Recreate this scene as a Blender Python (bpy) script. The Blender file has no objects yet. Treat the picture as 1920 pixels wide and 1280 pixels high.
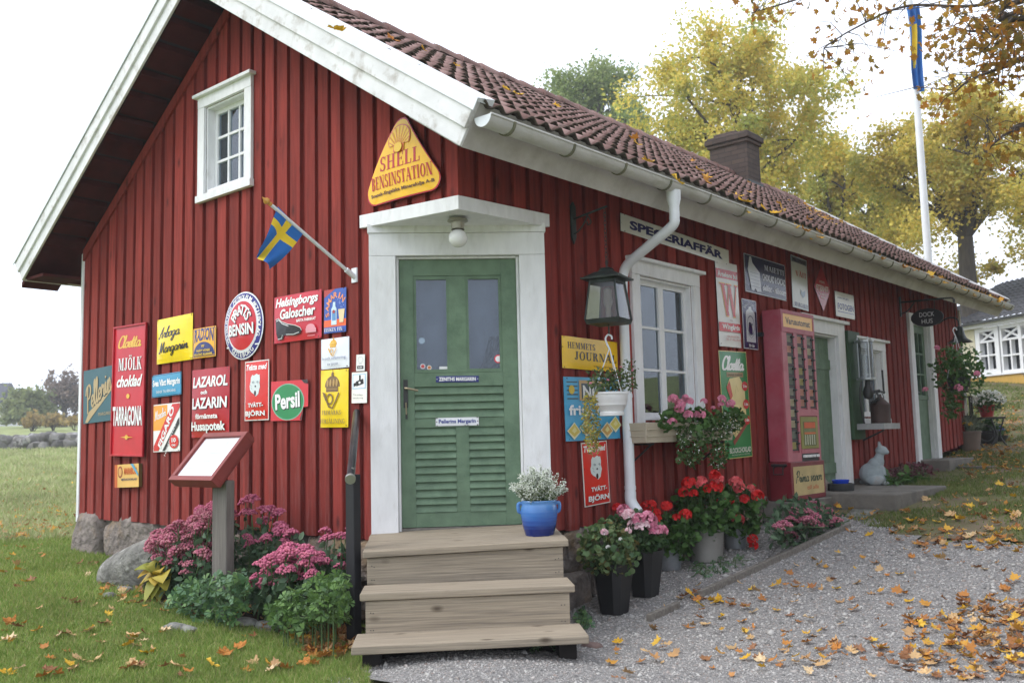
import bpy, bmesh, math, random
import numpy as np
from mathutils import Vector, Matrix
random.seed(11)
rng = np.random.default_rng(11)
R = math.radians
SC = bpy.context.scene
COL = SC.collection

# ------------------------------------------------------------------ camera
F = 1759.72
YAW, PITCH, ROLL = R(130.6), R(5.991), R(-1.44)
CAM = Vector((4.355, -4.552, 1.28))
def _camrot():
    f = Vector((math.cos(YAW)*math.cos(PITCH), math.sin(YAW)*math.cos(PITCH), math.sin(PITCH)))
    r = Vector((math.sin(YAW), -math.cos(YAW), 0)); u = r.cross(f)
    return (math.cos(ROLL)*r+math.sin(ROLL)*u, -math.sin(ROLL)*r+math.cos(ROLL)*u, f)
CR, CU, CF = _camrot()
cam = bpy.data.cameras.new('camera'); camo = bpy.data.objects.new('camera', cam); COL.objects.link(camo)
m3 = Matrix((CR, CU, -CF)).transposed()
camo.matrix_world = Matrix.Translation(CAM) @ m3.to_4x4()
cam.sensor_width = 36; cam.lens = 36*F/1920; cam.clip_end = 2000; cam.clip_start = .05
cam.dof.use_dof = True; cam.dof.focus_distance = 6.9; cam.dof.aperture_fstop = 3.6
SC.camera = camo

# ------------------------------------------------------------------ sky, sun, exposure (overcast autumn day)
W = bpy.data.worlds.new('World'); SC.world = W; W.use_nodes = True
nt = W.node_tree; nt.nodes.clear()
wo = nt.nodes.new('ShaderNodeOutputWorld'); bg = nt.nodes.new('ShaderNodeBackground')
sky = nt.nodes.new('ShaderNodeTexSky'); sky.sky_type = 'NISHITA'; sky.sun_disc = False
SUN_EL, SUN_AZ = R(48), R(235)          # azimuth of the direction towards the sun, world degrees from +x
sky.sun_elevation = SUN_EL; sky.sun_rotation = R(90)-SUN_AZ
sky.air_density = 1.0; sky.dust_density = 5.0
mx = nt.nodes.new('ShaderNodeMixRGB'); mx.inputs[0].default_value = .88
mx.inputs[2].default_value = (12.1, 12.95, 14.7, 1)      # the closed white cloud deck
nt.links.new(sky.outputs[0], mx.inputs[1]); nt.links.new(mx.outputs[0], bg.inputs[0])
bg.inputs[1].default_value = .108
nt.links.new(bg.outputs[0], wo.inputs[0])
sl = bpy.data.lights.new('sun', 'SUN'); sl.energy = 1.5; sl.angle = R(35); sl.color = (1, .97, .93)
so = bpy.data.objects.new('sun', sl); COL.objects.link(so)
sd = Vector((math.cos(SUN_AZ)*math.cos(SUN_EL), math.sin(SUN_AZ)*math.cos(SUN_EL), math.sin(SUN_EL)))
so.rotation_euler = sd.to_track_quat('Z', 'Y').to_euler()
SC.view_settings.view_transform = 'Standard'; SC.view_settings.look = 'None'
SC.view_settings.exposure = 0.40; SC.view_settings.gamma = 1.0
SC.cycles.use_denoising = True
SC.cycles.max_bounces = 8; SC.cycles.transparent_max_bounces = 12

# ------------------------------------------------------------------ from a pixel of the photograph to a point of the place
def ray(px, py): return CF + CR*((px-960)/F) - CU*((py-640)/F)
def hit(px, py, n, c):
    d = ray(px, py); n = Vector(n); return CAM + d*((c-n.dot(CAM))/n.dot(d))
def G(px, py, y=0.0): return hit(px, py, (0, 1, 0), y)          # on a plane parallel to the gable wall
def LW(px, py, x=0.0): return hit(px, py, (1, 0, 0), x)         # on a plane parallel to the long wall
def ZP(px, py, z): return hit(px, py, (0, 0, 1), z)
def at(px, py, d): return CAM + ray(px, py)*d                   # at a distance along the view
S2 = math.sqrt(.5)
DC = -.6513
def DW(px, py, off=0.0): return hit(px, py, (S2, -S2, 0), DC+off)   # the wall across the cut corner
def zg(x, y):                                                   # the lie of the land
    e = (.105*min(max(y-.9, 0), 4.6)+.06*min(max(y-5.5, 0), 4.5)+.105*max(y-10, 0))*min(max((x+14)/10, .25), 1)
    e += .085*math.exp(-((x-.7)**2+(y+.72)**2)/.5)
    return e + .05*min(max(-x-.3, 0), 8) + .03*min(max(-x-8.3, 0), 100)
def zgv(x, y):
    e = (.105*np.clip(y-.9, 0, 4.6)+.06*np.clip(y-5.5, 0, 4.5)+.105*np.maximum(y-10, 0))*np.clip((x+14)/10, .25, 1)
    e = e+.085*np.exp(-((x-.7)**2+(y+.72)**2)/.5)
    return e + .05*np.clip(-x-.3, 0, 8) + .03*np.clip(-x-8.3, 0, 100)
def gnd(px, py):
    d = ray(px, py); t = .5
    while t < 300:
        p = CAM + d*t
        if p.z < zg(p.x, p.y): return Vector((p.x, p.y, zg(p.x, p.y)))
        t += .02
    return CAM + d*60
FG = Matrix(((1, 0, 0, 0), (0, 0, -1, 0), (0, 1, 0, 0), (0, 0, 0, 1)))      # frames (along, up, outward) of the three wall planes
FW = Matrix(((0, 0, 1, 0), (1, 0, 0, 0), (0, 1, 0, 0), (0, 0, 0, 1)))
FD = Matrix(((S2, 0, S2, -.4605), (S2, 0, -S2, .4605), (0, 1, 0, 0), (0, 0, 0, 1)))

# ------------------------------------------------------------------ materials
MATS = {}
def node(nt, t, **k):
    n = nt.nodes.new(t)
    for a, b in k.items(): setattr(n, a, b)
    return n
def mat(name, col, rough=.6, var=.18, scale=5, bump=0, bscale=60, metal=0, spec=.5, col2=None, c2=(.45, .6), c2scale=2,
        stretch=(1, 1, 1), island=0, trans=0, coat=0, ramp=None, bdist=.01):
    if name in MATS: return MATS[name]
    m = bpy.data.materials.new(name); m.use_nodes = True; nt = m.node_tree; L = nt.links
    p = nt.nodes['Principled BSDF']; out = nt.nodes['Material Output']
    p.inputs['Roughness'].default_value = rough; p.inputs['Metallic'].default_value = metal
    p.inputs['Specular IOR Level'].default_value = spec
    if coat: p.inputs['Coat Weight'].default_value = coat; p.inputs['Coat Roughness'].default_value = .08
    tc = node(nt, 'ShaderNodeTexCoord'); mp = node(nt, 'ShaderNodeMapping'); mp.inputs['Scale'].default_value = stretch
    L.new(tc.outputs['Object'], mp.inputs[0])
    rgb = None
    if ramp:
        ge = node(nt, 'ShaderNodeNewGeometry'); cr = node(nt, 'ShaderNodeValToRGB'); cr.color_ramp.interpolation = 'LINEAR'
        el = cr.color_ramp.elements
        while len(el) < len(ramp): el.new(.5)
        for i, c in enumerate(ramp): el[i].position = i/(len(ramp)-1); el[i].color = (*c, 1)
        L.new(ge.outputs['Random Per Island'], cr.inputs[0]); rgb = cr.outputs[0]
    n1 = node(nt, 'ShaderNodeTexNoise'); n1.inputs['Scale'].default_value = scale; n1.inputs['Detail'].default_value = 5
    L.new(mp.outputs[0], n1.inputs['Vector'])
    hv = node(nt, 'ShaderNodeHueSaturation')
    mr = node(nt, 'ShaderNodeMapRange'); mr.inputs[1].default_value = .3; mr.inputs[2].default_value = .7
    mr.inputs[3].default_value = 1-var; mr.inputs[4].default_value = 1+var
    L.new(n1.outputs[0], mr.inputs[0])
    if rgb is not None: L.new(rgb, hv.inputs['Color'])
    else: hv.inputs['Color'].default_value = (*col, 1)
    val = mr.outputs[0]
    if island:
        ge = node(nt, 'ShaderNodeNewGeometry'); m2 = node(nt, 'ShaderNodeMapRange')
        m2.inputs[3].default_value = 1-island; m2.inputs[4].default_value = 1+island
        L.new(ge.outputs['Random Per Island'], m2.inputs[0])
        mm = node(nt, 'ShaderNodeMath', operation='MULTIPLY'); L.new(val, mm.inputs[0]); L.new(m2.outputs[0], mm.inputs[1]); val = mm.outputs[0]
    L.new(val, hv.inputs['Value'])
    last = hv.outputs[0]
    if col2:
        n2 = node(nt, 'ShaderNodeTexNoise'); n2.inputs['Scale'].default_value = c2scale; n2.inputs['Detail'].default_value = 8; n2.inputs['Roughness'].default_value = .65
        L.new(mp.outputs[0], n2.inputs['Vector'])
        r2 = node(nt, 'ShaderNodeMapRange'); r2.inputs[1].default_value = c2[0]; r2.inputs[2].default_value = c2[1]
        L.new(n2.outputs[0], r2.inputs[0])
        mixc = node(nt, 'ShaderNodeMixRGB'); L.new(r2.outputs[0], mixc.inputs[0]); L.new(last, mixc.inputs[1]); mixc.inputs[2].default_value = (*col2, 1)
        last = mixc.outputs[0]
    L.new(last, p.inputs['Base Color'])
    if bump:
        nb = node(nt, 'ShaderNodeTexNoise'); nb.inputs['Scale'].default_value = bscale; nb.inputs['Detail'].default_value = 4
        L.new(mp.outputs[0], nb.inputs['Vector'])
        b = node(nt, 'ShaderNodeBump'); b.inputs['Strength'].default_value = bump; b.inputs['Distance'].default_value = bdist
        L.new(nb.outputs[0], b.inputs['Height']); L.new(b.outputs[0], p.inputs['Normal'])
    if trans:
        tr = node(nt, 'ShaderNodeBsdfTranslucent'); L.new(last, tr.inputs[0])
        ms = node(nt, 'ShaderNodeMixShader'); ms.inputs[0].default_value = trans
        L.new(p.outputs[0], ms.inputs[1]); L.new(tr.outputs[0], ms.inputs[2]); L.new(ms.outputs[0], out.inputs[0])
    MATS[name] = m
    return m
def glass(name, tint=(.9, .93, .93), ior=1.75, clear=1.0, rough=.0):
    if name in MATS: return MATS[name]
    m = bpy.data.materials.new(name); m.use_nodes = True; nt = m.node_tree; L = nt.links; nt.nodes.remove(nt.nodes['Principled BSDF'])
    out = nt.nodes['Material Output']
    fr = node(nt, 'ShaderNodeFresnel'); fr.inputs[0].default_value = ior
    gl = node(nt, 'ShaderNodeBsdfGlossy'); gl.inputs['Color'].default_value = (.86, .93, 1, 1); gl.inputs['Roughness'].default_value = rough
    tr = node(nt, 'ShaderNodeBsdfTransparent'); tr.inputs[0].default_value = (*tint, 1)
    ms = node(nt, 'ShaderNodeMixShader'); L.new(fr.outputs[0], ms.inputs[0]); L.new(tr.outputs[0], ms.inputs[1]); L.new(gl.outputs[0], ms.inputs[2])
    if clear < 1:
        df = node(nt, 'ShaderNodeBsdfDiffuse'); df.inputs[0].default_value = (.55, .55, .53, 1)
        m2 = node(nt, 'ShaderNodeMixShader'); m2.inputs[0].default_value = 1-clear
        L.new(ms.outputs[0], m2.inputs[1]); L.new(df.outputs[0], m2.inputs[2]); L.new(m2.outputs[0], out.inputs[0])
    else: L.new(ms.outputs[0], out.inputs[0])
    MATS[name] = m
    return m
def enamel(c, rough=.22):
    k = 'enamel_%02x%02x%02x_%d' % (*[int(round(x)) for x in c], int(rough*100))
    lin = tuple(((x/255/12.92) if x < 10 else ((x/255+.055)/1.055)**2.4) for x in c)
    return mat(k, lin, rough=rough, var=.07, scale=6, bump=.06, bscale=9, spec=.5)
def paint(c, name=None, **k):
    lin = tuple(((x/255/12.92) if x < 10 else ((x/255+.055)/1.055)**2.4) for x in c)
    return mat(name or 'paint_%02x%02x%02x' % tuple(c), lin, **k)

# ------------------------------------------------------------------ mesh building
def world_of(o):
    M = Matrix.LocRotScale(o.location, o.rotation_euler, o.scale)
    return (world_of(o.parent) @ M) if o.parent else M
def link(name, me, parent=None):
    o = bpy.data.objects.new(name, me); COL.objects.link(o)
    if parent: o.parent = parent
    return o
def tag(o, label=None, cat=None, group=None, kind=None):
    if label: o['label'] = label
    if cat: o['category'] = cat
    if group: o['group'] = group
    if kind: o['kind'] = kind
    return o
def thing(name, label, cat, loc=(0, 0, 0), rot=None, group=None):
    o = bpy.data.objects.new(name, None); COL.objects.link(o); o.location = loc; o.empty_display_size = .1
    if rot is not None: o.rotation_euler = rot.to_euler() if isinstance(rot, Matrix) else rot
    return tag(o, label, cat, group)
def mesh_np(name, v, f, mats, parent=None, smooth=False, mi=None, world=True):
    v = np.asarray(v, dtype=np.float64); f = np.asarray(f, dtype=np.int32)
    if parent is not None and world:
        Mi = np.array(world_of(parent).inverted()); v = v @ Mi[:3, :3].T + Mi[:3, 3]
    me = bpy.data.meshes.new(name); k = f.shape[1]
    me.vertices.add(len(v)); me.vertices.foreach_set('co', v.astype(np.float32).ravel())
    me.loops.add(f.size); me.loops.foreach_set('vertex_index', f.ravel())
    me.polygons.add(len(f)); me.polygons.foreach_set('loop_start', np.arange(0, f.size, k, dtype=np.int32))
    me.polygons.foreach_set('loop_total', np.full(len(f), k, dtype=np.int32))
    if mi is not None: me.polygons.foreach_set('material_index', np.asarray(mi, dtype=np.int32))
    if smooth: me.polygons.foreach_set('use_smooth', np.ones(len(f), dtype=bool))
    me.update(calc_edges=True)
    for m in (mats if isinstance(mats, (list, tuple)) else [mats]): me.materials.append(m)
    return link(name, me, parent)
class MB:
    def __init__(s): s.v = []; s.f = []; s.m = []; s.mats = []
    def mi(s, m):
        if m is None: return 0
        if isinstance(m, int): return m
        if m not in s.mats: s.mats.append(m)
        return s.mats.index(m)
    def add(s, vs, fs, m=None):
        i = s.mi(m); o = len(s.v); s.v += [tuple(p) for p in vs]; s.f += [tuple(j+o for j in f) for f in fs]; s.m += [i]*len(fs); return s
    def hexa(s, p, m=None): return s.add(p, [(3, 2, 1, 0), (4, 5, 6, 7), (0, 1, 5, 4), (1, 2, 6, 5), (2, 3, 7, 6), (3, 0, 4, 7)], m)
    def box(s, a, b, m=None, M=None):
        p = [Vector(q) for q in ((a[0], a[1], a[2]), (b[0], a[1], a[2]), (b[0], b[1], a[2]), (a[0], b[1], a[2]), (a[0], a[1], b[2]), (b[0], a[1], b[2]), (b[0], b[1], b[2]), (a[0], b[1], b[2]))]
        if M is not None: p = [M @ q for q in p]
        return s.hexa(p, m)
    def prism(s, poly, ax, m=None, M=None):
        n = len(poly); ax = Vector(ax); P = [Vector(q) for q in poly]; Q = [q+ax for q in P]
        if M is not None: P = [M @ q for q in P]; Q = [M @ q for q in Q]
        return s.add(P+Q, [tuple(range(n-1, -1, -1)), tuple(range(n, 2*n))]+[(i, (i+1) % n, n+(i+1) % n, n+i) for i in range(n)], m)
    def tube(s, pts, r, n=10, m=None, cap=True):
        pts = [Vector(p) for p in pts]; k = len(pts); rr = r if isinstance(r, (list, tuple)) else [r]*k
        vs = []; up = None
        for i, p in enumerate(pts):
            t = (pts[min(i+1, k-1)]-pts[max(i-1, 0)]).normalized()
            if up is None: up = Vector((0, 0, 1)) if abs(t.z) < .9 else Vector((1, 0, 0))
            a = t.cross(up).normalized(); b = a.cross(t).normalized(); up = b
            vs += [p+(a*math.cos(2*math.pi*j/n)+b*math.sin(2*math.pi*j/n))*rr[i] for j in range(n)]
        fs = [(i*n+j, i*n+(j+1) % n, (i+1)*n+(j+1) % n, (i+1)*n+j) for i in range(k-1) for j in range(n)]
        if cap: fs += [tuple(range(n-1, -1, -1)), tuple((k-1)*n+j for j in range(n))]
        return s.add(vs, fs, m)
    def lathe(s, prof, c, n=28, m=None, M=None, sx=1, sy=1):
        vs = []; c = Vector(c)
        for r, z in prof: vs += [Vector((math.cos(2*math.pi*j/n)*r*sx, math.sin(2*math.pi*j/n)*r*sy, z)) for j in range(n)]
        vs = [(M @ v if M is not None else v)+c for v in vs]
        k = len(prof); return s.add(vs, [(i*n+j, i*n+(j+1) % n, (i+1)*n+(j+1) % n, (i+1)*n+j) for i in range(k-1) for j in range(n)], m)
    def ball(s, c, r, n=10, m=None, k=6):
        if not isinstance(r, (tuple, list)): r = (r, r, r)
        vs = [(c[0], c[1], c[2]-r[2])]
        for i in range(1, k):
            a = math.pi*i/k-math.pi/2
            vs += [(c[0]+r[0]*math.cos(a)*math.cos(2*math.pi*j/n), c[1]+r[1]*math.cos(a)*math.sin(2*math.pi*j/n), c[2]+r[2]*math.sin(a)) for j in range(n)]
        vs.append((c[0], c[1], c[2]+r[2])); e = len(vs)-1
        fs = [(0, 1+(j+1) % n, 1+j) for j in range(n)]
        fs += [(1+i*n+j, 1+i*n+(j+1) % n, 1+(i+1)*n+(j+1) % n, 1+(i+1)*n+j) for i in range(k-2) for j in range(n)]
        fs += [(1+(k-2)*n+j, 1+(k-2)*n+(j+1) % n, e) for j in range(n)]
        return s.add(vs, fs, m)
    def build(s, name, mats=None, parent=None, smooth=False, bev=0, local=False):
        me = bpy.data.meshes.new(name); v = s.v
        if parent is not None and not local:
            Mi = world_of(parent).inverted(); v = [Mi @ Vector(p) for p in v]
        me.from_pydata(v, [], s.f)
        ml = s.mats if s.mats else (mats if isinstance(mats, (list, tuple)) else [mats])
        for m in ml: me.materials.append(m)
        if len(ml) > 1: me.polygons.foreach_set('material_index', s.m)
        if smooth:
            me.polygons.foreach_set('use_smooth', [True]*len(s.f))
            try: me.set_sharp_from_angle(angle=R(40))
            except Exception: pass
        me.update()
        o = link(name, me, parent)
        if bev:
            b = o.modifiers.new('bevel', 'BEVEL'); b.width = bev; b.segments = 2; b.limit_method = 'ANGLE'; b.angle_limit = R(35)
        return o
def copy_thing(o, loc=None, label=None, group=None, rotz=None):
    c = o.copy(); COL.objects.link(c)
    if loc is not None: c.location = loc
    if rotz is not None: c.rotation_euler = (0, 0, rotz)
    if label: c['label'] = label
    if group: c['group'] = group
    for ch in list(o.children):
        d = ch.copy(); COL.objects.link(d); d.parent = c
        for g in list(ch.children):
            e = g.copy(); COL.objects.link(e); e.parent = d
    return c
def curve(pts, n=6):
    P = [Vector(p) for p in pts]; out = []
    for i in range(len(P)-1):
        a, b, c, d = P[max(i-1, 0)], P[i], P[i+1], P[min(i+2, len(P)-1)]
        for k in range(n):
            t = k/n
            out.append(.5*((2*b)+(c-a)*t+(2*a-5*b+4*c-d)*t*t+(3*b-a-3*c+d)*t**3))
    return out+[P[-1]]
# ------------------------------------------------------------------ leaves as arrays
TPL = {
 'tri': (np.array([(-.35, 0, 0), (.35, 0, 0), (0, 1, 0)], float), np.array([(0, 1, 2)])),
 'diamond': (np.array([(0, 0, 0), (.36, .45, .06), (0, 1, 0), (-.36, .45, .06)], float), np.array([(0, 1, 2), (0, 2, 3)])),
 'ovate': (np.array([(0, 0, 0), (.27, .3, .06), (.24, .68, .03), (0, 1, -.1), (-.24, .68, .03), (-.27, .3, .06), (0, .5, -.03)], float),
           np.array([(6, i, (i+1) % 6) for i in range(6)])),
 'narrow': (np.array([(0, 0, 0), (.1, .3, .02), (0, 1, -.05), (-.1, .3, .02)], float), np.array([(0, 1, 2), (0, 2, 3)])),
}
def _round():
    v = [(0, .5, -.05)]; n = 9
    for i in range(n):
        a = -math.pi/2+2*math.pi*(i)/n; r = .5*(1 if i else .55); v.append((r*math.cos(a), .5+r*math.sin(a), .07*(-1)**i+.05))
    return np.array(v), np.array([(0, 1+i, 1+(i+1) % n) for i in range(n)])
TPL['round'] = _round()
def _maple(curl=.1, seed=0):
    rs = random.Random(seed); out = []
    lob = [(-90, .10), (-62, .46), (-40, .68), (-24, .56), (-6, .86), (8, .96), (20, .72), (32, .62), (48, .92), (60, .78), (72, .74), (90, 1.1)]
    full = lob+[(180-a, r) for a, r in lob[-2:0:-1]]
    v = [(0, .38, 0)]
    for a, r in full:
        a = R(a+rs.uniform(-4, 4)); r *= .5*rs.uniform(.9, 1.1); x, y = r*math.cos(a), r*math.sin(a)
        v.append((x, .38+y, curl*(r*2)**2*rs.uniform(.2, 1.5)+rs.uniform(-.03, .03)))
    n = len(full); return np.array(v), np.array([(0, 1+i, 1+(i+1) % n) for i in range(n)])
TPL['maple'] = _maple(.14, 1)
def _tri3():
    vs = []; fs = []
    for a in (-55, 0, 55):
        o = len(vs); ca, sa = math.cos(R(a)), math.sin(R(a))
        for x, y, z in ((0, .1, 0), (.2, .5, .05), (.3, .85, .0), (.1, .95, .02), (0, .8, .04), (-.1, .95, .02), (-.3, .85, 0), (-.2, .5, .05)):
            vs.append((x*ca+y*sa, -x*sa+y*ca, z))
        fs += [(o, o+i, o+i+1) for i in range(1, 7)]
    return np.array(vs)*.8, np.array(fs)
TPL['trefoil'] = _tri3()
def scatter(tpl, pos, nrm, size, spin=None, dirv=None):
    tv, tf = TPL[tpl] if isinstance(tpl, str) else tpl
    pos = np.asarray(pos, float); N = len(pos); nrm = np.asarray(nrm, float)
    nrm = nrm/np.maximum(np.linalg.norm(nrm, axis=1, keepdims=True), 1e-9)
    if dirv is None:
        dirv = rng.normal(size=(N, 3))
    b = dirv-(dirv*nrm).sum(1, keepdims=True)*nrm; b = b/np.maximum(np.linalg.norm(b, axis=1, keepdims=True), 1e-9)
    t = np.cross(b, nrm); size = np.broadcast_to(np.asarray(size, float), (N,))
    v = pos[:, None, :]+size[:, None, None]*(tv[None, :, 0, None]*t[:, None, :]+tv[None, :, 1, None]*b[:, None, :]+tv[None, :, 2, None]*nrm[:, None, :])
    f = tf[None]+(np.arange(N)*len(tv))[:, None, None]
    return v.reshape(-1, 3), f.reshape(-1, tf.shape[1])
def rdir(n, up=0.0):
    d = rng.normal(size=(n, 3)); d /= np.linalg.norm(d, axis=1, keepdims=True); d[:, 2] += up; return d
# ------------------------------------------------------------------ shared materials
M_red = mat('falu_red', (.24, .038, .030), rough=.85, var=.2, scale=5, stretch=(6, 6, .45), bump=.45, bscale=34, island=.22, spec=.2, col2=(.12, .026, .023), c2=(.5, .8), c2scale=3.4)
def wear(m, z0, z1, col, amt):          # paint worn off towards the splash zone, broken up by the grain
    nt = m.node_tree; L = nt.links; p = nt.nodes['Principled BSDF']; src = p.inputs['Base Color'].links[0].from_socket
    g = node(nt, 'ShaderNodeNewGeometry'); s_ = node(nt, 'ShaderNodeSeparateXYZ'); L.new(g.outputs['Position'], s_.inputs[0])
    r = node(nt, 'ShaderNodeMapRange'); r.inputs[1].default_value = z1; r.inputs[2].default_value = z0; L.new(s_.outputs[2], r.inputs[0])
    tc = node(nt, 'ShaderNodeTexCoord'); mp = node(nt, 'ShaderNodeMapping'); mp.inputs['Scale'].default_value = (9, 9, 1.1); L.new(tc.outputs['Object'], mp.inputs[0])
    n = node(nt, 'ShaderNodeTexNoise'); n.inputs['Scale'].default_value = 2.3; n.inputs['Detail'].default_value = 8; n.inputs['Roughness'].default_value = .7; L.new(mp.outputs[0], n.inputs['Vector'])
    r2 = node(nt, 'ShaderNodeMapRange'); r2.inputs[1].default_value = .5; r2.inputs[2].default_value = .72; r2.inputs[4].default_value = amt; L.new(n.outputs[0], r2.inputs[0])
    mu = node(nt, 'ShaderNodeMath', operation='MULTIPLY'); L.new(r.outputs[0], mu.inputs[0]); L.new(r2.outputs[0], mu.inputs[1])
    mx = node(nt, 'ShaderNodeMixRGB'); L.new(mu.outputs[0], mx.inputs[0]); L.new(src, mx.inputs[1]); mx.inputs[2].default_value = (*col, 1); L.new(mx.outputs[0], p.inputs['Base Color'])
wear(M_red, .62, 2.6, (.26, .10, .09), .8)
M_redgap = mat('falu_red_recess', (.20, .033, .028), rough=.9, var=.22, scale=5, stretch=(6, 6, .5), bump=.3, bscale=30, spec=.15)
M_white = mat('white_wood', (.76, .765, .775), rough=.6, var=.06, scale=6, stretch=(3, 3, 1), bump=.2, bscale=25, col2=(.56, .55, .53), c2=(.56, .85), c2scale=4, spec=.3)
M_barge = mat('barge_white', (.70, .70, .71), rough=.7, var=.09, scale=5, bump=.25, bscale=22, col2=(.40, .37, .33), c2=(.54, .74), c2scale=7, spec=.25)
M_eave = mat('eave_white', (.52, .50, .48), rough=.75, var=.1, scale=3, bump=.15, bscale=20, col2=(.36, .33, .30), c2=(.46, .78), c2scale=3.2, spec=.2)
M_metalw = mat('white_metal', (.72, .75, .78), rough=.35, var=.05, spec=.5)
M_gutter = mat('gutter_white', (.53, .525, .50), rough=.5, var=.08, scale=4, col2=(.33, .33, .27), c2=(.5, .78), c2scale=5, stretch=(1, .6, 3))
M_moss = mat('mossy_bracket', (.17, .17, .11), rough=.9, var=.3)
M_green = mat('door_green', (.125, .195, .125), rough=.6, var=.16, scale=5, stretch=(2, 2, 2), bump=.15, bscale=40, col2=(.07, .125, .075), c2=(.5, .8), c2scale=3, island=.05, spec=.35)
M_dark = mat('dark_metal', (.025, .027, .027), rough=.55, var=.2)
M_iron = mat('iron', (.05, .05, .05), rough=.5, metal=.6, var=.2)
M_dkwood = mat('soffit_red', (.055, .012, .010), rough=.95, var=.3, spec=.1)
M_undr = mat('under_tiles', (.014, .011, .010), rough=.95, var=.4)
M_glass = glass('window_glass', ior=1.95)
M_doorglass = glass('door_glass', tint=(.85, .88, .92), ior=1.6)
M_stone = mat('foundation_stone', (.20, .17, .15), rough=.95, var=.4, scale=9, bump=1.0, bscale=16, bdist=.05, col2=(.26, .17, .08), c2=(.5, .68), c2scale=2.2)
M_grey = mat('boulder_grey', (.21, .21, .19), rough=.95, var=.35, scale=9, bump=1, bscale=20, bdist=.03, col2=(.12, .12, .11), c2=(.5, .7), c2scale=3)
M_curtain = mat('curtain', (.8, .8, .8), rough=.9, var=.1, trans=.3)
M_int = mat('interior', (.16, .14, .12), rough=.9)
M_brick = None

house = thing('shop_building', 'long red wooden shop with tiled roof and a green door across its cut corner', 'building', (-2.78, 5.9, .3))
XL, YE, EZ, AP, SL = -5.56, 11.75, 3.415, 5.27, .667
AX = XL/2
def zsoff(x): return AP-SL*abs(x-AX)
# openings: (along0, along1, z0, z1)
GWIN = (-3.17, -2.53, 3.585, 4.385)
W1 = (2.2, 3.1, 1.42, 2.66)
D2 = (5.62, 6.5, .60, 2.42)
W2 = (7.18, 8.0, 1.46, 2.32)
D3 = (9.3, 10.05, .82, 2.82)
def pieces(a, b, za, zb, ztop, ops):
    cuts = sorted({a, b}|{c for o in ops for c in o[:2] if a < c < b}|({AX} if a < AX < b else set()))
    for u0, u1 in zip(cuts, cuts[1:]):
        if u1-u0 < .004: continue
        mid = (u0+u1)/2; segs = [(za, None)]
        for o in sorted(ops, key=lambda q: q[2]):
            if o[0] <= mid <= o[1]:
                new = []
                for s0, s1 in segs:
                    if s1 is None or s1 > o[3]:
                        if s0 < o[2]: new.append((s0, o[2]))
                        new.append((max(s0, o[3]), s1))
                    elif s1 <= o[2]: new.append((s0, s1))
                segs = new
        for s0, s1 in segs:
            yield u0, u1, s0, (ztop(u0) if s1 is None else s1), (ztop(u1) if s1 is None else s1)
def clad(mb, M, u0, u1, zbot, ztop, ops, seed):
    rs = random.Random(seed); u = u0
    while u < u1-.02:
        p = rs.uniform(.165, .195); b = p-rs.uniform(.048, .06); e = min(u+p, u1)
        zb = zbot(u)+rs.uniform(-.008, .008); dn = rs.uniform(-.004, .003)
        for a, c, s0, ta, tc in pieces(u, min(u+b, u1), zb, 0, ztop, ops):
            mb.hexa([M @ Vector(q) for q in ((a, s0, -.03), (c, s0, -.03), (c, s0, dn), (a, s0, dn), (a, ta, -.03), (c, tc, -.03), (c, tc, dn), (a, ta, dn))], M_red)
        for a, c, s0, ta, tc in pieces(u, e, zb+.004, 0, ztop, ops):
            d2 = -.03
            mb.hexa([M @ Vector(q) for q in ((a, s0, -.06), (c, s0, -.06), (c, s0, d2-.001), (a, s0, d2-.001), (a, ta, -.06), (c, tc, -.06), (c, tc, d2-.001), (a, ta, d2-.001))], M_redgap)
        u = e
mb = MB(); clad(mb, FG, XL+.02, 0, lambda u: .585, lambda u: zsoff(u)+.01, [GWIN, (-.925, .1, -1, 2.9)], 3)
mb.build('gable_wall', parent=house)
zb_long = lambda u: max(.6, zg(0, u)+.14)
mb = MB(); clad(mb, FW, .03, YE, zb_long, lambda u: EZ, [W1, D2, W2, D3, (-.1, .925, -1, 2.9)], 5)
mb.build('long_wall', parent=house)
mb = MB(); mb.box((XL, YE-.06, .5), (-.06, YE, 3.41), M_red); mb.box((XL, .06, .5), (XL+.06, YE-.06, 3.41), M_red)
mb.prism([(XL, YE-.06, 3.41), (0, YE-.06, 3.41), (AX, YE-.06, AP)], (0, .06, 0), M_red)
mb.build('back_wall', parent=house)
mb = MB(); mb.box((XL+.07, 1.6, .3), (-.07, YE-.07, .62), M_int); mb.box((XL+.07, .07, .3), (-1.6, 1.59, .62), M_int)
mb.box((-2.6, .3, .63), (-2.5, 9, 3.2), M_int)
mb.build('interior_floor', parent=house)
# corner boards
mb = MB(); mb.box((XL-.03, -.012, .55), (XL+.02, .10, 3.40), M_white); mb.build('corner_board', parent=house)
mb = MB(); mb.box((-.02, YE, .95), (.012, YE+.04, 3.2), M_white); mb.build('corner_board', parent=house)
# rake trim where cladding meets roof on the gable
mb = MB()
mb.prism([(AX, -.002, AP), (XL+.02, -.002, EZ), (XL+.02, -.002, EZ-.12), (AX, -.002, AP-.12)], (0, -.022, 0), M_red)
mb.build('gable_trim', parent=house)
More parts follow.
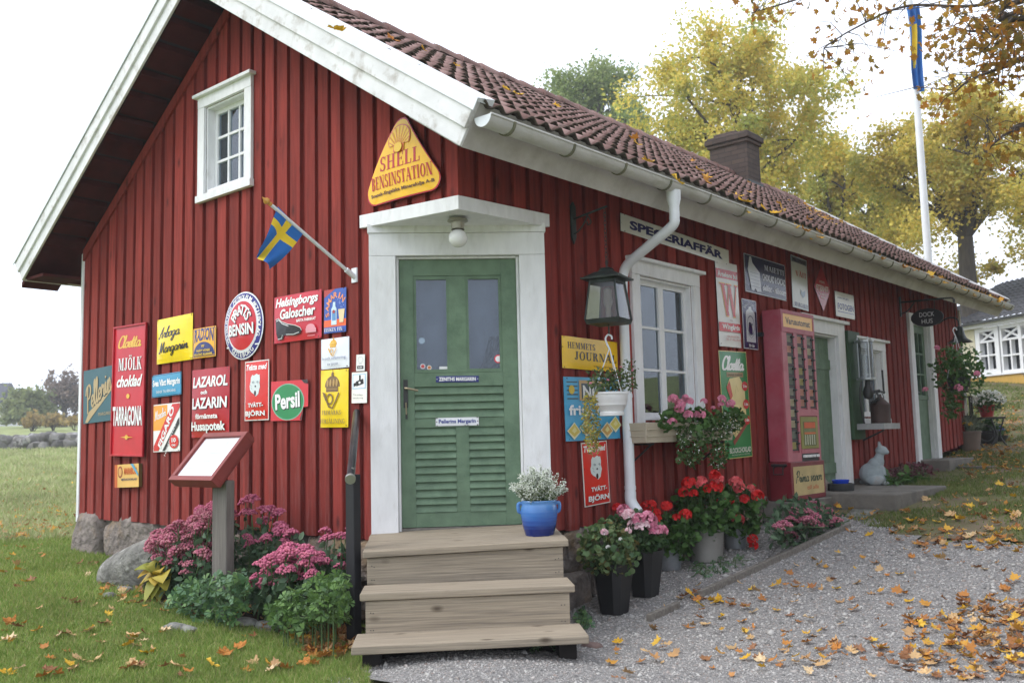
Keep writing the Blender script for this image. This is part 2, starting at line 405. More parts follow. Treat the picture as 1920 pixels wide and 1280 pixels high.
# ------------------------------------------------------------------ foundation
def rock(mb, c, r, m, seed, n=14, k=9, pw=.75, jag=.18):
    rs = np.random.default_rng(seed); vs = []; ph = rs.uniform(0, 6.28, (6,)); ax = rs.normal(size=(6, 3))*2.2
    tmp = MB(); tmp.ball((0, 0, 0), 1, n, None, k)
    for v in tmp.v:
        p = np.array(v); d = 1+jag*sum(math.sin(ax[i] @ p+ph[i]) for i in range(6))/3
        q = np.sign(p)*np.abs(p)**pw*d
        vs.append((c[0]+q[0]*r[0], c[1]+q[1]*r[1], c[2]+q[2]*r[2]))
    mb.add(vs, tmp.f, m)
mb = MB()
mb.box((XL+.08, .10, -.4), (-.98, .3, .56), M_stone)
mb.box((-.3, .98, -.4), (-.09, YE-.05, .58), M_stone)
mb.prism([(-.98, .12, -.4), (-.10, 1.0, -.4), (-.3, 1.2, -.4), (-1.18, .32, -.4)], (0, 0, .98), M_stone)
mb.box((-.25, 5.0, .5), (-.10, YE-.05, .8), M_stone)
rock(mb, (-5.34, .12, .28), (.27, .20, .34), M_stone, 4, 30, 24, .42, .13)
rs = random.Random(5); x = -4.75
while x < -1.0:
    w = rs.uniform(.22, .36); rock(mb, (x, .12, .36+rs.uniform(-.05, .05)), (w, .14, rs.uniform(.17, .23)), M_stone, int(x*100) % 97, 24, 18, .5, .26); x += w*1.8
y = 1.2
while y < 6:
    w = rs.uniform(.13, .3); rock(mb, (-.08, y, .12+zg(0, y)*.75), (.09, w, rs.uniform(.14, .2)), M_stone, int(y*77) % 91, 20, 14, .55, .28); rock(mb, (-.08, y+.1, .42+zg(0, y)*.35), (.08, w*1.05, .14), M_stone, int(y*57) % 91, 20, 14, .55, .28); y += w*1.8
mb.build('foundation', parent=house, smooth=True)
# ------------------------------------------------------------------ roof
Y0, Y1, DXE = -.44, 12.28, 3.41
ZR = 5.565
m = bpy.data.materials.new('roof_tiles'); m.use_nodes = True; nt = m.node_tree; L = nt.links; p = nt.nodes['Principled BSDF']
tc = node(nt, 'ShaderNodeTexCoord'); sp = node(nt, 'ShaderNodeSeparateXYZ'); L.new(tc.outputs['Object'], sp.inputs[0])
sy = node(nt, 'ShaderNodeMath', operation='SNAP'); sy.inputs[1].default_value = .3; L.new(sp.outputs[1], sy.inputs[0])
sx = node(nt, 'ShaderNodeMath', operation='SNAP'); sx.inputs[1].default_value = .2845; L.new(sp.outputs[0], sx.inputs[0])
cb = node(nt, 'ShaderNodeCombineXYZ'); L.new(sx.outputs[0], cb.inputs[0]); L.new(sy.outputs[0], cb.inputs[1])
wn = node(nt, 'ShaderNodeTexWhiteNoise'); L.new(cb.outputs[0], wn.inputs[0])
cr = node(nt, 'ShaderNodeValToRGB'); L.new(wn.outputs[0], cr.inputs[0]); el = cr.color_ramp.elements
el[0].color = (.20, .118, .104, 1); el[1].color = (.33, .22, .20, 1); e2 = el.new(.5); e2.color = (.26, .158, .14, 1)
nn = node(nt, 'ShaderNodeTexNoise'); nn.inputs['Scale'].default_value = 3.2; nn.inputs['Detail'].default_value = 9; nn.inputs['Roughness'].default_value = .7; L.new(tc.outputs['Object'], nn.inputs[0])
mr = node(nt, 'ShaderNodeMapRange'); mr.inputs[1].default_value = .53; mr.inputs[2].default_value = .78; L.new(nn.outputs[0], mr.inputs[0])
mx1 = node(nt, 'ShaderNodeMixRGB'); L.new(mr.outputs[0], mx1.inputs[0]); L.new(cr.outputs[0], mx1.inputs[1]); mx1.inputs[2].default_value = (.085, .066, .05, 1)
n3 = node(nt, 'ShaderNodeTexNoise'); n3.inputs['Scale'].default_value = 34; n3.inputs['Detail'].default_value = 4; L.new(tc.outputs['Object'], n3.inputs[0])
r3 = node(nt, 'ShaderNodeMapRange'); r3.inputs[1].default_value = .62; r3.inputs[2].default_value = .72; L.new(n3.outputs[0], r3.inputs[0])
mx2 = node(nt, 'ShaderNodeMixRGB'); L.new(r3.outputs[0], mx2.inputs[0]); L.new(mx1.outputs[0], mx2.inputs[1]); mx2.inputs[2].default_value = (.27, .22, .19, 1)
L.new(mx2.outputs[0], p.inputs['Base Color']); p.inputs['Roughness'].default_value = .9; p.inputs['Specular IOR Level'].default_value = .2
bu = node(nt, 'ShaderNodeBump'); bu.inputs['Strength'].default_value = .5; bu.inputs['Distance'].default_value = .01; L.new(n3.outputs[0], bu.inputs['Height']); L.new(bu.outputs[0], p.inputs['Normal'])
M_tile = m
M_tlip = mat('tile_lip_moss_shade', (.07, .058, .042), rough=1, var=.5, scale=30, bump=.6)  # tile lips and undersides: moss tone with the gap shade put into it
roof = None
def tile_slope():
    HP = .15; NY = int((Y1-Y0)/HP)*8; ys = np.linspace(Y0, Y0+NY/8*HP, NY+1); NC = 12; cs = DXE/math.cos(math.atan(SL))/NC
    ct, st = 1/math.sqrt(1+SL*SL), SL/math.sqrt(1+SL*SL)
    prof = (.5+.5*np.cos(2*np.pi*(ys-Y0)/HP))**.85
    tix = ((ys-Y0)/.3).astype(int); V = []; Fc = []; MI = []; o = 0
    for k in range(NC):
        s0 = k*cs; s1 = s0+cs; j1 = rng.uniform(-.012, .012, tix.max()+1)[tix]; j2 = rng.uniform(-.004, .006, tix.max()+1)[tix]
        rows = [(s0-.07, .0, .026), (s0+.12, .012, .03), (s0+.25, .022, .036), (s1, .030, .038), (s1, .017, .035), (s1-.075, .006, .031)]
        for i, (s, h, a) in enumerate(rows):
            ss = s+(j1 if i >= 3 else 0); hh = h+a*prof+j2
            x = AX+ss*ct+hh*st; z = ZR-ss*st+hh*ct
            V.append(np.stack([x, ys, z], 1))
        n = NY+1
        for i in range(5):
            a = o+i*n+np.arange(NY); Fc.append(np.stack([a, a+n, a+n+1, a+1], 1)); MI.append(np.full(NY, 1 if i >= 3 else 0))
        o += 6*n
    return np.concatenate(V), np.concatenate(Fc), np.concatenate(MI)
v, f, mi = tile_slope()
roof = mesh_np('roof', v, f, [M_tile, M_tlip], house, smooth=False, mi=mi)
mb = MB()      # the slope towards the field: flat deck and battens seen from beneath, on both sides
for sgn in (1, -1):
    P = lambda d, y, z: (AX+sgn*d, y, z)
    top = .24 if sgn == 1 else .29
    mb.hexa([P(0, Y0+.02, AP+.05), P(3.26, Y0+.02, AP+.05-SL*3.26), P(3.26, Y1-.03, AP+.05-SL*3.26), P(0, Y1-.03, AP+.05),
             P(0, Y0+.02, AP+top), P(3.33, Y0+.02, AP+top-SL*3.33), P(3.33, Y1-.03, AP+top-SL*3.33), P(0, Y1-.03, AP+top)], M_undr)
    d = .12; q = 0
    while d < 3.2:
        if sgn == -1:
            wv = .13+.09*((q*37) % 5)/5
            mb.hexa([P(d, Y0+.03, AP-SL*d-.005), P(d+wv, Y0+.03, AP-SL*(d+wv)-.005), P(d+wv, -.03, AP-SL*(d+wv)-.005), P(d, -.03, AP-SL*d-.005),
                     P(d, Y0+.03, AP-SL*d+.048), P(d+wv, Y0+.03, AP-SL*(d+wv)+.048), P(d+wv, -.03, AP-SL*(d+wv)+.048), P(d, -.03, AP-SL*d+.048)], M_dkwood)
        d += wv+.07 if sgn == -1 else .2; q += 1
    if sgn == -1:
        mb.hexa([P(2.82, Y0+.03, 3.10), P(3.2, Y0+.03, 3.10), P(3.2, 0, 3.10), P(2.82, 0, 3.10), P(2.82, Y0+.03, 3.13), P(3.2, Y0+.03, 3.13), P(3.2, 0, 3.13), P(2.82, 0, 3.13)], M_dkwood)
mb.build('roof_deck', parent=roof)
mb = MB(); rs = random.Random(8); y = Y0
while y < Y1-.3:      # ridge tiles
    r0 = .115+rs.uniform(-.004, .004); n = 10
    vs = []; 
    for yy, rr in ((y, r0+.015), (y+.05, r0+.014), (y+.42, r0-.006)):
        for k in range(n+1):
            a = math.pi*k/n; vs.append((AX+math.cos(a)*rr*1.15, yy, ZR-.02+rs.uniform(-.003, .003)+math.sin(a)*rr*.95))
    fs = [(i*(n+1)+k, i*(n+1)+k+1, (i+1)*(n+1)+k+1, (i+1)*(n+1)+k) for i in range(2) for k in range(n)]+[tuple(range(n+1))]
    mb.add(vs, fs, M_tile); y += .37
mb.build('ridge_tiles', parent=roof, smooth=True)
# verge boards, front and rear: lower board, thicker upper board, folded metal on top
def verge(yf, yb, sgn, name='bargeboard'):
    ct, st = .832, .555
    def pt(d, h, y): return (AX+sgn*(d*1.0+h*st), y, AP-.015-SL*d+h*ct)
    e = AX*-1+.455
    lo = MB(); lo.hexa([pt(0 if 1 else 0, 0, yf+.022*(1 if yf < 5 else -1)), pt(e, 0, yf+.022*(1 if yf < 5 else -1)), pt(e, 0, yb), pt(0, 0, yb), pt(-.0, .14, yf+.022*(1 if yf < 5 else -1)), pt(e, .14, yf+.022*(1 if yf < 5 else -1)), pt(e, .14, yb), pt(0, .14, yb)], M_barge)
    lo.hexa([pt(0, .115, yf), pt(e, .115, yf), pt(e, .115, yb), pt(0, .115, yb), pt(-.2, .29, yf), pt(e, .29, yf), pt(e, .29, yb), pt(-.2, .29, yb)], M_barge)
    return lo, pt, e
for yf, yb in ((-.475, -.43), (12.32, 12.275)):
    for sgn in (1, -1):
        lo, pt, e = verge(yf, yb, sgn); b = lo.build('bargeboard', parent=house, bev=.004)
        s = 1 if yf < 5 else -1
        fl = MB(); fl.hexa([pt(-.2, .292, yf-.012*s), pt(e+.02, .292, yf-.012*s), pt(e+.02, .292, yf+.13*s), pt(-.2, .292, yf+.13*s), pt(-.2, .315, yf-.012*s), pt(e+.02, .315, yf-.012*s), pt(e+.02, .335, yf+.13*s), pt(-.2, .335, yf+.13*s)], M_metalw)
        fl.hexa([pt(-.17, .235, yf-.014*s), pt(e+.02, .235, yf-.014*s), pt(e+.02, .235, yf-.006*s), pt(-.17, .235, yf-.006*s), pt(-.2, .315, yf-.014*s), pt(e+.02, .315, yf-.014*s), pt(e+.02, .315, yf-.006*s), pt(-.2, .315, yf-.006*s)], M_metalw)
        fl.build('verge_flashing', parent=b)
# eave board (box eave), right side visible; also left
for sgn in (1, -1):
    e0 = -AX+.45; xx = lambda d: AX+sgn*d
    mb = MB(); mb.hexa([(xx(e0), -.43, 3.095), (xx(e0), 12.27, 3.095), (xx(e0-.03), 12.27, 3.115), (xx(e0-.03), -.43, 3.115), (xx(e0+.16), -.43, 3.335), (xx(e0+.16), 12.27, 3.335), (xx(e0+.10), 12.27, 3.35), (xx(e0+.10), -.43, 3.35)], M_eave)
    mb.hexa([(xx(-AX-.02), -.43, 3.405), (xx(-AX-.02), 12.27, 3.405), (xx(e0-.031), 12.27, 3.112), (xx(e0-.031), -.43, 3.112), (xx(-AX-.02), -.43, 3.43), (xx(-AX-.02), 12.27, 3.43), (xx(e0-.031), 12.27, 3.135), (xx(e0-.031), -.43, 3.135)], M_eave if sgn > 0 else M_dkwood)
    mb.build('eave_board', parent=house)
# gutter
GX, GZ, GRR = .632, 3.25, .066
mb = MB(); n = 12; ys = [-.43, 12.34]
vs = []; fs = []
for y in ys:
    for rr in (GRR, GRR-.004):
        for k in range(n+1):
            a = math.pi+math.pi*k/n; vs.append((GX+math.cos(a)*rr, y, GZ+math.sin(a)*rr))
N = n+1
for k in range(n):
    fs += [(k, k+1, 2*N+k+1, 2*N+k), (N+k+1, N+k, 3*N+k, 3*N+k+1)]
mb.add(vs, fs, M_gutter)
mb.tube([(GX+GRR, -.43, GZ), (GX+GRR, 12.34, GZ)], .009, 8, M_gutter)
gut = mb.build('gutter', parent=house, smooth=True)
mb = MB()
for y in (-.432, 12.335):
    mb.prism([(GX+math.cos(math.pi+math.pi*k/n)*GRR*1.03, y, GZ+math.sin(math.pi+math.pi*k/n)*GRR*1.03) for k in range(n+1)], (0, .004, 0), M_metalw)
mb.build('end_cap', parent=gut)
y = -.22
while y < 12.3:
    mb = MB()
    for k in range(n):
        a, b = [math.pi+math.pi*q/n for q in (k, k+1)]
        for rr in (GRR+.003,):
            mb.hexa([(GX+math.cos(a)*rr, y, GZ+math.sin(a)*rr), (GX+math.cos(a)*rr, y+.022, GZ+math.sin(a)*rr), (GX+math.cos(b)*rr, y+.022, GZ+math.sin(b)*rr), (GX+math.cos(b)*rr, y, GZ+math.sin(b)*rr),
                     (GX+math.cos(a)*(rr+.006), y, GZ+math.sin(a)*(rr+.006)), (GX+math.cos(a)*(rr+.006), y+.022, GZ+math.sin(a)*(rr+.006)), (GX+math.cos(b)*(rr+.006), y+.022, GZ+math.sin(b)*(rr+.006)), (GX+math.cos(b)*(rr+.006), y, GZ+math.sin(b)*(rr+.006))], M_moss)
    mb.build('gutter_bracket', parent=gut); y += .62
# downpipe
dp = MB(); YD = 1.79
dp.lathe([(.058, 3.20), (.056, 3.13), (.043, 3.08), (.041, 3.03), (.038, 3.0)], (GX, YD, 0), 18, M_metalw)
dp.tube(curve([(GX, YD, 3.04), (GX, YD, 2.99), (GX-.03, YD+.005, 2.92), (.36, YD+.03, 2.80), (.14, YD+.06, 2.69), (.085, YD+.07, 2.60), (.075, YD+.07, 2.5)], 6)+[Vector((.075, YD+.07, 1.62))], .041, 16, M_metalw)
dp.tube([(.075, YD+.07, 1.64), (.075, YD+.07, .82)], .044, 16, M_metalw)
dp.tube(curve([(.075, YD+.07, .84), (.08, YD+.07, .76), (.14, YD+.07, .68)], 5), .047, 16, M_metalw)
for z in (2.35, 1.60, .86): dp.tube([(.075, YD+.07, z), (.075, YD+.07, z+.03)], .0475, 16, M_metalw)
dp.build('downpipe', parent=house, smooth=True)
# chimney
M_chim = mat('chimney_brick', (.085, .062, .055), rough=.95, var=.3, scale=4, bump=.6, bscale=18)
m = bpy.data.materials.new('brickwork'); m.use_nodes = True; nt = m.node_tree; L = nt.links; p = nt.nodes['Principled BSDF']
tc = node(nt, 'ShaderNodeTexCoord'); sp = node(nt, 'ShaderNodeSeparateXYZ'); L.new(tc.outputs['Object'], sp.inputs[0])
ad = node(nt, 'ShaderNodeMath', operation='ADD'); L.new(sp.outputs[0], ad.inputs[0]); L.new(sp.outputs[1], ad.inputs[1])
cb = node(nt, 'ShaderNodeCombineXYZ'); L.new(ad.outputs[0], cb.inputs[0]); L.new(sp.outputs[2], cb.inputs[1])
br = node(nt, 'ShaderNodeTexBrick'); L.new(cb.outputs[0], br.inputs[0]); br.inputs['Scale'].default_value = 4.2; br.inputs['Mortar Size'].default_value = .025; br.inputs['Brick Width'].default_value = 1.0; br.inputs['Row Height'].default_value = .33
br.inputs['Color1'].default_value = (.085, .06, .048, 1); br.inputs['Color2'].default_value = (.06, .043, .038, 1); br.inputs['Mortar'].default_value = (.04, .033, .03, 1)
L.new(br.outputs[0], p.inputs['Base Color']); p.inputs['Roughness'].default_value = .95
bu = node(nt, 'ShaderNodeBump'); bu.inputs['Strength'].default_value = .8; bu.inputs['Distance'].default_value = .02; bu.invert = True; L.new(br.outputs['Fac'], bu.inputs['Height']); L.new(bu.outputs[0], p.inputs['Normal'])
cx0, cx1, cy0, cy1 = -3.10, -2.42, 9.4, 9.85
ch = MB(); ch.box((cx0, cy0, 4.6), (cx1, cy1, 6.06), m)
chim = ch.build('chimney', parent=house)
cc = MB()
cc.box((cx0-.035, cy0-.035, 6.06), (cx1+.035, cy1+.035, 6.12), m); cc.box((cx0-.065, cy0-.065, 6.12), (cx1+.065, cy1+.065, 6.215), m); cc.box((cx0-.03, cy0-.03, 6.215), (cx1+.03, cy1+.03, 6.25), M_chim)
cc.box((cx0+.06, cy0+.03, 6.25), (cx1-.20, cy1-.05, 6.31), M_chim)
cc.build('chimney_cap', parent=chim, bev=.015)
fl = MB(); fl.box((cx0-.03, cy0-.03, 5.0), (cx1+.03, cy1+.03, 5.42), M_dark); fl.build('chimney_flashing', parent=chim)
# ------------------------------------------------------------------ porch canopy and main door
cn = MB(); CZ0, CZ1 = 2.855, 2.945
def wed(p0, p1, nrm, z):        # fascia along a wall
    a = Vector(p0); b = Vector(p1); n = Vector(nrm)*.03
    cn.hexa([a, b, b+n, a+n, a+Vector((0, 0, .098)), b+Vector((0, 0, .098)), b+n+Vector((0, 0, .098)), a+n+Vector((0, 0, .098))], M_white)
wed((-1.0, -.001, 2.888), (.031, -.001, 2.848), (0, -1, 0), 0); wed((.001, -.002, 2.849), (.001, .968, 2.882), (1, 0, 0), 0)
cn.prism([(-.98, .0, 2.885), (0, 0, 2.865), (0, .96, 2.885), (-.1, 1.0, 2.885), (-1.0, .1, 2.885)], (0, 0, .03), M_white)
cn.build('porch_canopy', parent=house, bev=.003)
# casing
cs = MB(); HW = .655
for s in (-1, 1):
    a, b = sorted((s*HW, s*(HW-.195)))
    cs.prism([(a, .52 if s < 0 else .55, 0), (b, .52 if s < 0 else .55, 0), (b, 2.66 if s < 0 else 2.66, 0), (a, 2.66, 0)], (0, 0, .045), M_white, FD)
cs.prism([(-HW, 2.662, .0), (HW, 2.662, 0), (HW, 2.83, 0), (-HW, 2.83, 0)], (0, 0, .044), M_white, FD)
cs.prism([(-HW-.01, 2.832, 0), (HW+.01, 2.832, 0), (HW+.01, 2.90, 0), (-HW-.01, 2.90, 0)], (0, 0, .055), M_white, FD)
for s in (-1, 1):
    a, b = sorted((s*.458, s*.44)); cs.box((a, .6, -.10), (b, 2.66, -.001), M_white, FD)
cs.box((-.439, 2.645, -.10), (.439, 2.66, -.001), M_white, FD)
for s in (-1, 1):  # wall edge behind casing
    a, b = sorted((s*.459, s*(HW-.01))); cs.box((a, .5, -.12), (b, 2.9, -.002), M_white, FD)
cs.box((-.458, 2.663, -.12), (.458, 2.9, -.002), M_white, FD)
cs.build('door_casing', parent=house, bev=.003)
# leaf
LW0, LW1, LZ0, LZ1 = -.438, .438, .665, 2.643
LH = LZ1-LZ0; LWD = LW1-LW0
du = lambda a: LW0+a*LWD
dz = lambda b: LZ1-b*LH
dr = MB()
def dbox(a0, b0, a1, b1, n0, n1, m=M_green): dr.box((du(a0), dz(b1), n0), (du(a1), dz(b0), n1), m, FD)
dbox(0, 0, .118, 1, -.07, -.03); dbox(.87, 0, 1, 1, -.07, -.03)
dbox(.119, 0, .869, .062, -.07, -.031); dbox(.119, .432, .869, .482, -.068, -.032); dbox(.119, .60, .869, .635, -.068, -.032); dbox(.119, .948, .869, 1, -.07, -.031)
dbox(.42, .063, .565, .431, -.068, -.033); dbox(.46, .636, .57, .947, -.068, -.033)
for a0, a1 in ((.119, .42), (.565, .869)):    # glazing beads
    dbox(a0, .063, a0+.022, .431, -.066, -.038); dbox(a1-.022, .063, a1, .431, -.066, -.038); dbox(a0+.022, .063, a1-.022, .076, -.066, -.038); dbox(a0+.022, .418, a1-.022, .431, -.066, -.038)
def slats(a0, b0, a1, b1, n):
    dbox(a0, b0, a1, b1, -.07, -.062)
    for i in range(n):
        t0 = b0+(b1-b0)*i/n; t1 = b0+(b1-b0)*(i+1)/n
        z0, z1 = dz(t1)+random.uniform(-.003, .003), dz(t0)
        dr.hexa([FD @ Vector(q) for q in ((du(a0), z0, -.06), (du(a1), z0, -.06), (du(a1), z0, -.024), (du(a0), z0, -.024), (du(a0), z1, -.06), (du(a1), z1, -.06), (du(a1), z1+.004, -.052), (du(a0), z1+.004, -.052))], M_green)
slats(.119, .483, .869, .599, 4); slats(.119, .636, .459, .947, 11); slats(.571, .636, .869, .947, 11)
door = dr.build('door', parent=house)
for a0, a1 in ((.141, .398), (.587, .847)):
    g = MB(); g.box((du(a0), dz(.418), -.056), (du(a1), dz(.076), -.050), M_doorglass, FD); g.build('pane', parent=door)
    g = MB(); g.box((du(a0)-.01, dz(.43), -.17), (du(a1)+.01, dz(.07), -.16), mat('grey_backing', (.17, .185, .215), rough=.9), FD); g.build('pane_backing', parent=door)  # plain bluish grey board set close behind the glass
hd = MB(); hd.box((du(.025), dz(.56), -.03), (du(.062), dz(.455), -.024), M_iron, FD)
hd.tube([FD @ Vector(q) for q in ((du(.043), dz(.488), -.024), (du(.043), dz(.488), .03), (du(.06), dz(.489), .036), (du(.15), dz(.498), .034))], .008, 8, mat('brass_dull', (.3, .25, .17), rough=.4, metal=.7))
hd.tube([FD @ Vector(q) for q in ((du(.045), dz(.535), -.022), (du(.045), dz(.535), -.002))], .012, 8, M_iron)
hd.tube([FD @ Vector(q) for q in ((du(.045), dz(.535), -.008), (du(.048), dz(.585), -.008))], .005, 6, mat('brass_dull', (0, 0, 0)))
hd.box((du(.04), dz(.602), -.014), (du(.058), dz(.58), -.010), M_iron, FD)
hd.build('handle', parent=door)
st = MB()
def sticker(a, b, r, c, c2):
    st.prism([(du(a)+r*math.cos(k*math.pi/4+.39), dz(b)+r*math.sin(k*math.pi/4+.39), -.0495) for k in range(8)], (0, 0, .0006), enamel(c), FD)
    st.prism([(du(a)+r*.72*math.cos(k*math.pi/4+.39), dz(b)+r*.72*math.sin(k*math.pi/4+.39), -.0489) for k in range(8)], (0, 0, .0005), enamel(c2), FD)
sticker(.835, .382, .033, (225, 60, 75), (235, 235, 235)); sticker(.19, .405, .02, (225, 225, 228), (190, 70, 70)); sticker(.245, .41, .018, (230, 225, 215), (200, 120, 70)); sticker(.185, .308, .024, (150, 170, 190), (155, 174, 194))
st.box((du(.8), dz(.384), -.0478), (du(.868), dz(.379), -.0474), enamel((225, 60, 75)), FD) if 0 else None
st.box((du(.33), dz(.417), -.0495), (du(.4), dz(.407), -.048), enamel((225, 225, 225)), FD)
st.build('sticker', parent=door)
rk = MB(); q = lambda a, b: FD @ Vector((du(a), dz(b), -.085))
rk.tube([q(.66, .425), q(.72, .40), q(.76, .355), q(.765, .32)], [.006, .02, .028, .012], 8, M_dark); rk.tube(curve([q(.765, .33), q(.77, .305), q(.80, .30), q(.805, .33), q(.79, .345)], 5), .012, 8, M_dark); rk.tube(curve([q(.80, .36), q(.83, .32), q(.85, .30), q(.87, .31)], 5), [.022]*15+[.012], 8, M_dark); rk.box((du(.72), dz(.418), -.11), (du(.845), dz(.385), -.07), M_dark, FD); rk.box((du(.78), dz(.385), -.11), (du(.845), dz(.345), -.07), M_dark, FD); rk.tube([q(.70, .43), q(.80, .40), q(.87, .38)], [.02, .024, .026], 8, M_dark)
rk.build('iron_rack', parent=door)
# threshold
th = MB(); th.box((-.46, .60, -.12), (.46, .660, -.032), mat('grey_wood', (.21, .19, .165), rough=.85, var=.22, scale=4, stretch=(1, 8, 8), bump=.4, bscale=20, col2=(.13, .115, .095), c2=(.5, .75), c2scale=5), FD); th.build('threshold', parent=house)
# ------------------------------------------------------------------ windows and side doors
def window(M, op, cas, cols, rows, rec, name='window', leafs=1, lint=.0, curtain=True, sillw=.03, cw=.30):
    u0, u1, z0, z1 = op; mb = MB(); c = cas
    mb.box((u0-c, z0-.02, 0), (u0, z1, .03), M_white, M); mb.box((u1, z0-.02, 0), (u1+c, z1, .03), M_white, M)
    mb.box((u0-c-.0, z1+.001, 0), (u1+c, z1+c*.95, .032), M_white, M)
    mb.box((u0-c-lint, z1+c*.95, 0), (u1+c+lint, z1+c*.95+.03, .06+lint*.3), M_white, M)
    mb.box((u0-c-.01, z0-.085, 0), (u1+c+.01, z0-.021, .045), M_white, M)
    for a, b in ((u0+.0005, u0+.018), (u1-.018, u1-.0005)): mb.box((a, z0, -rec-.05), (b, z1, -.0005), M_white, M)
    mb.box((u0+.018, z1-.02, -rec-.05), (u1-.018, z1-.0005, -.0005), M_white, M); mb.box((u0+.018, z0+.0005, -rec-.05), (u1-.018, z0+.025, -.0005), M_white, M)
    w = mb.build(name, parent=house, bev=.003)
    w2 = (u1-u0-.036)/leafs
    for l in range(leafs):
        a = u0+.018+l*w2; b = a+w2; s = MB(); fw = .042; za, zb = z0+.025, z1-.02; n0, n1 = -rec-.035, -rec
        s.box((a+.001, za, n0), (a+fw, zb, n1), M_white, M); s.box((b-fw, za, n0), (b-.001, zb, n1), M_white, M)
        s.box((a+fw, zb-fw, n0), (b-fw, zb, n1-.001), M_white, M); s.box((a+fw, za, n0), (b-fw, za+fw, n1-.001), M_white, M)
        for i in range(1, cols):
            x = a+fw+(b-a-2*fw)*i/cols; s.box((x-.01, za+fw, n0), (x+.01, zb-fw, n1-.003), M_white, M)
        for i in range(1, rows):
            z = za+fw+(zb-za-2*fw)*i/rows; s.box((a+fw, z-.011, n0), (b-fw, z+.011, n1-.004), M_white, M)
        s.build('sash', parent=w)
        g = MB(); g.box((a+fw*.7, za+fw*.7, n0+.012), (b-fw*.7, zb-fw*.7, n0+.016), M_glass, M); g.build('pane', parent=w)
    if curtain:
        for s, a, b in ((1, u0+.02, u0+(u1-u0)*cw), (-1, u1-(u1-u0)*cw, u1-.02)):
            n = 24; vs = []
            for i in range(n+1):
                t = i/n; u = a+(b-a)*t; d = -rec-.052+.010*math.sin(t*19)
                vs += [M @ Vector((u, z0+.03, d)), M @ Vector((u, z1-.02, d))]
            g = MB(); g.add(vs, [(2*i, 2*i+2, 2*i+3, 2*i+1) for i in range(n)], M_curtain); g.build('curtain', parent=w, smooth=True)
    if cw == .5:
        g = MB(); g.box((u0-.35, z0-.1, -rec-.10), (u1+.2, z1+.1, -rec-.095), mat('pale_sheen', (.62, .66, .72), rough=.9, var=.1), M); g.build('sky_sheen_board', parent=w)  # added pale board, stands in for the sky reflection in the panes
    bk = MB(); bk.box((u0-.3, z0-.3, -.9), (u1+.3, z1+.3, -.88), M_int, M); bk.build('room', parent=w)
    return w
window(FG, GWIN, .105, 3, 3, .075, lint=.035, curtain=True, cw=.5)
w1 = window(FW, W1, .125, 1, 3, .05, leafs=2, lint=.05)
g = MB(); g.box((2.3, 1.44, -.3), (2.42, 1.62, -.22), paint((150, 45, 40)), FW); g.box((2.5, 1.44, -.26), (2.56, 1.60, -.2), paint((60, 50, 45)), FW); g.box((2.33, 1.62, -.28), (2.39, 1.70, -.24), paint((215, 140, 60)), FW); g.build('sill_goods', parent=w1)
window(FW, W2, .12, 1, 3, .06, leafs=2, lint=.06)
def side_door(op, cas, lint, glz):
    u0, u1, z0, z1 = op; c = MB()
    c.box((u0-cas, z0, 0), (u0, z1, .04), M_white, FW); c.box((u1, z0-.02, 0), (u1+cas, z1, .04), M_white, FW); c.box((u0-cas, z1+.001, 0), (u1+cas, z1+cas*.75, .041), M_white, FW)
    if lint: c.box((u0-cas-lint, z1+cas*.75+.001, 0), (u1+cas+lint, z1+cas*.75+.035, .09), M_white, FW)
    for a, b in ((u0, u0+.018), (u1-.018, u1)): c.box((a+.0005, z0, -.16), (b-.0005, z1, -.0005), M_white, FW)
    c.box((u0+.018, z1-.02, -.16), (u1-.018, z1-.0005, -.0005), M_white, FW)
    c.build('door_casing', parent=house)
    d = MB(); a, b = u0+.02, u1-.02; q = M_green
    if not glz:
        n = 6
        for i in range(n): d.box((a+(b-a)*i/n+.002, z0, -.13), (a+(b-a)*(i+1)/n-.002, z1-.022, -.09), q, FW)
        d.box((a, z0+.2, -.09), (b, z0+.32, -.075), q, FW); d.box((a, z1-.4, -.09), (b, z1-.28, -.075), q, FW)
        dd = d.build('door', parent=house)
    else:
        zm = z0+(z1-z0)*.47; d.box((a, z0, -.11), (b, zm-.04, -.06), q, FW); d.box((a, zm-.04, -.11), (b, zm+.02, -.045), q, FW)
        d.box((a, zm+.02, -.11), (a+.1, z1-.022, -.05), q, FW); d.box((b-.1, zm+.02, -.11), (b, z1-.022, -.05), q, FW); d.box((a+.1, z1-.13, -.11), (b-.1, z1-.022, -.051), q, FW)
        for i in (1, 2):
            x = a+.1+(b-a-.2)*i/3; d.box((x-.012, zm+.02, -.1), (x+.012, z1-.13, -.052), q, FW)
            z = zm+.02+(z1-.13-zm-.02)*i/3; d.box((a+.1, z-.012, -.1), (b-.1, z+.012, -.053), q, FW)
        dd = d.build('door', parent=house)
        g = MB(); g.box((a+.09, zm+.01, -.085), (b-.09, z1-.12, -.08), M_glass, FW); g.build('pane', parent=dd)
        g = MB()
        for i, c_ in enumerate(((60, 70, 90), (185, 185, 185), (190, 120, 90), (150, 160, 165), (200, 200, 196), (90, 110, 120))):
            g.box((a+.1+i*.085, zm+.25+.1*(i % 2), -.3), (a+.165+i*.085, z1-.2-.15*(i % 3), -.27), paint(c_), FW)
        g.build('shelf_goods', parent=dd)
    h = MB(); h.tube([FW @ Vector(p) for p in ((a+.05, z0+1.0, -.08), (a+.05, z0+1.0, .0), (a+.16, z0+.99, .0))], .01, 8, M_iron); h.build('handle', parent=dd)
    bk = MB(); bk.box((u0-.2, z0, -.9), (u1+.2, z1, -.88), M_int, FW); bk.build('hall', parent=dd)
side_door(D2, .20, .05, False); side_door(D3, .16, 0, True)
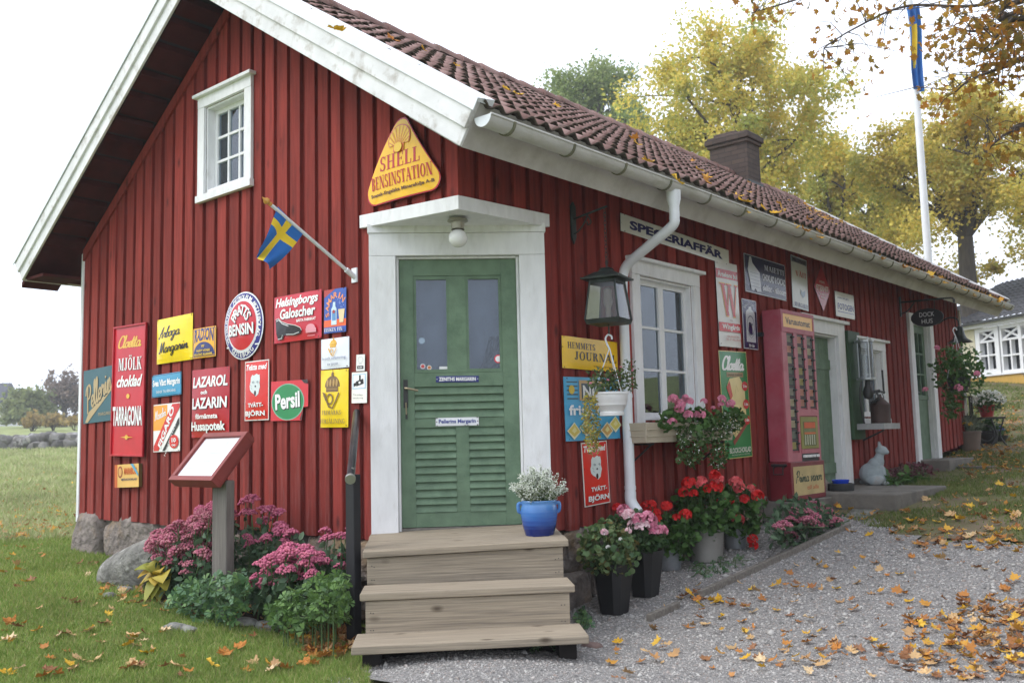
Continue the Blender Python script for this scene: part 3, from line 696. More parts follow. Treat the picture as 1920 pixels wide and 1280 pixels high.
# ------------------------------------------------------------------ lettering
TXT = {}
def bfont(s, shear=0.0, off=0.0, sp=1.0):
    k = (s, shear, off, sp)
    if k not in TXT:
        cu = bpy.data.curves.new('lettering', 'FONT'); cu.body = s; cu.shear = shear; cu.offset = off; cu.space_character = sp; cu.resolution_u = 3
        o = bpy.data.objects.new('lettering', cu); me = bpy.data.meshes.new_from_object(o)
        TXT[k] = ([(v.co.x, v.co.y) for v in me.vertices], [tuple(p.vertices) for p in me.polygons])
        bpy.data.objects.remove(o); bpy.data.curves.remove(cu); bpy.data.meshes.remove(me)
    return TXT[k]
def _q(x0, y0, x1, y1): return [(x0, y0), (x1, y0), (x1, y1), (x0, y1)]
def _v(x, w=.2, y0=0, y1=1, s=.09): return [_q(x, y0, x+w, y1), _q(x-s, y0, x+w+s, y0+.05), _q(x-s, y1-.05, x+w+s, y1)]
def _d(x0, y0, x1, y1, w): return [[(x0, y0), (x0+w, y0), (x1+w, y1), (x1, y1)]]
def _arc(cx, cy, rx, ry, a0, a1, w0, w1=.07, n=10):
    out = []
    P = []
    for i in range(n+1):
        a = R(a0+(a1-a0)*i/n); w = w1+(w0-w1)*abs(math.cos(a))
        P.append(((cx+rx*math.cos(a), cy+ry*math.sin(a)), (cx+(rx-w)*math.cos(a), cy+(ry-min(w, .11))*math.sin(a))))
    return [[P[i][0], P[i+1][0], P[i+1][1], P[i][1]] for i in range(n)]
T = .2
SER = {
 'A': (.9, _d(.06, 0, .38, 1, .07)+_d(.62, 0, .34, 1, T)+[_q(.2, .3, .66, .37), _q(-.02, 0, .24, .05), _q(.54, 0, .92, .05)]),
 'B': (.74, _v(.1)+_arc(.36, .26, .34, .27, -90, 90, T)+_arc(.36, .75, .3, .25, -90, 90, T)),
 'C': (.76, _arc(.45, .5, .42, .51, 50, 310, T)+[_q(.66, .68, .73, .98), _q(.66, .02, .72, .25)]),
 'D': (.84, _v(.1)+_arc(.3, .5, .5, .5, -90, 90, T)),
 'E': (.7, _v(.1)+[_q(.3, .94, .64, 1), _q(.3, 0, .64, .06), _q(.3, .48, .54, .54), _q(.58, .72, .64, 1), _q(.6, 0, .66, .28), _q(.48, .4, .54, .62)]),
 'F': (.66, _v(.1)+[_q(.3, .94, .64, 1), _q(.3, .48, .52, .54), _q(.58, .72, .64, 1), _q(.47, .4, .53, .62)]),
 'G': (.82, _arc(.45, .5, .42, .51, 50, 330, T)+[_q(.6, .05, .78, .42), _q(.5, .4, .84, .45), _q(.66, .7, .73, .98)]),
 'H': (.92, _v(.1)+_v(.6)+[_q(.3, .47, .6, .54)]),
 'I': (.42, _v(.1)),
 'J': (.6, [_q(.26, .2, .46, 1), _q(.16, .95, .56, 1)]+_arc(.24, .2, .22, .2, 180, 360, .17)),
 'K': (.86, _v(.1)+_d(.3, .42, .62, 1, .08)+_d(.62, 0, .36, .56, T)+[_q(.55, 0, .9, .05), _q(.52, .95, .84, 1)]),
 'L': (.68, _v(.1)+[_q(.3, 0, .62, .06), _q(.57, 0, .64, .3)]),
 'M': (1.08, _v(.1, .07)+_d(.42, .05, .12, 1, T)+_d(.46, .05, .76, 1, .08)+_v(.76)),
 'N': (.94, _v(.12, .07)+_d(.62, 0, .14, 1, T)+_v(.76, .07)),
 'O': (.86, _arc(.43, .5, .4, .51, 0, 360, T, n=20)),
 'P': (.7, _v(.1)+_arc(.34, .72, .32, .28, -90, 90, T)),
 'R': (.84, _v(.1)+_arc(.34, .74, .3, .26, -90, 90, T)+_d(.58, 0, .34, .5, T)+[_q(.52, 0, .86, .05)]),
 'S': (.66, _arc(.34, .73, .27, .28, 30, 270, .17)+_arc(.32, .27, .29, .28, 210, 450, .18)+[_q(.55, .7, .6, .98), _q(.05, .02, .1, .3)]),
 'T': (.76, _v(.28)+[_q(.02, .93, .74, 1), _q(.02, .72, .08, 1), _q(.68, .72, .74, 1)]),
 'U': (.9, [_q(.1, .25, .3, 1), _q(.66, .25, .73, 1), _q(0, .95, .4, 1), _q(.58, .95, .82, 1)]+_arc(.415, .28, .315, .29, 180, 360, .16)),
 'V': (.88, _d(.38, 0, .06, 1, T)+_d(.42, 0, .7, 1, .07)+[_q(-.02, .95, .34, 1), _q(.6, .95, .86, 1)]),
 'W': (1.3, _d(.34, 0, .06, 1, T)+_d(.38, 0, .56, .95, .08)+_d(.82, 0, .52, 1, T)+_d(.88, 0, 1.12, 1, .08)+[_q(-.04, .95, .36, 1), _q(1.0, .95, 1.28, 1), _q(.42, .95, .8, 1)]),
 '-': (.4, [_q(.05, .4, .35, .5)]), ' ': (.4, []), '.': (.25, [_q(.06, 0, .18, .12)]),
}
for a, b in (('Ä', 'A'), ('Ö', 'O')): SER[a] = (SER[b][0], SER[b][1]+[_q(.22, 1.07, .36, 1.2), _q(.5, 1.07, .64, 1.2)])
def _rib(pts, w, n=5):
    C = curve([(x, y, 0) for x, y in pts], n); out = []
    L_ = []
    for i, p in enumerate(C):
        t = (C[min(i+1, len(C)-1)]-C[max(i-1, 0)]); t = t.normalized() if t.length > 0 else Vector((1, 0, 0)); nn = Vector((-t.y, t.x, 0))
        ww = w*(.62+.5*abs(t.y))
        L_.append((p+nn*ww/2, p-nn*ww/2))
    return [[(a[0].x, a[0].y), (b[0].x, b[0].y), (b[1].x, b[1].y), (a[1].x, a[1].y)] for a, b in zip(L_, L_[1:])]
SCR = {
 'a': (.55, [[(.42, .38), (.25, .46), (.06, .3), (.08, .05), (.25, 0), (.4, .2), (.43, .42), (.4, .1), (.5, 0), (.62, .12)]]),
 'r': (.45, [[(0, .1), (.12, .42), (.16, .47), (.18, .36), (.36, .4), (.3, .1), (.4, 0), (.52, .12)]]),
 'b': (.42, [[(0, .12), (.2, .7), (.2, .98), (.1, .9), (.06, .3), (.1, .03), (.28, .02), (.36, .25), (.28, .42), (.46, .36)]]),
 'o': (.45, [[(.3, .45), (.1, .38), (.04, .15), (.18, 0), (.36, .12), (.36, .35), (.26, .45), (.5, .4)]]),
 'g': (.55, [[(.42, .38), (.25, .46), (.06, .3), (.08, .06), (.25, .02), (.4, .2), (.43, .42), (.38, -.2), (.2, -.42), (.06, -.3), (.3, -.08), (.6, .12)]]),
 'i': (.28, [[(0, .1), (.12, .45), (.1, .1), (.2, 0), (.32, .12)], [(.14, .62), (.16, .7)]]),
 'n': (.52, [[(0, .1), (.1, .44), (.1, 0), (.14, .25), (.3, .45), (.36, .3), (.34, .08), (.44, 0), (.56, .12)]]),
 'm': (.78, [[(0, .1), (.1, .44), (.1, 0), (.14, .25), (.28, .45), (.34, .3), (.33, 0), (.38, .25), (.52, .45), (.58, .3), (.56, .08), (.66, 0), (.8, .12)]]),
 'l': (.27, [[(0, .12), (.22, .75), (.2, 1.0), (.1, .85), (.08, .15), (.18, 0), (.3, .12)]]),
 'e': (.36, [[(.02, .18), (.3, .28), (.26, .44), (.1, .4), (.04, .15), (.18, 0), (.4, .14)]]),
 't': (.3, [[(0, .12), (.16, .85), (.1, .12), (.2, 0), (.34, .12)], [(-.04, .52), (.34, .56)]]),
 'v': (.5, [[(0, .35), (.1, .45), (.16, .05), (.2, 0), (.4, .3), (.42, .46), (.55, .4)]]),
 'k': (.5, [[(0, .12), (.2, .75), (.18, 1), (.1, .85), (.08, 0)], [(.1, .18), (.36, .44)], [(.16, .24), (.34, .0), (.5, .1)]]),
 'C': (.6, [[(.6, .8), (.5, .98), (.25, .95), (.05, .55), (.1, .1), (.35, 0), (.65, .15)]]),
 'A': (.78, [[(-.05, .12), (.1, .0), (.4, .6), (.6, 1), (.58, .5), (.6, .05), (.76, .06)], [(.12, .36), (.66, .44)]]),
 'M': (1.0, [[(-.05, .1), (.1, 0), (.2, .5), (.32, 1), (.38, .4), (.42, .08), (.6, .6), (.78, 1), (.78, .4), (.84, .03), (1.0, .12)]]),
 'P': (.62, [[(.12, -.1), (.2, .5), (.28, .98)], [(.0, .7), (.15, .98), (.5, 1), (.62, .75), (.45, .5), (.22, .48)]]),
 ' ': (.4, []),
}
def strokes(s, font, w=.12):
    x = 0; polys = []
    for ch in s:
        if font == 'serif': a, g = SER.get(ch, SER['I']); ps = g
        else: a, g = SCR.get(ch, SCR['i']); ps = [q for st in g for q in _rib(st, w)]
        polys += [[(px+x, py) for px, py in p] for p in ps]; x += a+(.06 if font == 'serif' else 0)
    V = []; Fs = []
    for p in polys: o = len(V); V += p; Fs.append(tuple(range(o, o+len(p))))
    return V, Fs
# ------------------------------------------------------------------ signs
class Sign:
    def __init__(s, name, label, M, pts, off=.012, thick=.003, dome=.005, col=(255, 255, 255), rough=.22, cat='sign', group=None, rim=None, shape='rect', chips=6, seed=0, square=False):
        loc = [Matrix(M).inverted() @ Vector(p) for p in pts]
        s.rs = random.Random(sum(map(ord, label))+seed)
        c = sum(loc, Vector())/len(loc)
        tl, tr, br, bl = loc
        s.w = ((tr-tl).length+(br-bl).length)/2; s.h = ((tl-bl).length+(tr-br).length)/2
        e = (tr-tl)+(br-bl); u = (tl-bl)+(tr-br)
        ang = (math.atan2(e.y, e.x)+math.atan2(-u.x, u.y))/2
        s.root = thing(name, label, cat, group=group)
        B = M @ Matrix.Translation((c.x, c.y, off)) @ Matrix.Rotation(ang, 4, 'Z')
        s.root.location = B.to_translation(); s.root.rotation_euler = B.to_euler()
        s.dome, s.thick, s.shape = dome, thick, shape; s.lev = 0.0; s.parts = {}; s.col = col; s.rough = rough
        s.base(col, rim, chips)
    def z(s, x, y):
        a, b = 2*x/s.w, 2*y/s.h
        if s.shape == 'ell': return s.dome*max(1-(a*a+b*b), 0)
        if s.shape == 'tri': return s.dome*max(1-(a*a+(b+.2)**2), 0)
        return s.dome*max(1-abs(a)**2.4, 0)*max(1-abs(b)**2.4, 0)
    def mb(s, p): return s.parts.setdefault(p, MB())
    def up(s, d=.0007): s.lev += d; return s.lev
    def P(s, a, b, l): x, y = (a-.5)*s.w, (.5-b)*s.h; return (x, y, s.thick+s.z(x, y)+l)
    def surf(s, part, pts, fs, col, l): s.mb(part).add([s.P(a, b, l) for a, b in pts], fs, col if isinstance(col, bpy.types.Material) else enamel(col, s.rough))
    def base(s, col, rim, chips):
        mbp = s.mb('plate'); m = enamel(col, s.rough)
        if s.shape == 'rect':
            n = 10; pts = [(i/n, j/n) for j in range(n+1) for i in range(n+1)]
            s.surf('plate', pts, [(j*(n+1)+i, (j+1)*(n+1)+i, (j+1)*(n+1)+i+1, j*(n+1)+i+1) for j in range(n) for i in range(n)], m, 0)
            out = [(i/n, 0) for i in range(n)]+[(1, i/n) for i in range(n)]+[(1-i/n, 1) for i in range(n)]+[(0, 1-i/n) for i in range(n)]
        else:
            if s.shape == 'ell': out = [(.5+.5*math.cos(-2*math.pi*i/40), .5+.5*math.sin(-2*math.pi*i/40)) for i in range(40)][::-1]
            else: out = s.shape_pts
            out = list(out)
            rings = [[(.5+(a-.5)*k, s.cb()+(b-s.cb())*k) for a, b in out] for k in (.33, .66, 1)]
            pts = [(.5, s.cb())]+[p for r_ in rings for p in r_]; n = len(out)
            fs = [(0, 1+(i+1) % n, 1+i) for i in range(n)]+[(1+r_*n+i, 1+r_*n+(i+1) % n, 1+(r_+1)*n+(i+1) % n, 1+(r_+1)*n+i) for r_ in range(2) for i in range(n)]
            s.surf('plate', pts, fs, m, 0)
        k = len(out)
        f0 = [s.P(a, b, 0) for a, b in out]; b0 = [(p[0], p[1], 0) for p in f0]
        mbp.add(f0+b0, [(i, (i+1) % k, k+(i+1) % k, k+i) for i in range(k)]+[tuple(range(k, 2*k))], enamel(rim or tuple(int(c*.45) for c in col), .5))
        s.out = out
        if rim:
            for sc_ in (1,):
                inn = s.inset(.008)
                s.surf('plate', out+inn, [(i, (i+1) % k, k+(i+1) % k, k+i) for i in range(k)], enamel(rim, s.rough), .0006)
        s.nchips = chips
    def cb(s): return .5 if s.shape != 'tri' else .62
    def inset(s, d):
        cb = s.cb(); return [(.5+(a-.5)*(1-2*d/s.w), cb+(b-cb)*(1-2*d/s.h)) for a, b in s.out]
    def border(s, d0, d1, col, part='plate'):
        k = len(s.out); l = s.up(); s.surf(part, s.inset(d0)+s.inset(d1), [(i, (i+1) % k, k+(i+1) % k, k+i) for i in range(k)], col, l); return s
    def rect(s, a0, b0, a1, b1, col, part='plate'):
        n = 6; l = s.up(); pts = [(a0+(a1-a0)*i/n, b0+(b1-b0)*j/n) for j in range(n+1) for i in range(n+1)]
        s.surf(part, pts, [(j*(n+1)+i, (j+1)*(n+1)+i, (j+1)*(n+1)+i+1, j*(n+1)+i+1) for j in range(n) for i in range(n)], col, l); return s
    def poly(s, pts, col, part='emblem'):
        l = s.up(); s.surf(part, pts, [tuple(range(len(pts)))], col, l); return s
    def ell(s, a, b, ra, rb, col, part='emblem', n=30, a0=0, a1=360):
        l = s.up(); pts = [(a, b)]+[(a+ra*k*math.cos(R(a0+(a1-a0)*i/n)), b-rb*k*math.sin(R(a0+(a1-a0)*i/n))) for k in (.5, 1) for i in range(n+1)]
        fs = [(0, 1+i, 2+i) for i in range(n)]+[(1+i, n+2+i, n+3+i, 2+i) for i in range(n)]
        s.surf(part, pts, fs, col, l); return s
    def ring(s, a, b, ra, rb, t, col, part='emblem', n=30, a0=0, a1=360):
        l = s.up(); pts = [(a+ra*k*math.cos(R(a0+(a1-a0)*i/n)), b-rb*k*math.sin(R(a0+(a1-a0)*i/n))) for k in (1-t, 1) for i in range(n+1)]
        s.surf(part, pts, [(i, n+1+i, n+2+i, i+1) for i in range(n)], col, l); return s
    def line(s, pts, w, col, part='emblem'):       # w in metres
        C = [Vector(((a-.5)*s.w, (.5-b)*s.h)) for a, b in pts]; l = s.up(); V = []
        for i, p in enumerate(C):
            t = (C[min(i+1, len(C)-1)]-C[max(i-1, 0)]).normalized(); nn = Vector((-t.y, t.x))*w/2
            for q in (p+nn, p-nn): V.append((q.x/s.w+.5, .5-q.y/s.h))
        s.surf(part, V, [(2*i, 2*i+1, 2*i+3, 2*i+2) for i in range(len(C)-1)], col, l); return s
    def txt(s, t, a, b, wa, hb, col, font='bold', shear=0, rot=0, sh=None, w=.12, part='lettering', off=None, warp=None):
        if sh:
            k = sh[1] if len(sh) > 1 else .004
            s.txt(t, a+k/s.w, b+k/s.h, wa, hb, sh[0], font, shear, rot, None, w, part, (off or 0)+.012 if font in ('bold', 'sans') else None, warp)
        if font in ('bold', 'sans'): V, Fs = bfont(t, shear, (.032 if font == 'bold' else 0) if off is None else off)
        else:
            V, Fs = strokes(t, font, w)
            if shear: V = [(x+shear*y, y) for x, y in V]
        x0, x1 = min(v[0] for v in V), max(v[0] for v in V); y0, y1 = min(v[1] for v in V), max(v[1] for v in V)
        W_, H_ = wa*s.w, hb*s.h; ca, sa = math.cos(R(rot)), math.sin(R(rot)); l = s.up(.0015); out = []
        for i, (x, y) in enumerate(V):
            tx, ty = (x-x0)/(x1-x0)-.5, (y-y0)/(y1-y0)-.5
            if warp: ty = ty*(1+warp[1]*(abs(tx)*2)**2)+warp[0]*(1-(2*tx)**2)
            X, Y = tx*W_, ty*H_; X, Y = X*ca-Y*sa+(a-.5)*s.w, X*sa+Y*ca+(.5-b)*s.h
            dl = l+(.000006*(i//4) if font in ('serif', 'script') else 0)
            out.append((X, Y, s.thick+s.z(X, Y)+dl))
        s.mb(part).add(out, Fs, col if isinstance(col, bpy.types.Material) else enamel(col, s.rough)); return s
    def arc(s, t, ra, rb, a0, a1, hgt, wid, col, ca=.5, cb=.5, flip=False, font='bold'):   # letters set on an arc, hgt and wid in metres
        l = s.up(.0011)
        for i, ch in enumerate(t):
            if ch == ' ': continue
            an = R(a0+(a1-a0)*(i+.5)/len(t)); V, Fs = bfont(ch, 0, .02)
            x0, x1 = min(v[0] for v in V), max(v[0] for v in V); sc_ = hgt/.72; out = []
            ww = wid*(min((x1-x0)/.5, 1.25) if ch != 'I' else .35)
            cx, cy = (ca-.5)*s.w+ra*math.cos(an), (.5-cb)*s.h+rb*math.sin(an); r_ = an-math.pi/2+(math.pi if flip else 0)
            for x, y in V:
                X = ((x-x0)/(x1-x0)-.5)*ww; Y = y*sc_-hgt/2
                X, Y = X*math.cos(r_)-Y*math.sin(r_)+cx, X*math.sin(r_)+Y*math.cos(r_)+cy
                out.append((X, Y, s.thick+s.z(X, Y)+l))
            s.mb('lettering').add(out, Fs, enamel(col, s.rough))
        return s
    def done(s):
        rust = mat('rust_chip', (.045, .025, .018), rough=.9, var=.5, scale=40); l = s.up(.0009)
        for i in range(s.nchips):        # chipped enamel at screw holes and edges
            if s.shape == 'rect':
                if i < 4: a, b = ((.03, .03), (.97, .03), (.97, .97), (.03, .97))[i]; r_ = s.rs.uniform(.005, .008)
                else:
                    e = s.rs.randrange(4); t = s.rs.random(); a, b = ((t, .004), (t, .996), (.004, t), (.996, t))[e]; r_ = s.rs.uniform(.003, .007)
            else:
                a, b = s.inset(.012)[s.rs.randrange(len(s.out))]; r_ = s.rs.uniform(.004, .007)
            pts = []
            for k in range(9):
                rr = r_*s.rs.uniform(.5, 1.3); pts.append((min(max(a+rr*math.cos(k*.698)/s.w, .001), .999), min(max(b+rr*math.sin(k*.698)/s.h, .001), .999)))
            s.surf('plate', pts, [tuple(range(9))], rust, l)
        for k, v in s.parts.items(): v.build(k, parent=s.root, local=True)
        return s
def crop(ox, oy, sc_, *p): return [(ox+a/sc_, oy+b/sc_) for a, b in p]
def gs(*px, **k): return [G(*p) for p in px]
WH, BK = (238, 238, 236), (24, 22, 24)
# --- the gable
s = Sign('enamel_sign', 'weathered teal sign with tan slanted script lettering at the white corner board', FG, gs(*crop(140, 520, 3.047, (55, 535), (236, 500), (232, 818), (60, 832))), col=(56, 96, 106), dome=.003, rough=.5)
TAN = (178, 156, 116)
s.txt('Pellerin', .5, .42, .9, .5, (30, 44, 48), 'script', .35, rot=22, w=.15).txt('Pellerin', .49, .40, .9, .5, TAN, 'script', .35, rot=22, w=.13)
s.poly([(.08, .98), (.2, .8), (.9, .42), (.93, .45), (.4, .82), (.16, .99)], TAN).txt('MARGARIN', .73, .86, .42, .06, TAN, 'sans').done()
s = Sign('framed_sign', 'tall narrow red board in a raised red frame with white and yellow lettering', FG, gs(*crop(140, 520, 3.047, (248, 290), (435, 253), (408, 1020), (222, 1022))), off=.02, thick=.012, dome=0, col=(196, 28, 44), rough=.3, chips=0)
RED = (196, 28, 44); GOLD = (226, 178, 58)
s.txt('Cloetta', .5, .125, .72, .1, GOLD, 'script', .3, w=.16).txt('MJÖLK', .53, .29, .72, .115, WH, 'serif', sh=((120, 10, 20),)).txt('choklad', .53, .43, .78, .09, WH, 'bold', .35).ell(.5, .545, .05, .018, GOLD)
s.txt('TARRAGONA', .5, .695, .9, .15, WH, 'bold', sh=((120, 10, 20),)).poly([(.3, .855), (.5, .848), (.5, .862)], GOLD).poly([(.7, .855), (.5, .862), (.5, .848)], GOLD).ell(.5, .855, .045, .018, GOLD)
fm = MB(); t = .018
for a, b in (((-s.w/2, -s.h/2), (s.w/2, -s.h/2+t)), ((-s.w/2, s.h/2-t), (s.w/2, s.h/2)), ((-s.w/2, -s.h/2+t), (-s.w/2+t, s.h/2-t)), ((s.w/2-t, -s.h/2+t), (s.w/2, s.h/2-t))): fm.box((*a, 0), (*b, .027), enamel((180, 30, 44), .4))
fm.build('frame', parent=s.root, local=True, bev=.003); s.done()
s = Sign('carton_sign', 'small tan box-shaped sign with orange letters, lowest on the gable', FG, gs(*crop(140, 520, 3.047, (255, 1068), (390, 1062), (393, 1195), (253, 1197))), off=.01, thick=.035, dome=0, col=(222, 178, 98), rough=.5, chips=0)
s.rect(.0, .0, .12, 1, (200, 96, 40)).ell(.24, .33, .1, .26, (150, 70, 40)).ell(.24, .33, .07, .18, (210, 160, 90)).txt('MARABOU', .66, .3, .5, .3, (205, 96, 30), 'bold').txt('MJÖLKCHOKLAD', .62, .66, .64, .14, (60, 66, 90), 'bold').poly([(.68, 0), (.8, 0), (1, .42), (1, .55)], (90, 160, 190)).done()
s = Sign('enamel_sign', 'bulging plain yellow enamel sign with two lines of black handwriting', FG, gs(*crop(140, 520, 3.047, (480, 242), (683, 207), (683, 468), (478, 497))), col=(246, 212, 22), dome=.03, rough=.14)
s.txt('Arboga', .4, .36, .66, .36, BK, 'script', .3, w=.12, rot=2).txt('Margarin', .5, .69, .84, .34, BK, 'script', .3, w=.12, rot=2).done()
BLU = (42, 52, 112)
s = Sign('enamel_sign', 'small yellow enamel sign with dark blue block letters over a blue half disc', FG, gs(*crop(140, 520, 3.047, (688, 295), (815, 278), (815, 448), (684, 467))), col=(240, 176, 40), dome=.012)
s.border(.01, .016, BLU).txt('RADION', .5, .27, .84, .42, BLU, 'bold', warp=(.12, .1)).ell(.5, .92, .46, .44, BLU, a0=0, a1=180, part='plate').txt('VIT', .5, .62, .14, .08, (240, 200, 80)).txt('TVÄTT VITARE', .5, .76, .6, .09, (240, 200, 80)).txt('KULÖRT KLARARE', .5, .88, .78, .09, (240, 200, 80)).done()
s = Sign('enamel_sign', 'small light blue enamel sign with white lettering left of the dark red one', FG, gs(*crop(140, 520, 3.047, (450, 558), (617, 540), (618, 668), (450, 686))), col=(58, 148, 186), dome=.005)
s.border(.006, .011, (20, 70, 110)).txt('Svea Växt Margarin', .5, .42, .92, .38, WH, 'bold').txt('SVENSK TILLVERKNING', .5, .78, .66, .12, WH, 'sans').done()
s = Sign('enamel_sign', 'white enamel sign with a diagonal red band and an orange field', FG, gs(*crop(140, 520, 3.047, (458, 725), (611, 716), (610, 990), (460, 997))), col=(236, 234, 228), dome=0)
RD = (206, 44, 42)
s.rect(0, .02, .53, .55, (240, 158, 46)).txt('Marabou', .26, .2, .46, .2, WH, 'script', .3, w=.12, rot=12)
s.poly([(.02, .98), (.02, .88), (.72, .02), (1, .02), (1, .1), (.2, .98)], RD, 'plate').txt('FIGARO', .50, .49, .92, .15, WH, 'bold', rot=56).poly([(.36, .98), (.98, .3), (.98, .44), (.46, .98)], (40, 38, 40), 'plate').txt('HALSPASTILLER', .69, .70, .86, .055, WH, 'sans', rot=57)
s.ell(.8, .8, .17, .14, RD).txt('10', .8, .77, .15, .09, WH).txt('ÖRE', .8, .87, .14, .045, WH).done()
s = Sign('enamel_sign', 'large dark red enamel sign with four rows of white block lettering above the lectern', FG, gs(*crop(140, 520, 3.047, (683, 533), (897, 505), (890, 905), (675, 920))), col=(172, 24, 36), dome=.019, rough=.16, chips=9)
s.txt('LAZAROL', .5, .19, .92, .16, WH, 'bold', .1, sh=(BK, .005)).txt('och', .38, .34, .18, .06, WH).txt('LAZARIN', .5, .50, .92, .16, WH, 'bold', .05, sh=(BK, .005)).txt('förnämsta', .45, .69, .6, .075, WH).txt('Husapotek', .48, .855, .9, .17, WH, 'bold', sh=(BK, .004)).ell(.5, .98, .04, .015, (60, 50, 45)).done()
pc = crop(400, 520, 4, (65, 365), (410, 355), (275, 153), (215, 577)); q = [G(*p) for p in pc]
cc = (q[0]+q[1]+q[2]+q[3])/4; rx = .5*((q[1].x-q[0].x)+(q[2].z-q[3].z))/2
s = Sign('round_enamel_sign', 'round bulging enamel sign, red centre inside a blue lettered ring', FG, [cc+Vector((-rx, 0, rx)), cc+Vector((rx, 0, rx)), cc+Vector((rx, 0, -rx)), cc+Vector((-rx, 0, -rx))], col=(232, 232, 236), dome=.03, rough=.14, shape='ell')
NB = (48, 46, 128)
s.ell(.5, .5, .48, .48, NB, 'plate', 48).ell(.5, .5, .375, .375, (232, 232, 236), 'plate', 48).ell(.5, .5, .362, .362, (196, 34, 46), 'plate', 48)
k = rx*2; s.arc('VESTKUSTENS PETROLEUM AKTIEBOLAG', .425*k, .425*k, 215, -25, .06*k, .05*k, WH).arc('GÖTEBORG', .428*k, .428*k, 232, 308, .07*k, .055*k, WH, flip=True)
s.arc('PRATTS', .215*k, .235*k, 158, 22, .155*k, .115*k, BK, ca=.508, cb=.508).arc('PRATTS', .215*k, .235*k, 158, 22, .15*k, .105*k, WH).txt('BENSIN', .5, .56, .62, .17, WH, 'bold', sh=(BK, .006)).rect(.09, .79, .17, .81, WH).rect(.83, .79, .91, .81, WH).done()
s = Sign('enamel_sign', 'wide red enamel sign showing a black galosh under two lines of white lettering', FG, gs(*crop(400, 520, 4, (470, 155), (825, 88), (822, 448), (468, 503))), col=(196, 40, 56), dome=.016, rough=.16)
s.txt('Helsingborgs', .49, .17, .9, .25, WH, 'bold', .2, sh=(BK, .003)).txt('Galoscher', .53, .40, .74, .22, WH, 'bold', .1, sh=(BK, .003)).txt('BÄSTA FABRIKAT', .72, .58, .38, .07, WH, 'bold')
shoe = [(.055, .50), (.13, .48), (.2, .56), (.34, .63), (.5, .68), (.6, .74), (.63, .80), (.6, .86), (.5, .885), (.36, .87), (.27, .855), (.235, .86), (.22, .93), (.11, .94), (.075, .8)]
s.poly([(a+.004, b-.012) for a, b in shoe], WH).poly(shoe, (30, 26, 30)).line([(.08, .53), (.14, .51), (.22, .6), (.36, .67)], .006, WH).line([(.11, .92), (.2, .91), (.215, .84)], .005, WH).line([(.3, .84), (.45, .86), (.58, .83)], .004, WH)
s.ell(.815, .77, .085, .08, (222, 150, 160)).rect(.72, .78, .92, .87, (222, 150, 160), 'emblem').txt('VÄRDENS', .82, .93, .15, .03, (222, 150, 160)).done()
s = Sign('enamel_sign', 'small blue and orange enamel sign with a bottle and a drinking glass', FG, gs(*crop(400, 520, 4, (843, 97), (1005, 78), (1010, 408), (843, 422))), col=(54, 88, 172), dome=.004, chips=12)
OR = (232, 100, 48)
s.rect(0, .70, 1, .86, OR).poly([(0, .18), (.5, .0), (.0, .0)], (180, 60, 50), 'plate').arc('SAMARIN', .42*s.w, .36*s.h, 205, 35, .17*s.w, .14*s.w, (240, 150, 90), ca=.58, cb=.5)
s.poly([(.36, .82), (.36, .46), (.42, .40), (.44, .30), (.54, .30), (.55, .40), (.6, .46), (.6, .82)], (200, 222, 236)).rect(.4, .5, .57, .72, (90, 140, 190), 'emblem').poly([(.68, .48), (.96, .48), (.9, .78), (.74, .78)], (226, 206, 160)).ell(.48, .52, .06, .04, (170, 60, 50))
for i in range(14): s.ell(.68+s.rs.random()*.27, .24+s.rs.random()*.22, .014, .008, (170, 200, 240), n=6)
s.txt('FYSIKEN FIN', .5, .93, .82, .08, (226, 220, 210), 'serif').done()
def bear(s):
    o = [(.3, .28), (.36, .23), (.42, .25), (.54, .22), (.6, .24), (.66, .24), (.68, .31), (.66, .38), (.69, .44), (.65, .5), (.62, .56), (.52, .6), (.47, .585), (.42, .55), (.34, .53), (.27, .49), (.25, .42), (.29, .36)]
    s.poly(o, (214, 224, 222)).ell(.49, .545, .045, .045, (60, 40, 40)).ell(.5, .43, .03, .015, (40, 36, 40)).line([(.36, .36), (.42, .345), (.46, .37)], .004, (90, 110, 115)).line([(.55, .36), (.6, .345), (.63, .37)], .004, (90, 110, 115)).ell(.41, .37, .02, .01, (120, 140, 145)).ell(.59, .37, .02, .01, (120, 140, 145)).line([(.33, .45), (.38, .48)], .003, (120, 140, 145)).line([(.3, .4), (.36, .43)], .003, (120, 140, 145))
for lab, M, fn, px in (('red sign with a white animal head on the gable, beside the green disc', FG, G, crop(400, 520, 4, (250, 635), (432, 613), (425, 1065), (247, 1078))),
                       ('narrow red enamel sign with a white animal head, by the downpipe under the blue sign', FW, LW, crop(1040, 680, 4.572, (210, 683), (428, 668), (467, 1195), (248, 1235)))):
    s = Sign('enamel_sign', lab, M, [fn(*p) for p in px], col=(212, 44, 36), dome=.012, rim=(226, 222, 214), rough=.16, chips=10, group='red signs with an animal head')
    s.txt('Tvätta med', .5, .105, .86, .1, WH, 'bold', .25); bear(s); s.txt('TVÄTT-', .52, .735, .62, .085, WH, 'bold', sh=(BK, .003)).txt('BJÖRN', .5, .885, .8, .125, WH, 'bold', sh=(BK, .003)).done()
s = Sign('enamel_sign', 'red enamel sign with a round green disc and a broken lower right corner', FG, gs((511.8, 715.8), (581, 710.8), (571 + 9.5, 787), (510, 789.5)), col=(206, 40, 48), dome=.0, rough=.14, chips=5)
s.rect(.87, .72, 1, 1, mat('falu_red', (0, 0, 0))) if 0 else None
mbp = s.parts['plate'] = MB(); s.lev = 0
out = [(0, 0), (1, 0), (1, .66), (.87, .68), (.86, .86), (.84, 1), (0, 1)]
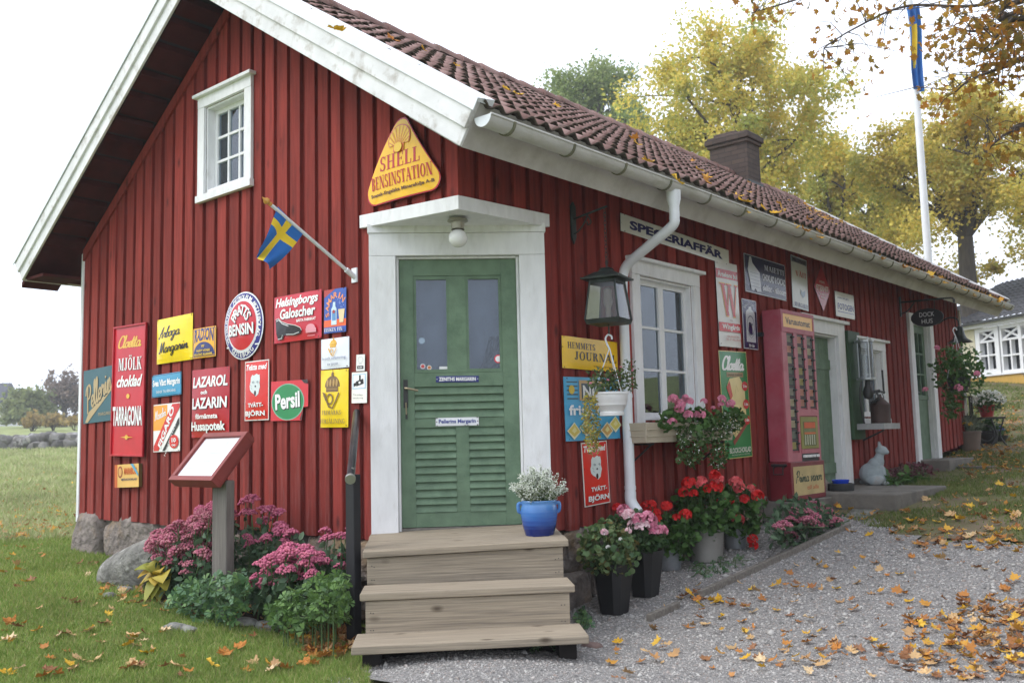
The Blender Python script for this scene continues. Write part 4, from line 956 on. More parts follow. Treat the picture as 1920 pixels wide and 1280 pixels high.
s.surf('plate', out, [tuple(range(6, -1, -1))], (206, 40, 48), 0); f0 = [s.P(a, b, 0) for a, b in out]; s.mb('plate').add(f0+[(p[0], p[1], 0) for p in f0], [(i, (i+1) % 7, 7+(i+1) % 7, 7+i) for i in range(7)], enamel((70, 40, 36), .6))
s.ell(.46, .53, .44, .46, (126, 176, 150)).ell(.46, .53, .415, .435, (30, 132, 72)).txt('Persil', .46, .5, .66, .4, WH, 'bold', rot=4, sh=(BK, .008))
s.poly([(.83, 0), (1, 0), (1, .1), (.9, .08)], (52, 34, 30), 'plate').poly([(.84, .86), (.87, .7), (.87, .86), (.84, 1), (.8, .97)], (60, 40, 36), 'plate'); s.nchips = 0; s.done()
def horn(s, cx, cy, k, c, lw):
    A = s.w/s.h
    s.ring(cx-.02, cy, .15*k, .15*k*A, .3, c).line([(cx-.3*k, cy-.12*k*A), (cx-.18*k, cy+.02*k*A), (cx-.06*k, cy+.2*k*A), (cx+.1*k, cy+.24*k*A), (cx+.24*k, cy+.05*k*A), (cx+.36*k, cy-.16*k*A)], lw, c).poly([(cx-.36*k, cy-.2*k*A), (cx-.2*k, cy-.15*k*A), (cx-.2*k, cy+.06*k*A)], c)
def crown(s, cx, cy, k, c, c2):
    A = s.w/s.h
    s.ell(cx, cy, .32*k, .30*k*A, c, a0=0, a1=180).rect(cx-.26*k, cy, cx+.26*k, cy+.13*k*A, c, 'emblem')
    for q in (-.2, -.07, .07, .2): s.ell(cx+q*k, cy-.11*k*A, .045*k, .1*k*A, c2)
    s.ell(cx, cy-.34*k*A, .05*k, .06*k*A, c).line([(cx, cy-.46*k*A), (cx, cy-.3*k*A)], .006*k, c).line([(cx-.26*k, cy+.06*k*A), (cx+.26*k, cy+.06*k*A)], .004, c2)
s = Sign('enamel_sign', 'white enamel sign with a small yellow crown and post horn over grey lettering', FG, gs(*crop(400, 520, 4, (820, 470), (1032, 440), (1030, 672), (822, 692))), col=(226, 230, 236), dome=.01)
YE_ = (226, 170, 40)
crown(s, .46, .23, .42, YE_, (240, 200, 90)); horn(s, .45, .44, .42, YE_, .007); s.txt('In-och utlämning', .5, .67, .84, .13, (112, 120, 150), 'sans').txt('av post', .47, .87, .38, .11, (112, 120, 150), 'sans').done()
s = Sign('enamel_sign', 'yellow enamel sign with a brown crown above a post horn, beside the railing', FG, gs(*crop(400, 520, 4, (820, 700), (1027, 683), (1022, 1120), (815, 1127))), col=(238, 206, 36), dome=.014)
BR = (120, 92, 50)
crown(s, .46, .3, .86, BR, (176, 142, 80)); horn(s, .42, .51, .86, BR, .014); s.txt('FRIMÄRKS-', .48, .735, .74, .09, (140, 122, 84), 'serif').txt('FÖRSÄLJNING', .48, .885, .88, .095, (140, 122, 84), 'serif').done()
s = Sign('notice_plate', 'tiny white plate with a black bar above the camera notice', FG, gs(*crop(400, 520, 4, (1085, 580), (1148, 577), (1147, 700), (1082, 703))), col=(232, 232, 228), dome=0, chips=0, rough=.4)
s.rect(.12, .68, .86, .88, (34, 34, 40)).ring(.5, .32, .3, .2, .12, (190, 194, 198)).line([(.3, .56), (.7, .56)], .003, (170, 170, 176)).txt('ALARM', .5, .78, .5, .08, WH).done()
s = Sign('notice_plate', 'white notice with a black video camera symbol in a pale blue frame', FG, gs(*crop(400, 520, 4, (1052, 715), (1165, 705), (1163, 940), (1048, 943))), col=(236, 234, 224), dome=0, chips=0, rough=.4)
s.rect(.06, .06, .92, .54, (150, 196, 226)).rect(.11, .085, .87, .515, (236, 238, 238)).poly([(.28, .3), (.76, .22), (.8, .38), (.32, .46)], BK).poly([(.28, .33), (.14, .36), (.15, .47), (.31, .43)], BK).poly([(.5, .1), (.6, .1), (.6, .28), (.5, .28)], BK).ell(.54, .34, .07, .04, (230, 230, 230)).txt('TV-/video-', .46, .73, .66, .055, (90, 90, 90), 'sans').txt('bevakning', .46, .84, .66, .055, (90, 90, 90), 'sans').done()
# triangular sign
q = [G(*p) for p in ((757, 208), (848, 356), (683, 390))]; xs = [p.x for p in q]; top, rt, lf = q
cx = (rt.x+lf.x)/2; w_ = rt.x-lf.x; zb = (rt.z+lf.z)/2; zt = top.z
def round_tri(r=.085, n=7):
    P = [Vector((.5, -.0)), Vector((1.0, 1.0)), Vector((0.0, 1.0))]; out = []
    S = Vector((w_, zt-zb)); PP = [Vector((p.x*S.x, p.y*S.y)) for p in P]
    for i in range(3):
        a, b, c = PP[i-1], PP[i], PP[(i+1) % 3]; d0 = (a-b).normalized(); d1 = (c-b).normalized(); h = (d0+d1).normalized()
        half = math.acos(max(-1, min(1, d0.dot(d1))))/2; ctr = b+h*(r*1.0/math.sin(half)); s0 = b+d0*(r/math.tan(half)); s1 = b+d1*(r/math.tan(half))
        a0 = math.atan2((s0-ctr).y, (s0-ctr).x); a1 = math.atan2((s1-ctr).y, (s1-ctr).x)
        if a1 < a0: a1 += 2*math.pi
        for k in range(n+1):
            t = a0+(a1-a0)*k/n; p = ctr+Vector((math.cos(t), math.sin(t)))*r; out.append((p.x/S.x, p.y/S.y))
    full = []
    for i in range(len(out)):
        a, b = out[i], out[(i+1) % len(out)]; full.append(a)
        if math.hypot((a[0]-b[0])*S.x, (a[1]-b[1])*S.y) > .2:
            for k in range(1, 6): full.append((a[0]+(b[0]-a[0])*k/6, a[1]+(b[1]-a[1])*k/6))
    return full[::-1]
Sign.shape_pts = round_tri()
s = Sign('triangular_sign', 'large yellow triangular enamel sign with a shell emblem and red lettering', FG, [Vector((lf.x, 0, zt)), Vector((rt.x, 0, zt)), Vector((rt.x, 0, zb)), Vector((lf.x, 0, zb))], off=.02, thick=.012, col=(190, 30, 36), dome=.035, rough=.14, shape='tri', chips=0)
out_full = s.out; s.out = s.inset(.012); k = len(s.out)
l = s.up(.0018); rr = [[(.5+(a-.5)*t, .62+(b-.62)*t) for a, b in s.out] for t in (.33, .66, 1)]
s.surf('plate', [(.5, .62)]+[p for r_ in rr for p in r_], [(0, 1+(i+1) % k, 1+i) for i in range(k)]+[(1+r_*k+i, 1+r_*k+(i+1) % k, 1+(r_+1)*k+(i+1) % k, 1+(r_+1)*k+i) for r_ in range(2) for i in range(k)], (244, 190, 24), l)
RS = (186, 40, 34)
s.txt('SHELL', .5, .57, .45, .165, RS, 'serif').txt('BENSINSTATION', .5, .765, .69, .145, RS, 'serif').txt('Svensk-Engelska Mineralolje A-B', .5, .90, .72, .05, (96, 60, 30), 'bold')
cx_, cy_ = .5, .39; fan = []
for i in range(19):
    a = R(-25+230*i/18); fan.append((cx_+.125*math.cos(a), cy_-.02-.165*math.sin(a)-.03))
s.poly(fan, (214, 110, 60)); fan2 = [(cx_+(a-cx_)*.92, cy_-.05+(b-cy_+.05)*.92) for a, b in fan]; s.poly(fan2, (246, 200, 50)).rect(cx_-.06, cy_+.02, cx_+.06, cy_+.095, (222, 120, 50), 'emblem')
for i in range(9):
    a = R(-5+190*i/8); s.line([(cx_, cy_+.06), (cx_+.115*math.cos(a), cy_-.05-.15*math.sin(a))], .005, (216, 116, 60))
s.ell(cx_, cy_+.05, .045, .055, (246, 200, 50)).done()
# --- the long wall
def ls(*px): return [LW(*p) for p in px]
s = Sign('enamel_sign', 'long white enamel sign with dark blue capitals behind the downpipe', FW, ls(*crop(1020, 360, 2.56, (360, 118), (880, 268), (880, 338), (362, 205))), col=(222, 222, 216), dome=.004)
s.txt('SPECERIAFFÄR', .5, .44, .86, .62, (44, 46, 98), 'bold', off=.045).done()
s = Sign('enamel_sign', 'yellow enamel sign with black capitals left of the downpipe', FW, ls(*crop(1020, 360, 2.56, (78, 694), (345, 717), (346, 858), (80, 852))), col=(238, 190, 28), dome=.006)
s.txt('HEMMETS', .33, .27, .48, .2, (50, 36, 20), 'serif').txt('JOURNAL', .58, .58, .76, .27, (40, 30, 20), 'serif').txt('varje vecka', .7, .87, .34, .1, (150, 100, 30), 'sans').done()
s = Sign('tin_sign', 'light blue tin sign showing wrapped sweets, behind the hanging basket', FW, ls((1052, 704.7), (1155, 710), (1160, 821.7), (1059, 827)), col=(74, 164, 206), dome=.002, rough=.3)
for i in range(5): s.rect(.05, .07+i*.065, .24, .09+i*.065, (60, 84, 90))
s.ell(.13, .2, .05, .07, (206, 176, 50)).rect(.26, .05, .74, .37, (196, 160, 110)).rect(.3, .10, .72, .35, (60, 74, 84)).txt('NI', .42, .23, .2, .2, WH, 'bold', sh=((20, 30, 40), .006)).txt('frisk f', .34, .52, .56, .16, WH, 'bold')
for a, b, c in ((.13, .84, (206, 186, 90)), (.34, .8, (90, 150, 140)), (.72, .85, (200, 160, 90)), (.88, .76, (210, 196, 90))):
    s.poly([(a-.12, b), (a+.01, b-.13), (a+.12, b+.02), (a, b+.14)], (226, 222, 190)).poly([(a-.1, b), (a+.01, b-.11), (a+.1, b+.02), (a, b+.1)], c).poly([(a-.04, b), (a+.01, b-.06), (a+.05, b), (a, b+.04)], (224, 214, 150))
s.done()
s = Sign('enamel_sign', 'tall white enamel sign with a big red W and two red bands', FW, ls(*crop(1330, 460, 5.82, (48, 165), (288, 215), (330, 1118), (95, 1100))), col=(222, 220, 216), dome=.006)
s.rect(0, .09, 1, .2, (190, 44, 44)).txt('Arvid Nordquist' if 0 else 'Ärtekans bul', .52, .145, .9, .07, WH, 'serif' if 0 else 'bold').txt('W', .53, .45, .88, .40, (236, 190, 90), 'serif').txt('W', .53, .45, .82, .38, (198, 52, 44), 'serif').txt('från', .55, .685, .14, .025, (120, 70, 60), 'sans').rect(0, .72, 1, .825, (200, 36, 36)).txt('Wingårds', .53, .775, .8, .075, WH, 'bold').txt('HÄLSINGBORG', .6, .875, .56, .028, (190, 90, 80), 'sans').txt('TEL. 27 MELLERUD', .6, .915, .7, .024, (190, 90, 80), 'sans').done()
s = Sign('enamel_sign', 'wide dark blue enamel sign with a white cook figure and white lettering', FW, ls(*crop(1330, 460, 5.82, (360, 92), (810, 215), (825, 610), (383, 500))), col=(38, 40, 78), dome=.005, rim=(200, 200, 200))
s.txt('MAZETTI', .71, .24, .5, .15, (206, 208, 216), 'serif').txt('CHOKLAD & CACAO', .69, .51, .58, .19, (214, 216, 222), 'bold').txt('delikat - hälsosam', .69, .79, .6, .17, (206, 208, 216), 'bold', .2)
s.poly([(.11, .05), (.15, .05), (.17, .2), (.24, .3), (.33, .42), (.36, .92), (.26, .95), (.22, .86), (.18, .94), (.13, .93), (.09, .6), (.06, .4), (.08, .26)], (204, 208, 216))
for i in range(5): s.line([(.11, .46+i*.09), (.32, .47+i*.09)], .005, (150, 158, 176))
s.done()
s = Sign('enamel_sign', 'small dark blue enamel sign with a white bottle, beside the red automat', FW, ls(*crop(1330, 460, 5.82, (340, 580), (493, 610), (520, 1140), (362, 1125))), col=(36, 34, 84), dome=.004, rim=(200, 200, 206))
s.arc('BARNÄNGENS', .36*s.w, .14*s.h, 165, 15, .10*s.w, .06*s.w, (190, 194, 206), ca=.5, cb=.22).poly([(.2, .86), (.2, .28), (.28, .22), (.4, .2), (.42, .14), (.6, .14), (.62, .2), (.75, .22), (.84, .28), (.84, .86)], (206, 210, 216)).ring(.52, .52, .26, .2, .12, (110, 120, 140)).txt('VADE', .52, .5, .3, .045, (90, 96, 120)).line([(.3, .68), (.5, .78), (.74, .68)], .006, (120, 130, 150)).txt('för hår', .52, .93, .4, .06, WH).done()
s = Sign('enamel_sign', 'tall green enamel sign with a cream chocolate bar, partly behind the pink geraniums', FW, ls((1342.6, 656), (1397, 660.5), (1407.5, 856), (1358.6, 860.5)), col=(38, 128, 70), dome=.004, rim=(206, 190, 120))
s.txt('Cloetta', .48, .115, .8, .14, WH, 'script', .3, w=.2).rect(.22, .2, .82, .245, (150, 120, 70)).txt('Prima Blockchoklad' if 0 else 'Svensk kvalitet', .52, .222, .54, .025, (60, 50, 30), 'sans')
s.poly([(.3, .26), (.66, .24), (.84, .34), (.84, .66), (.42, .82), (.16, .7), (.3, .6), (.3, .46), (.18, .34)], (222, 200, 140)).poly([(.18, .34), (.3, .28), (.38, .42), (.3, .46)], (190, 50, 44)).poly([(.3, .6), (.3, .46), (.24, .5), (.14, .7)], (60, 130, 70)).poly([(.3, .84), (.84, .66), (.84, .7), (.34, .88)], (140, 60, 46))
for b in (.33, .5, .65): s.ell(.84, b, .11, .045, (196, 50, 50)).txt('5 öre', .84, b, .14, .03, WH)
s.line([(.45, .4), (.5, .32), (.56, .38)], .006, (180, 150, 90)).line([(.4, .6), (.6, .55)], .006, (190, 160, 100)).txt('BLOCKCHOKLAD', .52, .925, .78, .05, (206, 214, 200), 'bold').txt('VÄLSMAKANDE OCH NÄRANDE', .52, .965, .66, .015, (190, 206, 190), 'sans').done()
s = Sign('enamel_sign', 'white enamel sign with red and blue letters above the red automat', FW, ls(*crop(1480, 340, 4.571, (8, 640), (135, 672), (155, 1112), (12, 1075))), col=(214, 216, 214), dome=.005)
s.rect(.02, .02, .98, .12, (120, 124, 130)).txt('PELLERINS', .5, .07, .8, .06, (50, 52, 60)).txt('VÄXT', .56, .32, .7, .12, (184, 62, 60), 'serif').poly([(.48, .62), (.6, .66), (.8, .62), (.78, .72), (.62, .78), (.5, .72)], (130, 150, 170)).txt('MARGARIN', .52, .93, .86, .08, (56, 70, 120), 'serif').done()
q = ls(*crop(1480, 340, 4.571, (265, 740), (340, 925), (280, 1130), (200, 880)))
dc = sum(q, Vector())/4; hw = (q[1].y-q[3].y)/2; hh = (q[0].z-q[2].z)/2
class Diamond(Sign): pass
Diamond.shape_pts = [(.5+.5*a, .5+.5*b) for a, b in [(0, -1), (-.25, -.5), (-.5, 0-.0), (-.75, 0), (-1, 0), (-.75, .0), (0, 1)]] if 0 else [(.5, 0), (.25, .25), (0, .5), (.25, .75), (.5, 1), (.75, .75), (1, .5), (.75, .25)]
s = Diamond('diamond_sign', 'red diamond-shaped enamel sign hung point down on the long wall', FW, [dc+Vector((0, -hw, hh)), dc+Vector((0, hw, hh)), dc+Vector((0, hw, -hh)), dc+Vector((0, -hw, -hh))], col=(172, 40, 42), dome=0, shape='dia', chips=0)
s.txt('SVENSK', .5, .36, .34, .05, (214, 180, 170)).txt('ETERNIT', .5, .5, .74, .12, (224, 200, 190), 'bold').txt('TAK OCH VÄGG', .5, .63, .44, .04, (214, 180, 170)).txt('VARBERG', .5, .7, .26, .035, (214, 180, 170)).done()
s = Sign('enamel_sign', 'squarish white enamel sign with blue capitals above the fuel dispenser', FW, ls(*crop(1480, 340, 4.571, (380, 945), (540, 975), (553, 1185), (390, 1155))), col=(216, 214, 204), dome=.004)
s.txt('HÄR SÄLJES', .4, .24, .56, .1, (110, 112, 130)).txt('FOTOGEN', .52, .58, .84, .26, (64, 72, 128), 'bold').rect(.08, .78, .94, .81, (90, 98, 150)).done()
# --- plates on the green door
def ds(*px): return [DW(px_, py_, -.03) for px_, py_ in px]
s = Sign('door_plate', 'small dark blue enamel plate with white capitals on the green door', FD, ds((817.4, 705), (897.6, 704), (897.6, 715.3), (817.4, 717.5)), off=-.030, col=(38, 46, 112), dome=.003, chips=0)
s.txt('ZENITHS MARGARIN', .5, .5, .86, .6, WH, 'bold').ell(.025, .5, .012, .08, (200, 200, 210), n=8).ell(.975, .5, .012, .08, (200, 200, 210), n=8).done()
s = Sign('door_plate', 'small white enamel plate with blue lettering low on the green door', FD, ds((817, 783.7), (897.6, 780.5), (897.6, 796), (817, 799.5)), off=-.030, col=(224, 226, 230), dome=.003, chips=7)
s.txt('Pellerins Margarin', .5, .52, .86, .62, (60, 70, 140), 'bold').ell(.025, .5, .012, .08, (90, 60, 40), n=8).ell(.975, .5, .012, .08, (90, 60, 40), n=8).done()
# ------------------------------------------------------------------ ground
def projv(P):
    q = np.asarray(P)-np.array(CAM); x = q @ np.array(CR); y = q @ np.array(CU); z = q @ np.array(CF)
    return 960+F*x/np.maximum(z, .01), 640-F*y/np.maximum(z, .01), z
def inframe(P, mg=420):
    x, y, z = projv(P); return (z > .3) & (x > -mg) & (x < 1920+mg) & (y > -mg) & (y < 1280+mg)
def gndv(px, py):
    px = np.asarray(px, float); py = np.asarray(py, float)
    D = np.array(CF)[None]+np.array(CR)[None]*((px-960)/F)[:, None]-np.array(CU)[None]*((py-640)/F)[:, None]
    ts = np.geomspace(1.5, 140, 2400); best = np.full(len(px), 140.0); done = np.zeros(len(px), bool)
    for t in ts:
        P = np.array(CAM)[None]+D*t; h = (P[:, 2] < zgv(P[:, 0], P[:, 1])) & ~done; best[h] = t; done |= h
        if done.all(): break
    P = np.array(CAM)[None]+D*best[:, None]; P[:, 2] = zgv(P[:, 0], P[:, 1]); return P
def inpoly(px, py, poly):
    px = np.asarray(px); py = np.asarray(py); r = np.zeros(px.shape, bool); n = len(poly)
    for i in range(n):
        x0, y0 = poly[i]; x1, y1 = poly[(i+1) % n]
        c = ((y0 > py) != (y1 > py)); xx = (x1-x0)*(py-y0)/((y1-y0) if y1 != y0 else 1e-9)+x0; r ^= c & (px < xx)
    return r
def sheet(name, poly, mats, cell, dz, label=None, jag=.0):
    xs = [p[0] for p in poly]; ys = [p[1] for p in poly]; X = np.arange(min(xs), max(xs)+cell, cell); Y = np.arange(min(ys), max(ys)+cell, cell)
    gx, gy = np.meshgrid(X, Y); v = np.stack([gx.ravel(), gy.ravel(), zgv(gx.ravel(), gy.ravel())+dz], 1)
    nx = len(X); i, j = np.meshgrid(np.arange(len(X)-1), np.arange(len(Y)-1)); a = (j*nx+i).ravel()
    cx, cy = (gx[:-1, :-1]+cell/2).ravel(), (gy[:-1, :-1]+cell/2).ravel()
    w = jag*np.sin(cx*7.1+2*np.sin(cy*5))*np.sin(cy*8.3); ok = inpoly(cx+w, cy+w, poly)
    f = np.stack([a, a+1, a+nx+1, a+nx], 1)[ok]; u, inv = np.unique(f, return_inverse=True)
    o = mesh_np(name, v[u], inv.reshape(-1, 4), mats, smooth=True); tag(o, label, kind='structure'); return o
M_field = mat('meadow', (.27, .32, .13), rough=1, var=.3, scale=1.5, col2=(.20, .17, .08), c2=(.45, .7), c2scale=1.1, bump=.5, bscale=30, spec=.1)
M_lawn = mat('lawn', (.16, .22, .06), rough=1, var=.35, scale=3, col2=(.075, .07, .03), c2=(.58, .75), c2scale=1.4, bump=.6, bscale=60, spec=.1)
M_lawnr = mat('worn_lawn', (.12, .125, .05), rough=1, var=.35, scale=3, col2=(.19, .15, .105), c2=(.42, .6), c2scale=1.2, bump=.6, bscale=60, spec=.1)
M_soil = mat('soil', (.05, .038, .028), rough=1, var=.4, scale=12, bump=1, bscale=30, spec=.1)
M_grav = mat('gravel', (.27, .26, .25), rough=.95, var=.35, scale=60, bump=1, bscale=120, col2=(.15, .145, .145), c2=(.5, .62), c2scale=45, spec=.2)
gv = []; fs = []
rr = [i*.5 for i in range(33)]+[18, 20, 23, 26, 30, 34, 39, 45, 52, 60, 70, 80, 95, 110, 160, 240, 400, 700, 1300]; na = 120
for r_ in rr:
    for k in range(na):
        a = 2*math.pi*k/na; x, y = r_*math.cos(a), r_*math.sin(a); gv.append((x, y, min(zg(x, y), 6+.001*r_)-.02 if r_ < 400 else 4))
f = [(i*na+k, (i+1)*na+k, (i+1)*na+(k+1) % na, i*na+(k+1) % na) for i in range(len(rr)-1) for k in range(na)]
tag(mesh_np('ground', gv, f, M_field, smooth=True), 'pale meadow ground running out to the horizon', kind='structure')
GRAVEL = [(-.42, -.38), (-.02, -.80), (.18, -.98), (1.55, -2.18), (2.5, -3.1), (2.8, -7), (9, -8), (11, 4.2), (2.6, 3.95), (1.55, 4.15), (1.0, 4.5), (.72, 4.8), (.2, 5.4), (-.1, 5.4), (-.1, .95)]
LAWN_L = [(-6.7, -.2), (-5.9, 1.4), (-5.5, 1.4), (-5.5, .1), (-.98, .1), (-.42, -.38), (-.02, -.80), (.18, -.98), (1.55, -2.18), (2.5, -3.1), (2.8, -7), (-7.5, -7)]
LAWN_R = [(11, 4.2), (2.6, 3.95), (1.55, 4.15), (1.0, 4.5), (.72, 4.8), (.2, 5.4), (-.1, 5.4), (-.1, 12), (-5, 13), (-14, 30), (2, 32), (14, 20)]
BED = [(-3.4, -.45), (-2.6, -.78), (-1.6, -.82), (-.72, -.66), (-.62, -.3), (-1.0, .1), (-3.6, .1)]
sheet('gravel_yard', GRAVEL, M_grav, .1, .004, 'grey gravel yard in front of the long wall', .12)
sheet('lawn', LAWN_L, M_lawn, .12, .003, 'short green lawn before the gable', .1)
sheet('worn_lawn', LAWN_R, M_lawnr, .2, .003, 'patchy worn lawn beyond the gravel', .12)
sheet('flower_bed', BED, M_soil, .08, .018, 'dark soil of the bed under the gable signs', .08)
# grass, meadow and gravel: nobody could count them
def inany(x, y, polys):
    r = np.zeros(len(x), bool)
    for p in polys: r |= inpoly(x, y, p)
    return r
def blades(name, label, poly, n, dmin, dmax, h, wdt, mat_, notin=(), thin=None, lean=.5, power=1.0):
    out = []; got = 0
    while got < n:
        k = n*3
        d = dmin*(dmax/dmin)**rng.random(k)**power; a = rng.uniform(-.72, .72, k)+YAW+0; x = CAM.x+d*np.cos(a); y = CAM.y+d*np.sin(a)
        ok = inpoly(x, y, poly)
        for q in notin: ok &= ~inpoly(x, y, q)
        if thin is not None: ok &= rng.random(k) < thin(x, y)
        P = np.stack([x, y, zgv(x, y)], 1)[ok]; d = d[ok]; v = inframe(P); P = P[v]; d = d[v]; out.append(np.concatenate([P, d[:, None]], 1)); got += len(P)
        if len(P) == 0: break
    Q = np.concatenate(out)[:n]; P = Q[:, :3]; d = Q[:, 3]; N = len(P)
    hh = h*rng.uniform(.5, 1.3, N)*np.clip(.8+d/14, 1, 2.2); ww = wdt*np.clip(.55+d/9, .8, 5)
    a = rng.uniform(0, 2*math.pi, N); t = np.stack([np.cos(a), np.sin(a), 0*a], 1)*ww[:, None]/2
    tip = P+np.stack([rng.normal(size=N)*lean, rng.normal(size=N)*lean, np.ones(N)], 1)*hh[:, None]
    P = P.copy(); P[:, 2] -= .004
    V = np.stack([P-t, P+t, tip], 1).reshape(-1, 3); Fc = np.arange(3*N).reshape(-1, 3)
    o = mesh_np(name, V, Fc, mat_); tag(o, label, 'grass', kind='stuff'); return o
M_blade = mat('grass_blade', (0, 0, 0), rough=.8, var=.2, scale=1.2, ramp=[(.15, .26, .05), (.21, .31, .065), (.29, .35, .095), (.40, .37, .17)], trans=.25, spec=.2)
M_blade2 = mat('meadow_blade', (0, 0, 0), rough=.9, var=.25, scale=.8, ramp=[(.27, .36, .13), (.38, .42, .20), (.50, .46, .28), (.32, .39, .15)], trans=.2, spec=.15)
M_blade3 = mat('worn_blade', (0, 0, 0), rough=.9, var=.25, scale=1.2, ramp=[(.11, .17, .04), (.16, .21, .06), (.24, .22, .11)], trans=.2, spec=.15)
INH = [(-5.5, .05), (-1, .05), (-.1, .95), (-.1, 12), (-5.5, 12)]
blades('lawn_grass', 'short green grass of the lawn left of the steps', LAWN_L, 185000, 3.4, 14, .028, .006, M_blade, [BED, INH])
MEAD = [(-6.5, -.2), (-5.8, 1.3), (-5.6, 12), (-60, 40), (-60, -10), (-9, -6.5)]
blades('meadow_grass', 'long pale meadow grass behind the building', MEAD, 90000, 8, 45, .045, .009, M_blade2, [LAWN_L, INH], lean=.6)
_nz = lambda x, y: np.clip(.55+.9*np.sin(x*2.1+1.3*np.sin(y*1.7))*np.sin(y*1.9+.7*np.sin(x*2.3)), .05, 1)
blades('worn_grass', 'thin worn grass on the ground beyond the gravel', LAWN_R, 85000, 8, 34, .026, .008, M_blade3, [INH], thin=_nz)
def gravel(n):
    out = []; got = 0
    while got < n:
        k = n*2; d = 3.6*(15/3.6)**rng.random(k)**1.0; a = rng.uniform(-.72, .72, k)+YAW; x = CAM.x+d*np.cos(a); y = CAM.y+d*np.sin(a)
        w = .12*np.sin(x*7.1+2*np.sin(y*5))*np.sin(y*8.3)
        ok = inpoly(x+w*1.6, y+w*1.6, GRAVEL); P = np.stack([x, y, zgv(x, y)], 1)[ok]; P = P[inframe(P, 420)]; out.append(P); got += len(P)
    P = np.concatenate(out)[:n]; N = len(P)
    base = np.array([(1, 0, 0), (0, 1, 0), (-1, 0, 0), (0, -1, 0), (0, 0, 1), (0, 0, -1)], float); ff = np.array([(0, 1, 4), (1, 2, 4), (2, 3, 4), (3, 0, 4), (1, 0, 5), (2, 1, 5), (3, 2, 5), (0, 3, 5)])
    dd = np.linalg.norm(P-np.array(CAM), axis=1)
    sz = rng.lognormal(math.log(.0058), .42, N)*np.clip(dd/5.5, .85, 2); a = rng.uniform(0, 6.28, N)
    b = base[None]*(1+rng.uniform(-.35, .35, (N, 6, 1)))*np.stack([np.ones(N), rng.uniform(.6, 1, N), rng.uniform(.4, .75, N)], 1)[:, None]
    b += rng.normal(size=(N, 6, 3))*.12
    ca, sa = np.cos(a)[:, None], np.sin(a)[:, None]; tx = rng.normal(size=(N, 1))*.4
    x = b[:, :, 0]*ca-b[:, :, 1]*sa; y = b[:, :, 0]*sa+b[:, :, 1]*ca; z = b[:, :, 2]+x*tx*.5
    V = np.stack([x, y, z], 2)*sz[:, None, None]+P[:, None]; V[:, :, 2] += .003
    o = mesh_np('gravel_stones', V.reshape(-1, 3), (ff[None]+(np.arange(N)*6)[:, None, None]).reshape(-1, 3),
                mat('gravel_stone', (0, 0, 0), rough=.9, var=.12, scale=30, ramp=[(.13, .13, .125), (.31, .30, .285), (.42, .405, .385), (.26, .21, .185), (.52, .505, .475), (.34, .325, .305), (.18, .17, .16)], spec=.25))
    tag(o, 'loose grey crushed stone of the yard', 'gravel', kind='stuff')
gravel(115000)
# edging boards, stones and flagstone
M_oldw = mat('old_grey_wood', (.20, .18, .155), rough=.9, var=.25, scale=5, stretch=(1, 8, 8), bump=.5, bscale=22, col2=(.10, .085, .07), c2=(.45, .75), c2scale=4)
M_step = mat('step_wood', (.34, .285, .215), rough=.85, var=.2, scale=4, stretch=(.8, 30, 30), bump=.4, bscale=3, col2=(.16, .135, .11), c2=(.48, .8), c2scale=1.8, island=.14, spec=.2)
def knots(m, scale, st_, col):
    nt = m.node_tree; L = nt.links; p = nt.nodes['Principled BSDF']; src = p.inputs['Base Color'].links[0].from_socket
    tc = node(nt, 'ShaderNodeTexCoord'); mp = node(nt, 'ShaderNodeMapping'); mp.inputs['Scale'].default_value = st_; L.new(tc.outputs['Object'], mp.inputs[0])
    v = node(nt, 'ShaderNodeTexVoronoi'); v.inputs['Scale'].default_value = scale; L.new(mp.outputs[0], v.inputs['Vector'])
    r = node(nt, 'ShaderNodeMapRange'); r.inputs[1].default_value = .04; r.inputs[2].default_value = .15; r.inputs[3].default_value = .85; r.inputs[4].default_value = 0; L.new(v.outputs['Distance'], r.inputs[0])
    mx = node(nt, 'ShaderNodeMixRGB'); L.new(r.outputs[0], mx.inputs[0]); L.new(src, mx.inputs[1]); mx.inputs[2].default_value = (*col, 1); L.new(mx.outputs[0], p.inputs['Base Color'])
knots(M_step, 3.1, (1, 1.9, 1.9), (.07, .05, .035))
knots(M_red, 2.3, (2.1, 2.1, 1), (.075, .02, .018))
for (a, b), lab in (((gnd(1216, 1167), gnd(1272, 1140)), 'short grey edging board half sunk in gravel near the black planters'), ((gnd(1312, 1121), gnd(1592, 990)), 'long grey edging board between the gravel bed and the yard')):
    d = (b-a).normalized(); nrm = Vector((d.y, -d.x, 0)); mb = MB()
    mb.hexa([a+nrm*.02-Vector((0, 0, .05)), b+nrm*.02-Vector((0, 0, .05)), b-nrm*.02-Vector((0, 0, .05)), a-nrm*.02-Vector((0, 0, .05)), a+nrm*.02+Vector((0, 0, .055)), b+nrm*.02+Vector((0, 0, .05)), b-nrm*.02+Vector((0, 0, .05)), a-nrm*.02+Vector((0, 0, .055))], M_oldw)
    tag(mb.build('edging_board', bev=.006), lab, 'edging board')
M_conc = mat('concrete', (.17, .155, .135), rough=.95, var=.2, scale=5, bump=.4, bscale=50, col2=(.09, .085, .07), c2=(.5, .7), c2scale=3)
mb = MB(); mb.box((-.04, 5.3, .3), (1.0, 7.0, .635), M_conc); tag(mb.build('concrete_step', bev=.015), 'broad concrete slab step the cat statue sits on', 'step')
mb = MB(); mb.box((-.04, 9.2, .5), (.42, 10.4, .86), M_conc); mb.box((-.03, 9.5, .5), (.85, 10.7, .76), M_conc); tag(mb.build('concrete_step', bev=.012), 'two-level concrete step under the narrow glazed green door', 'step')
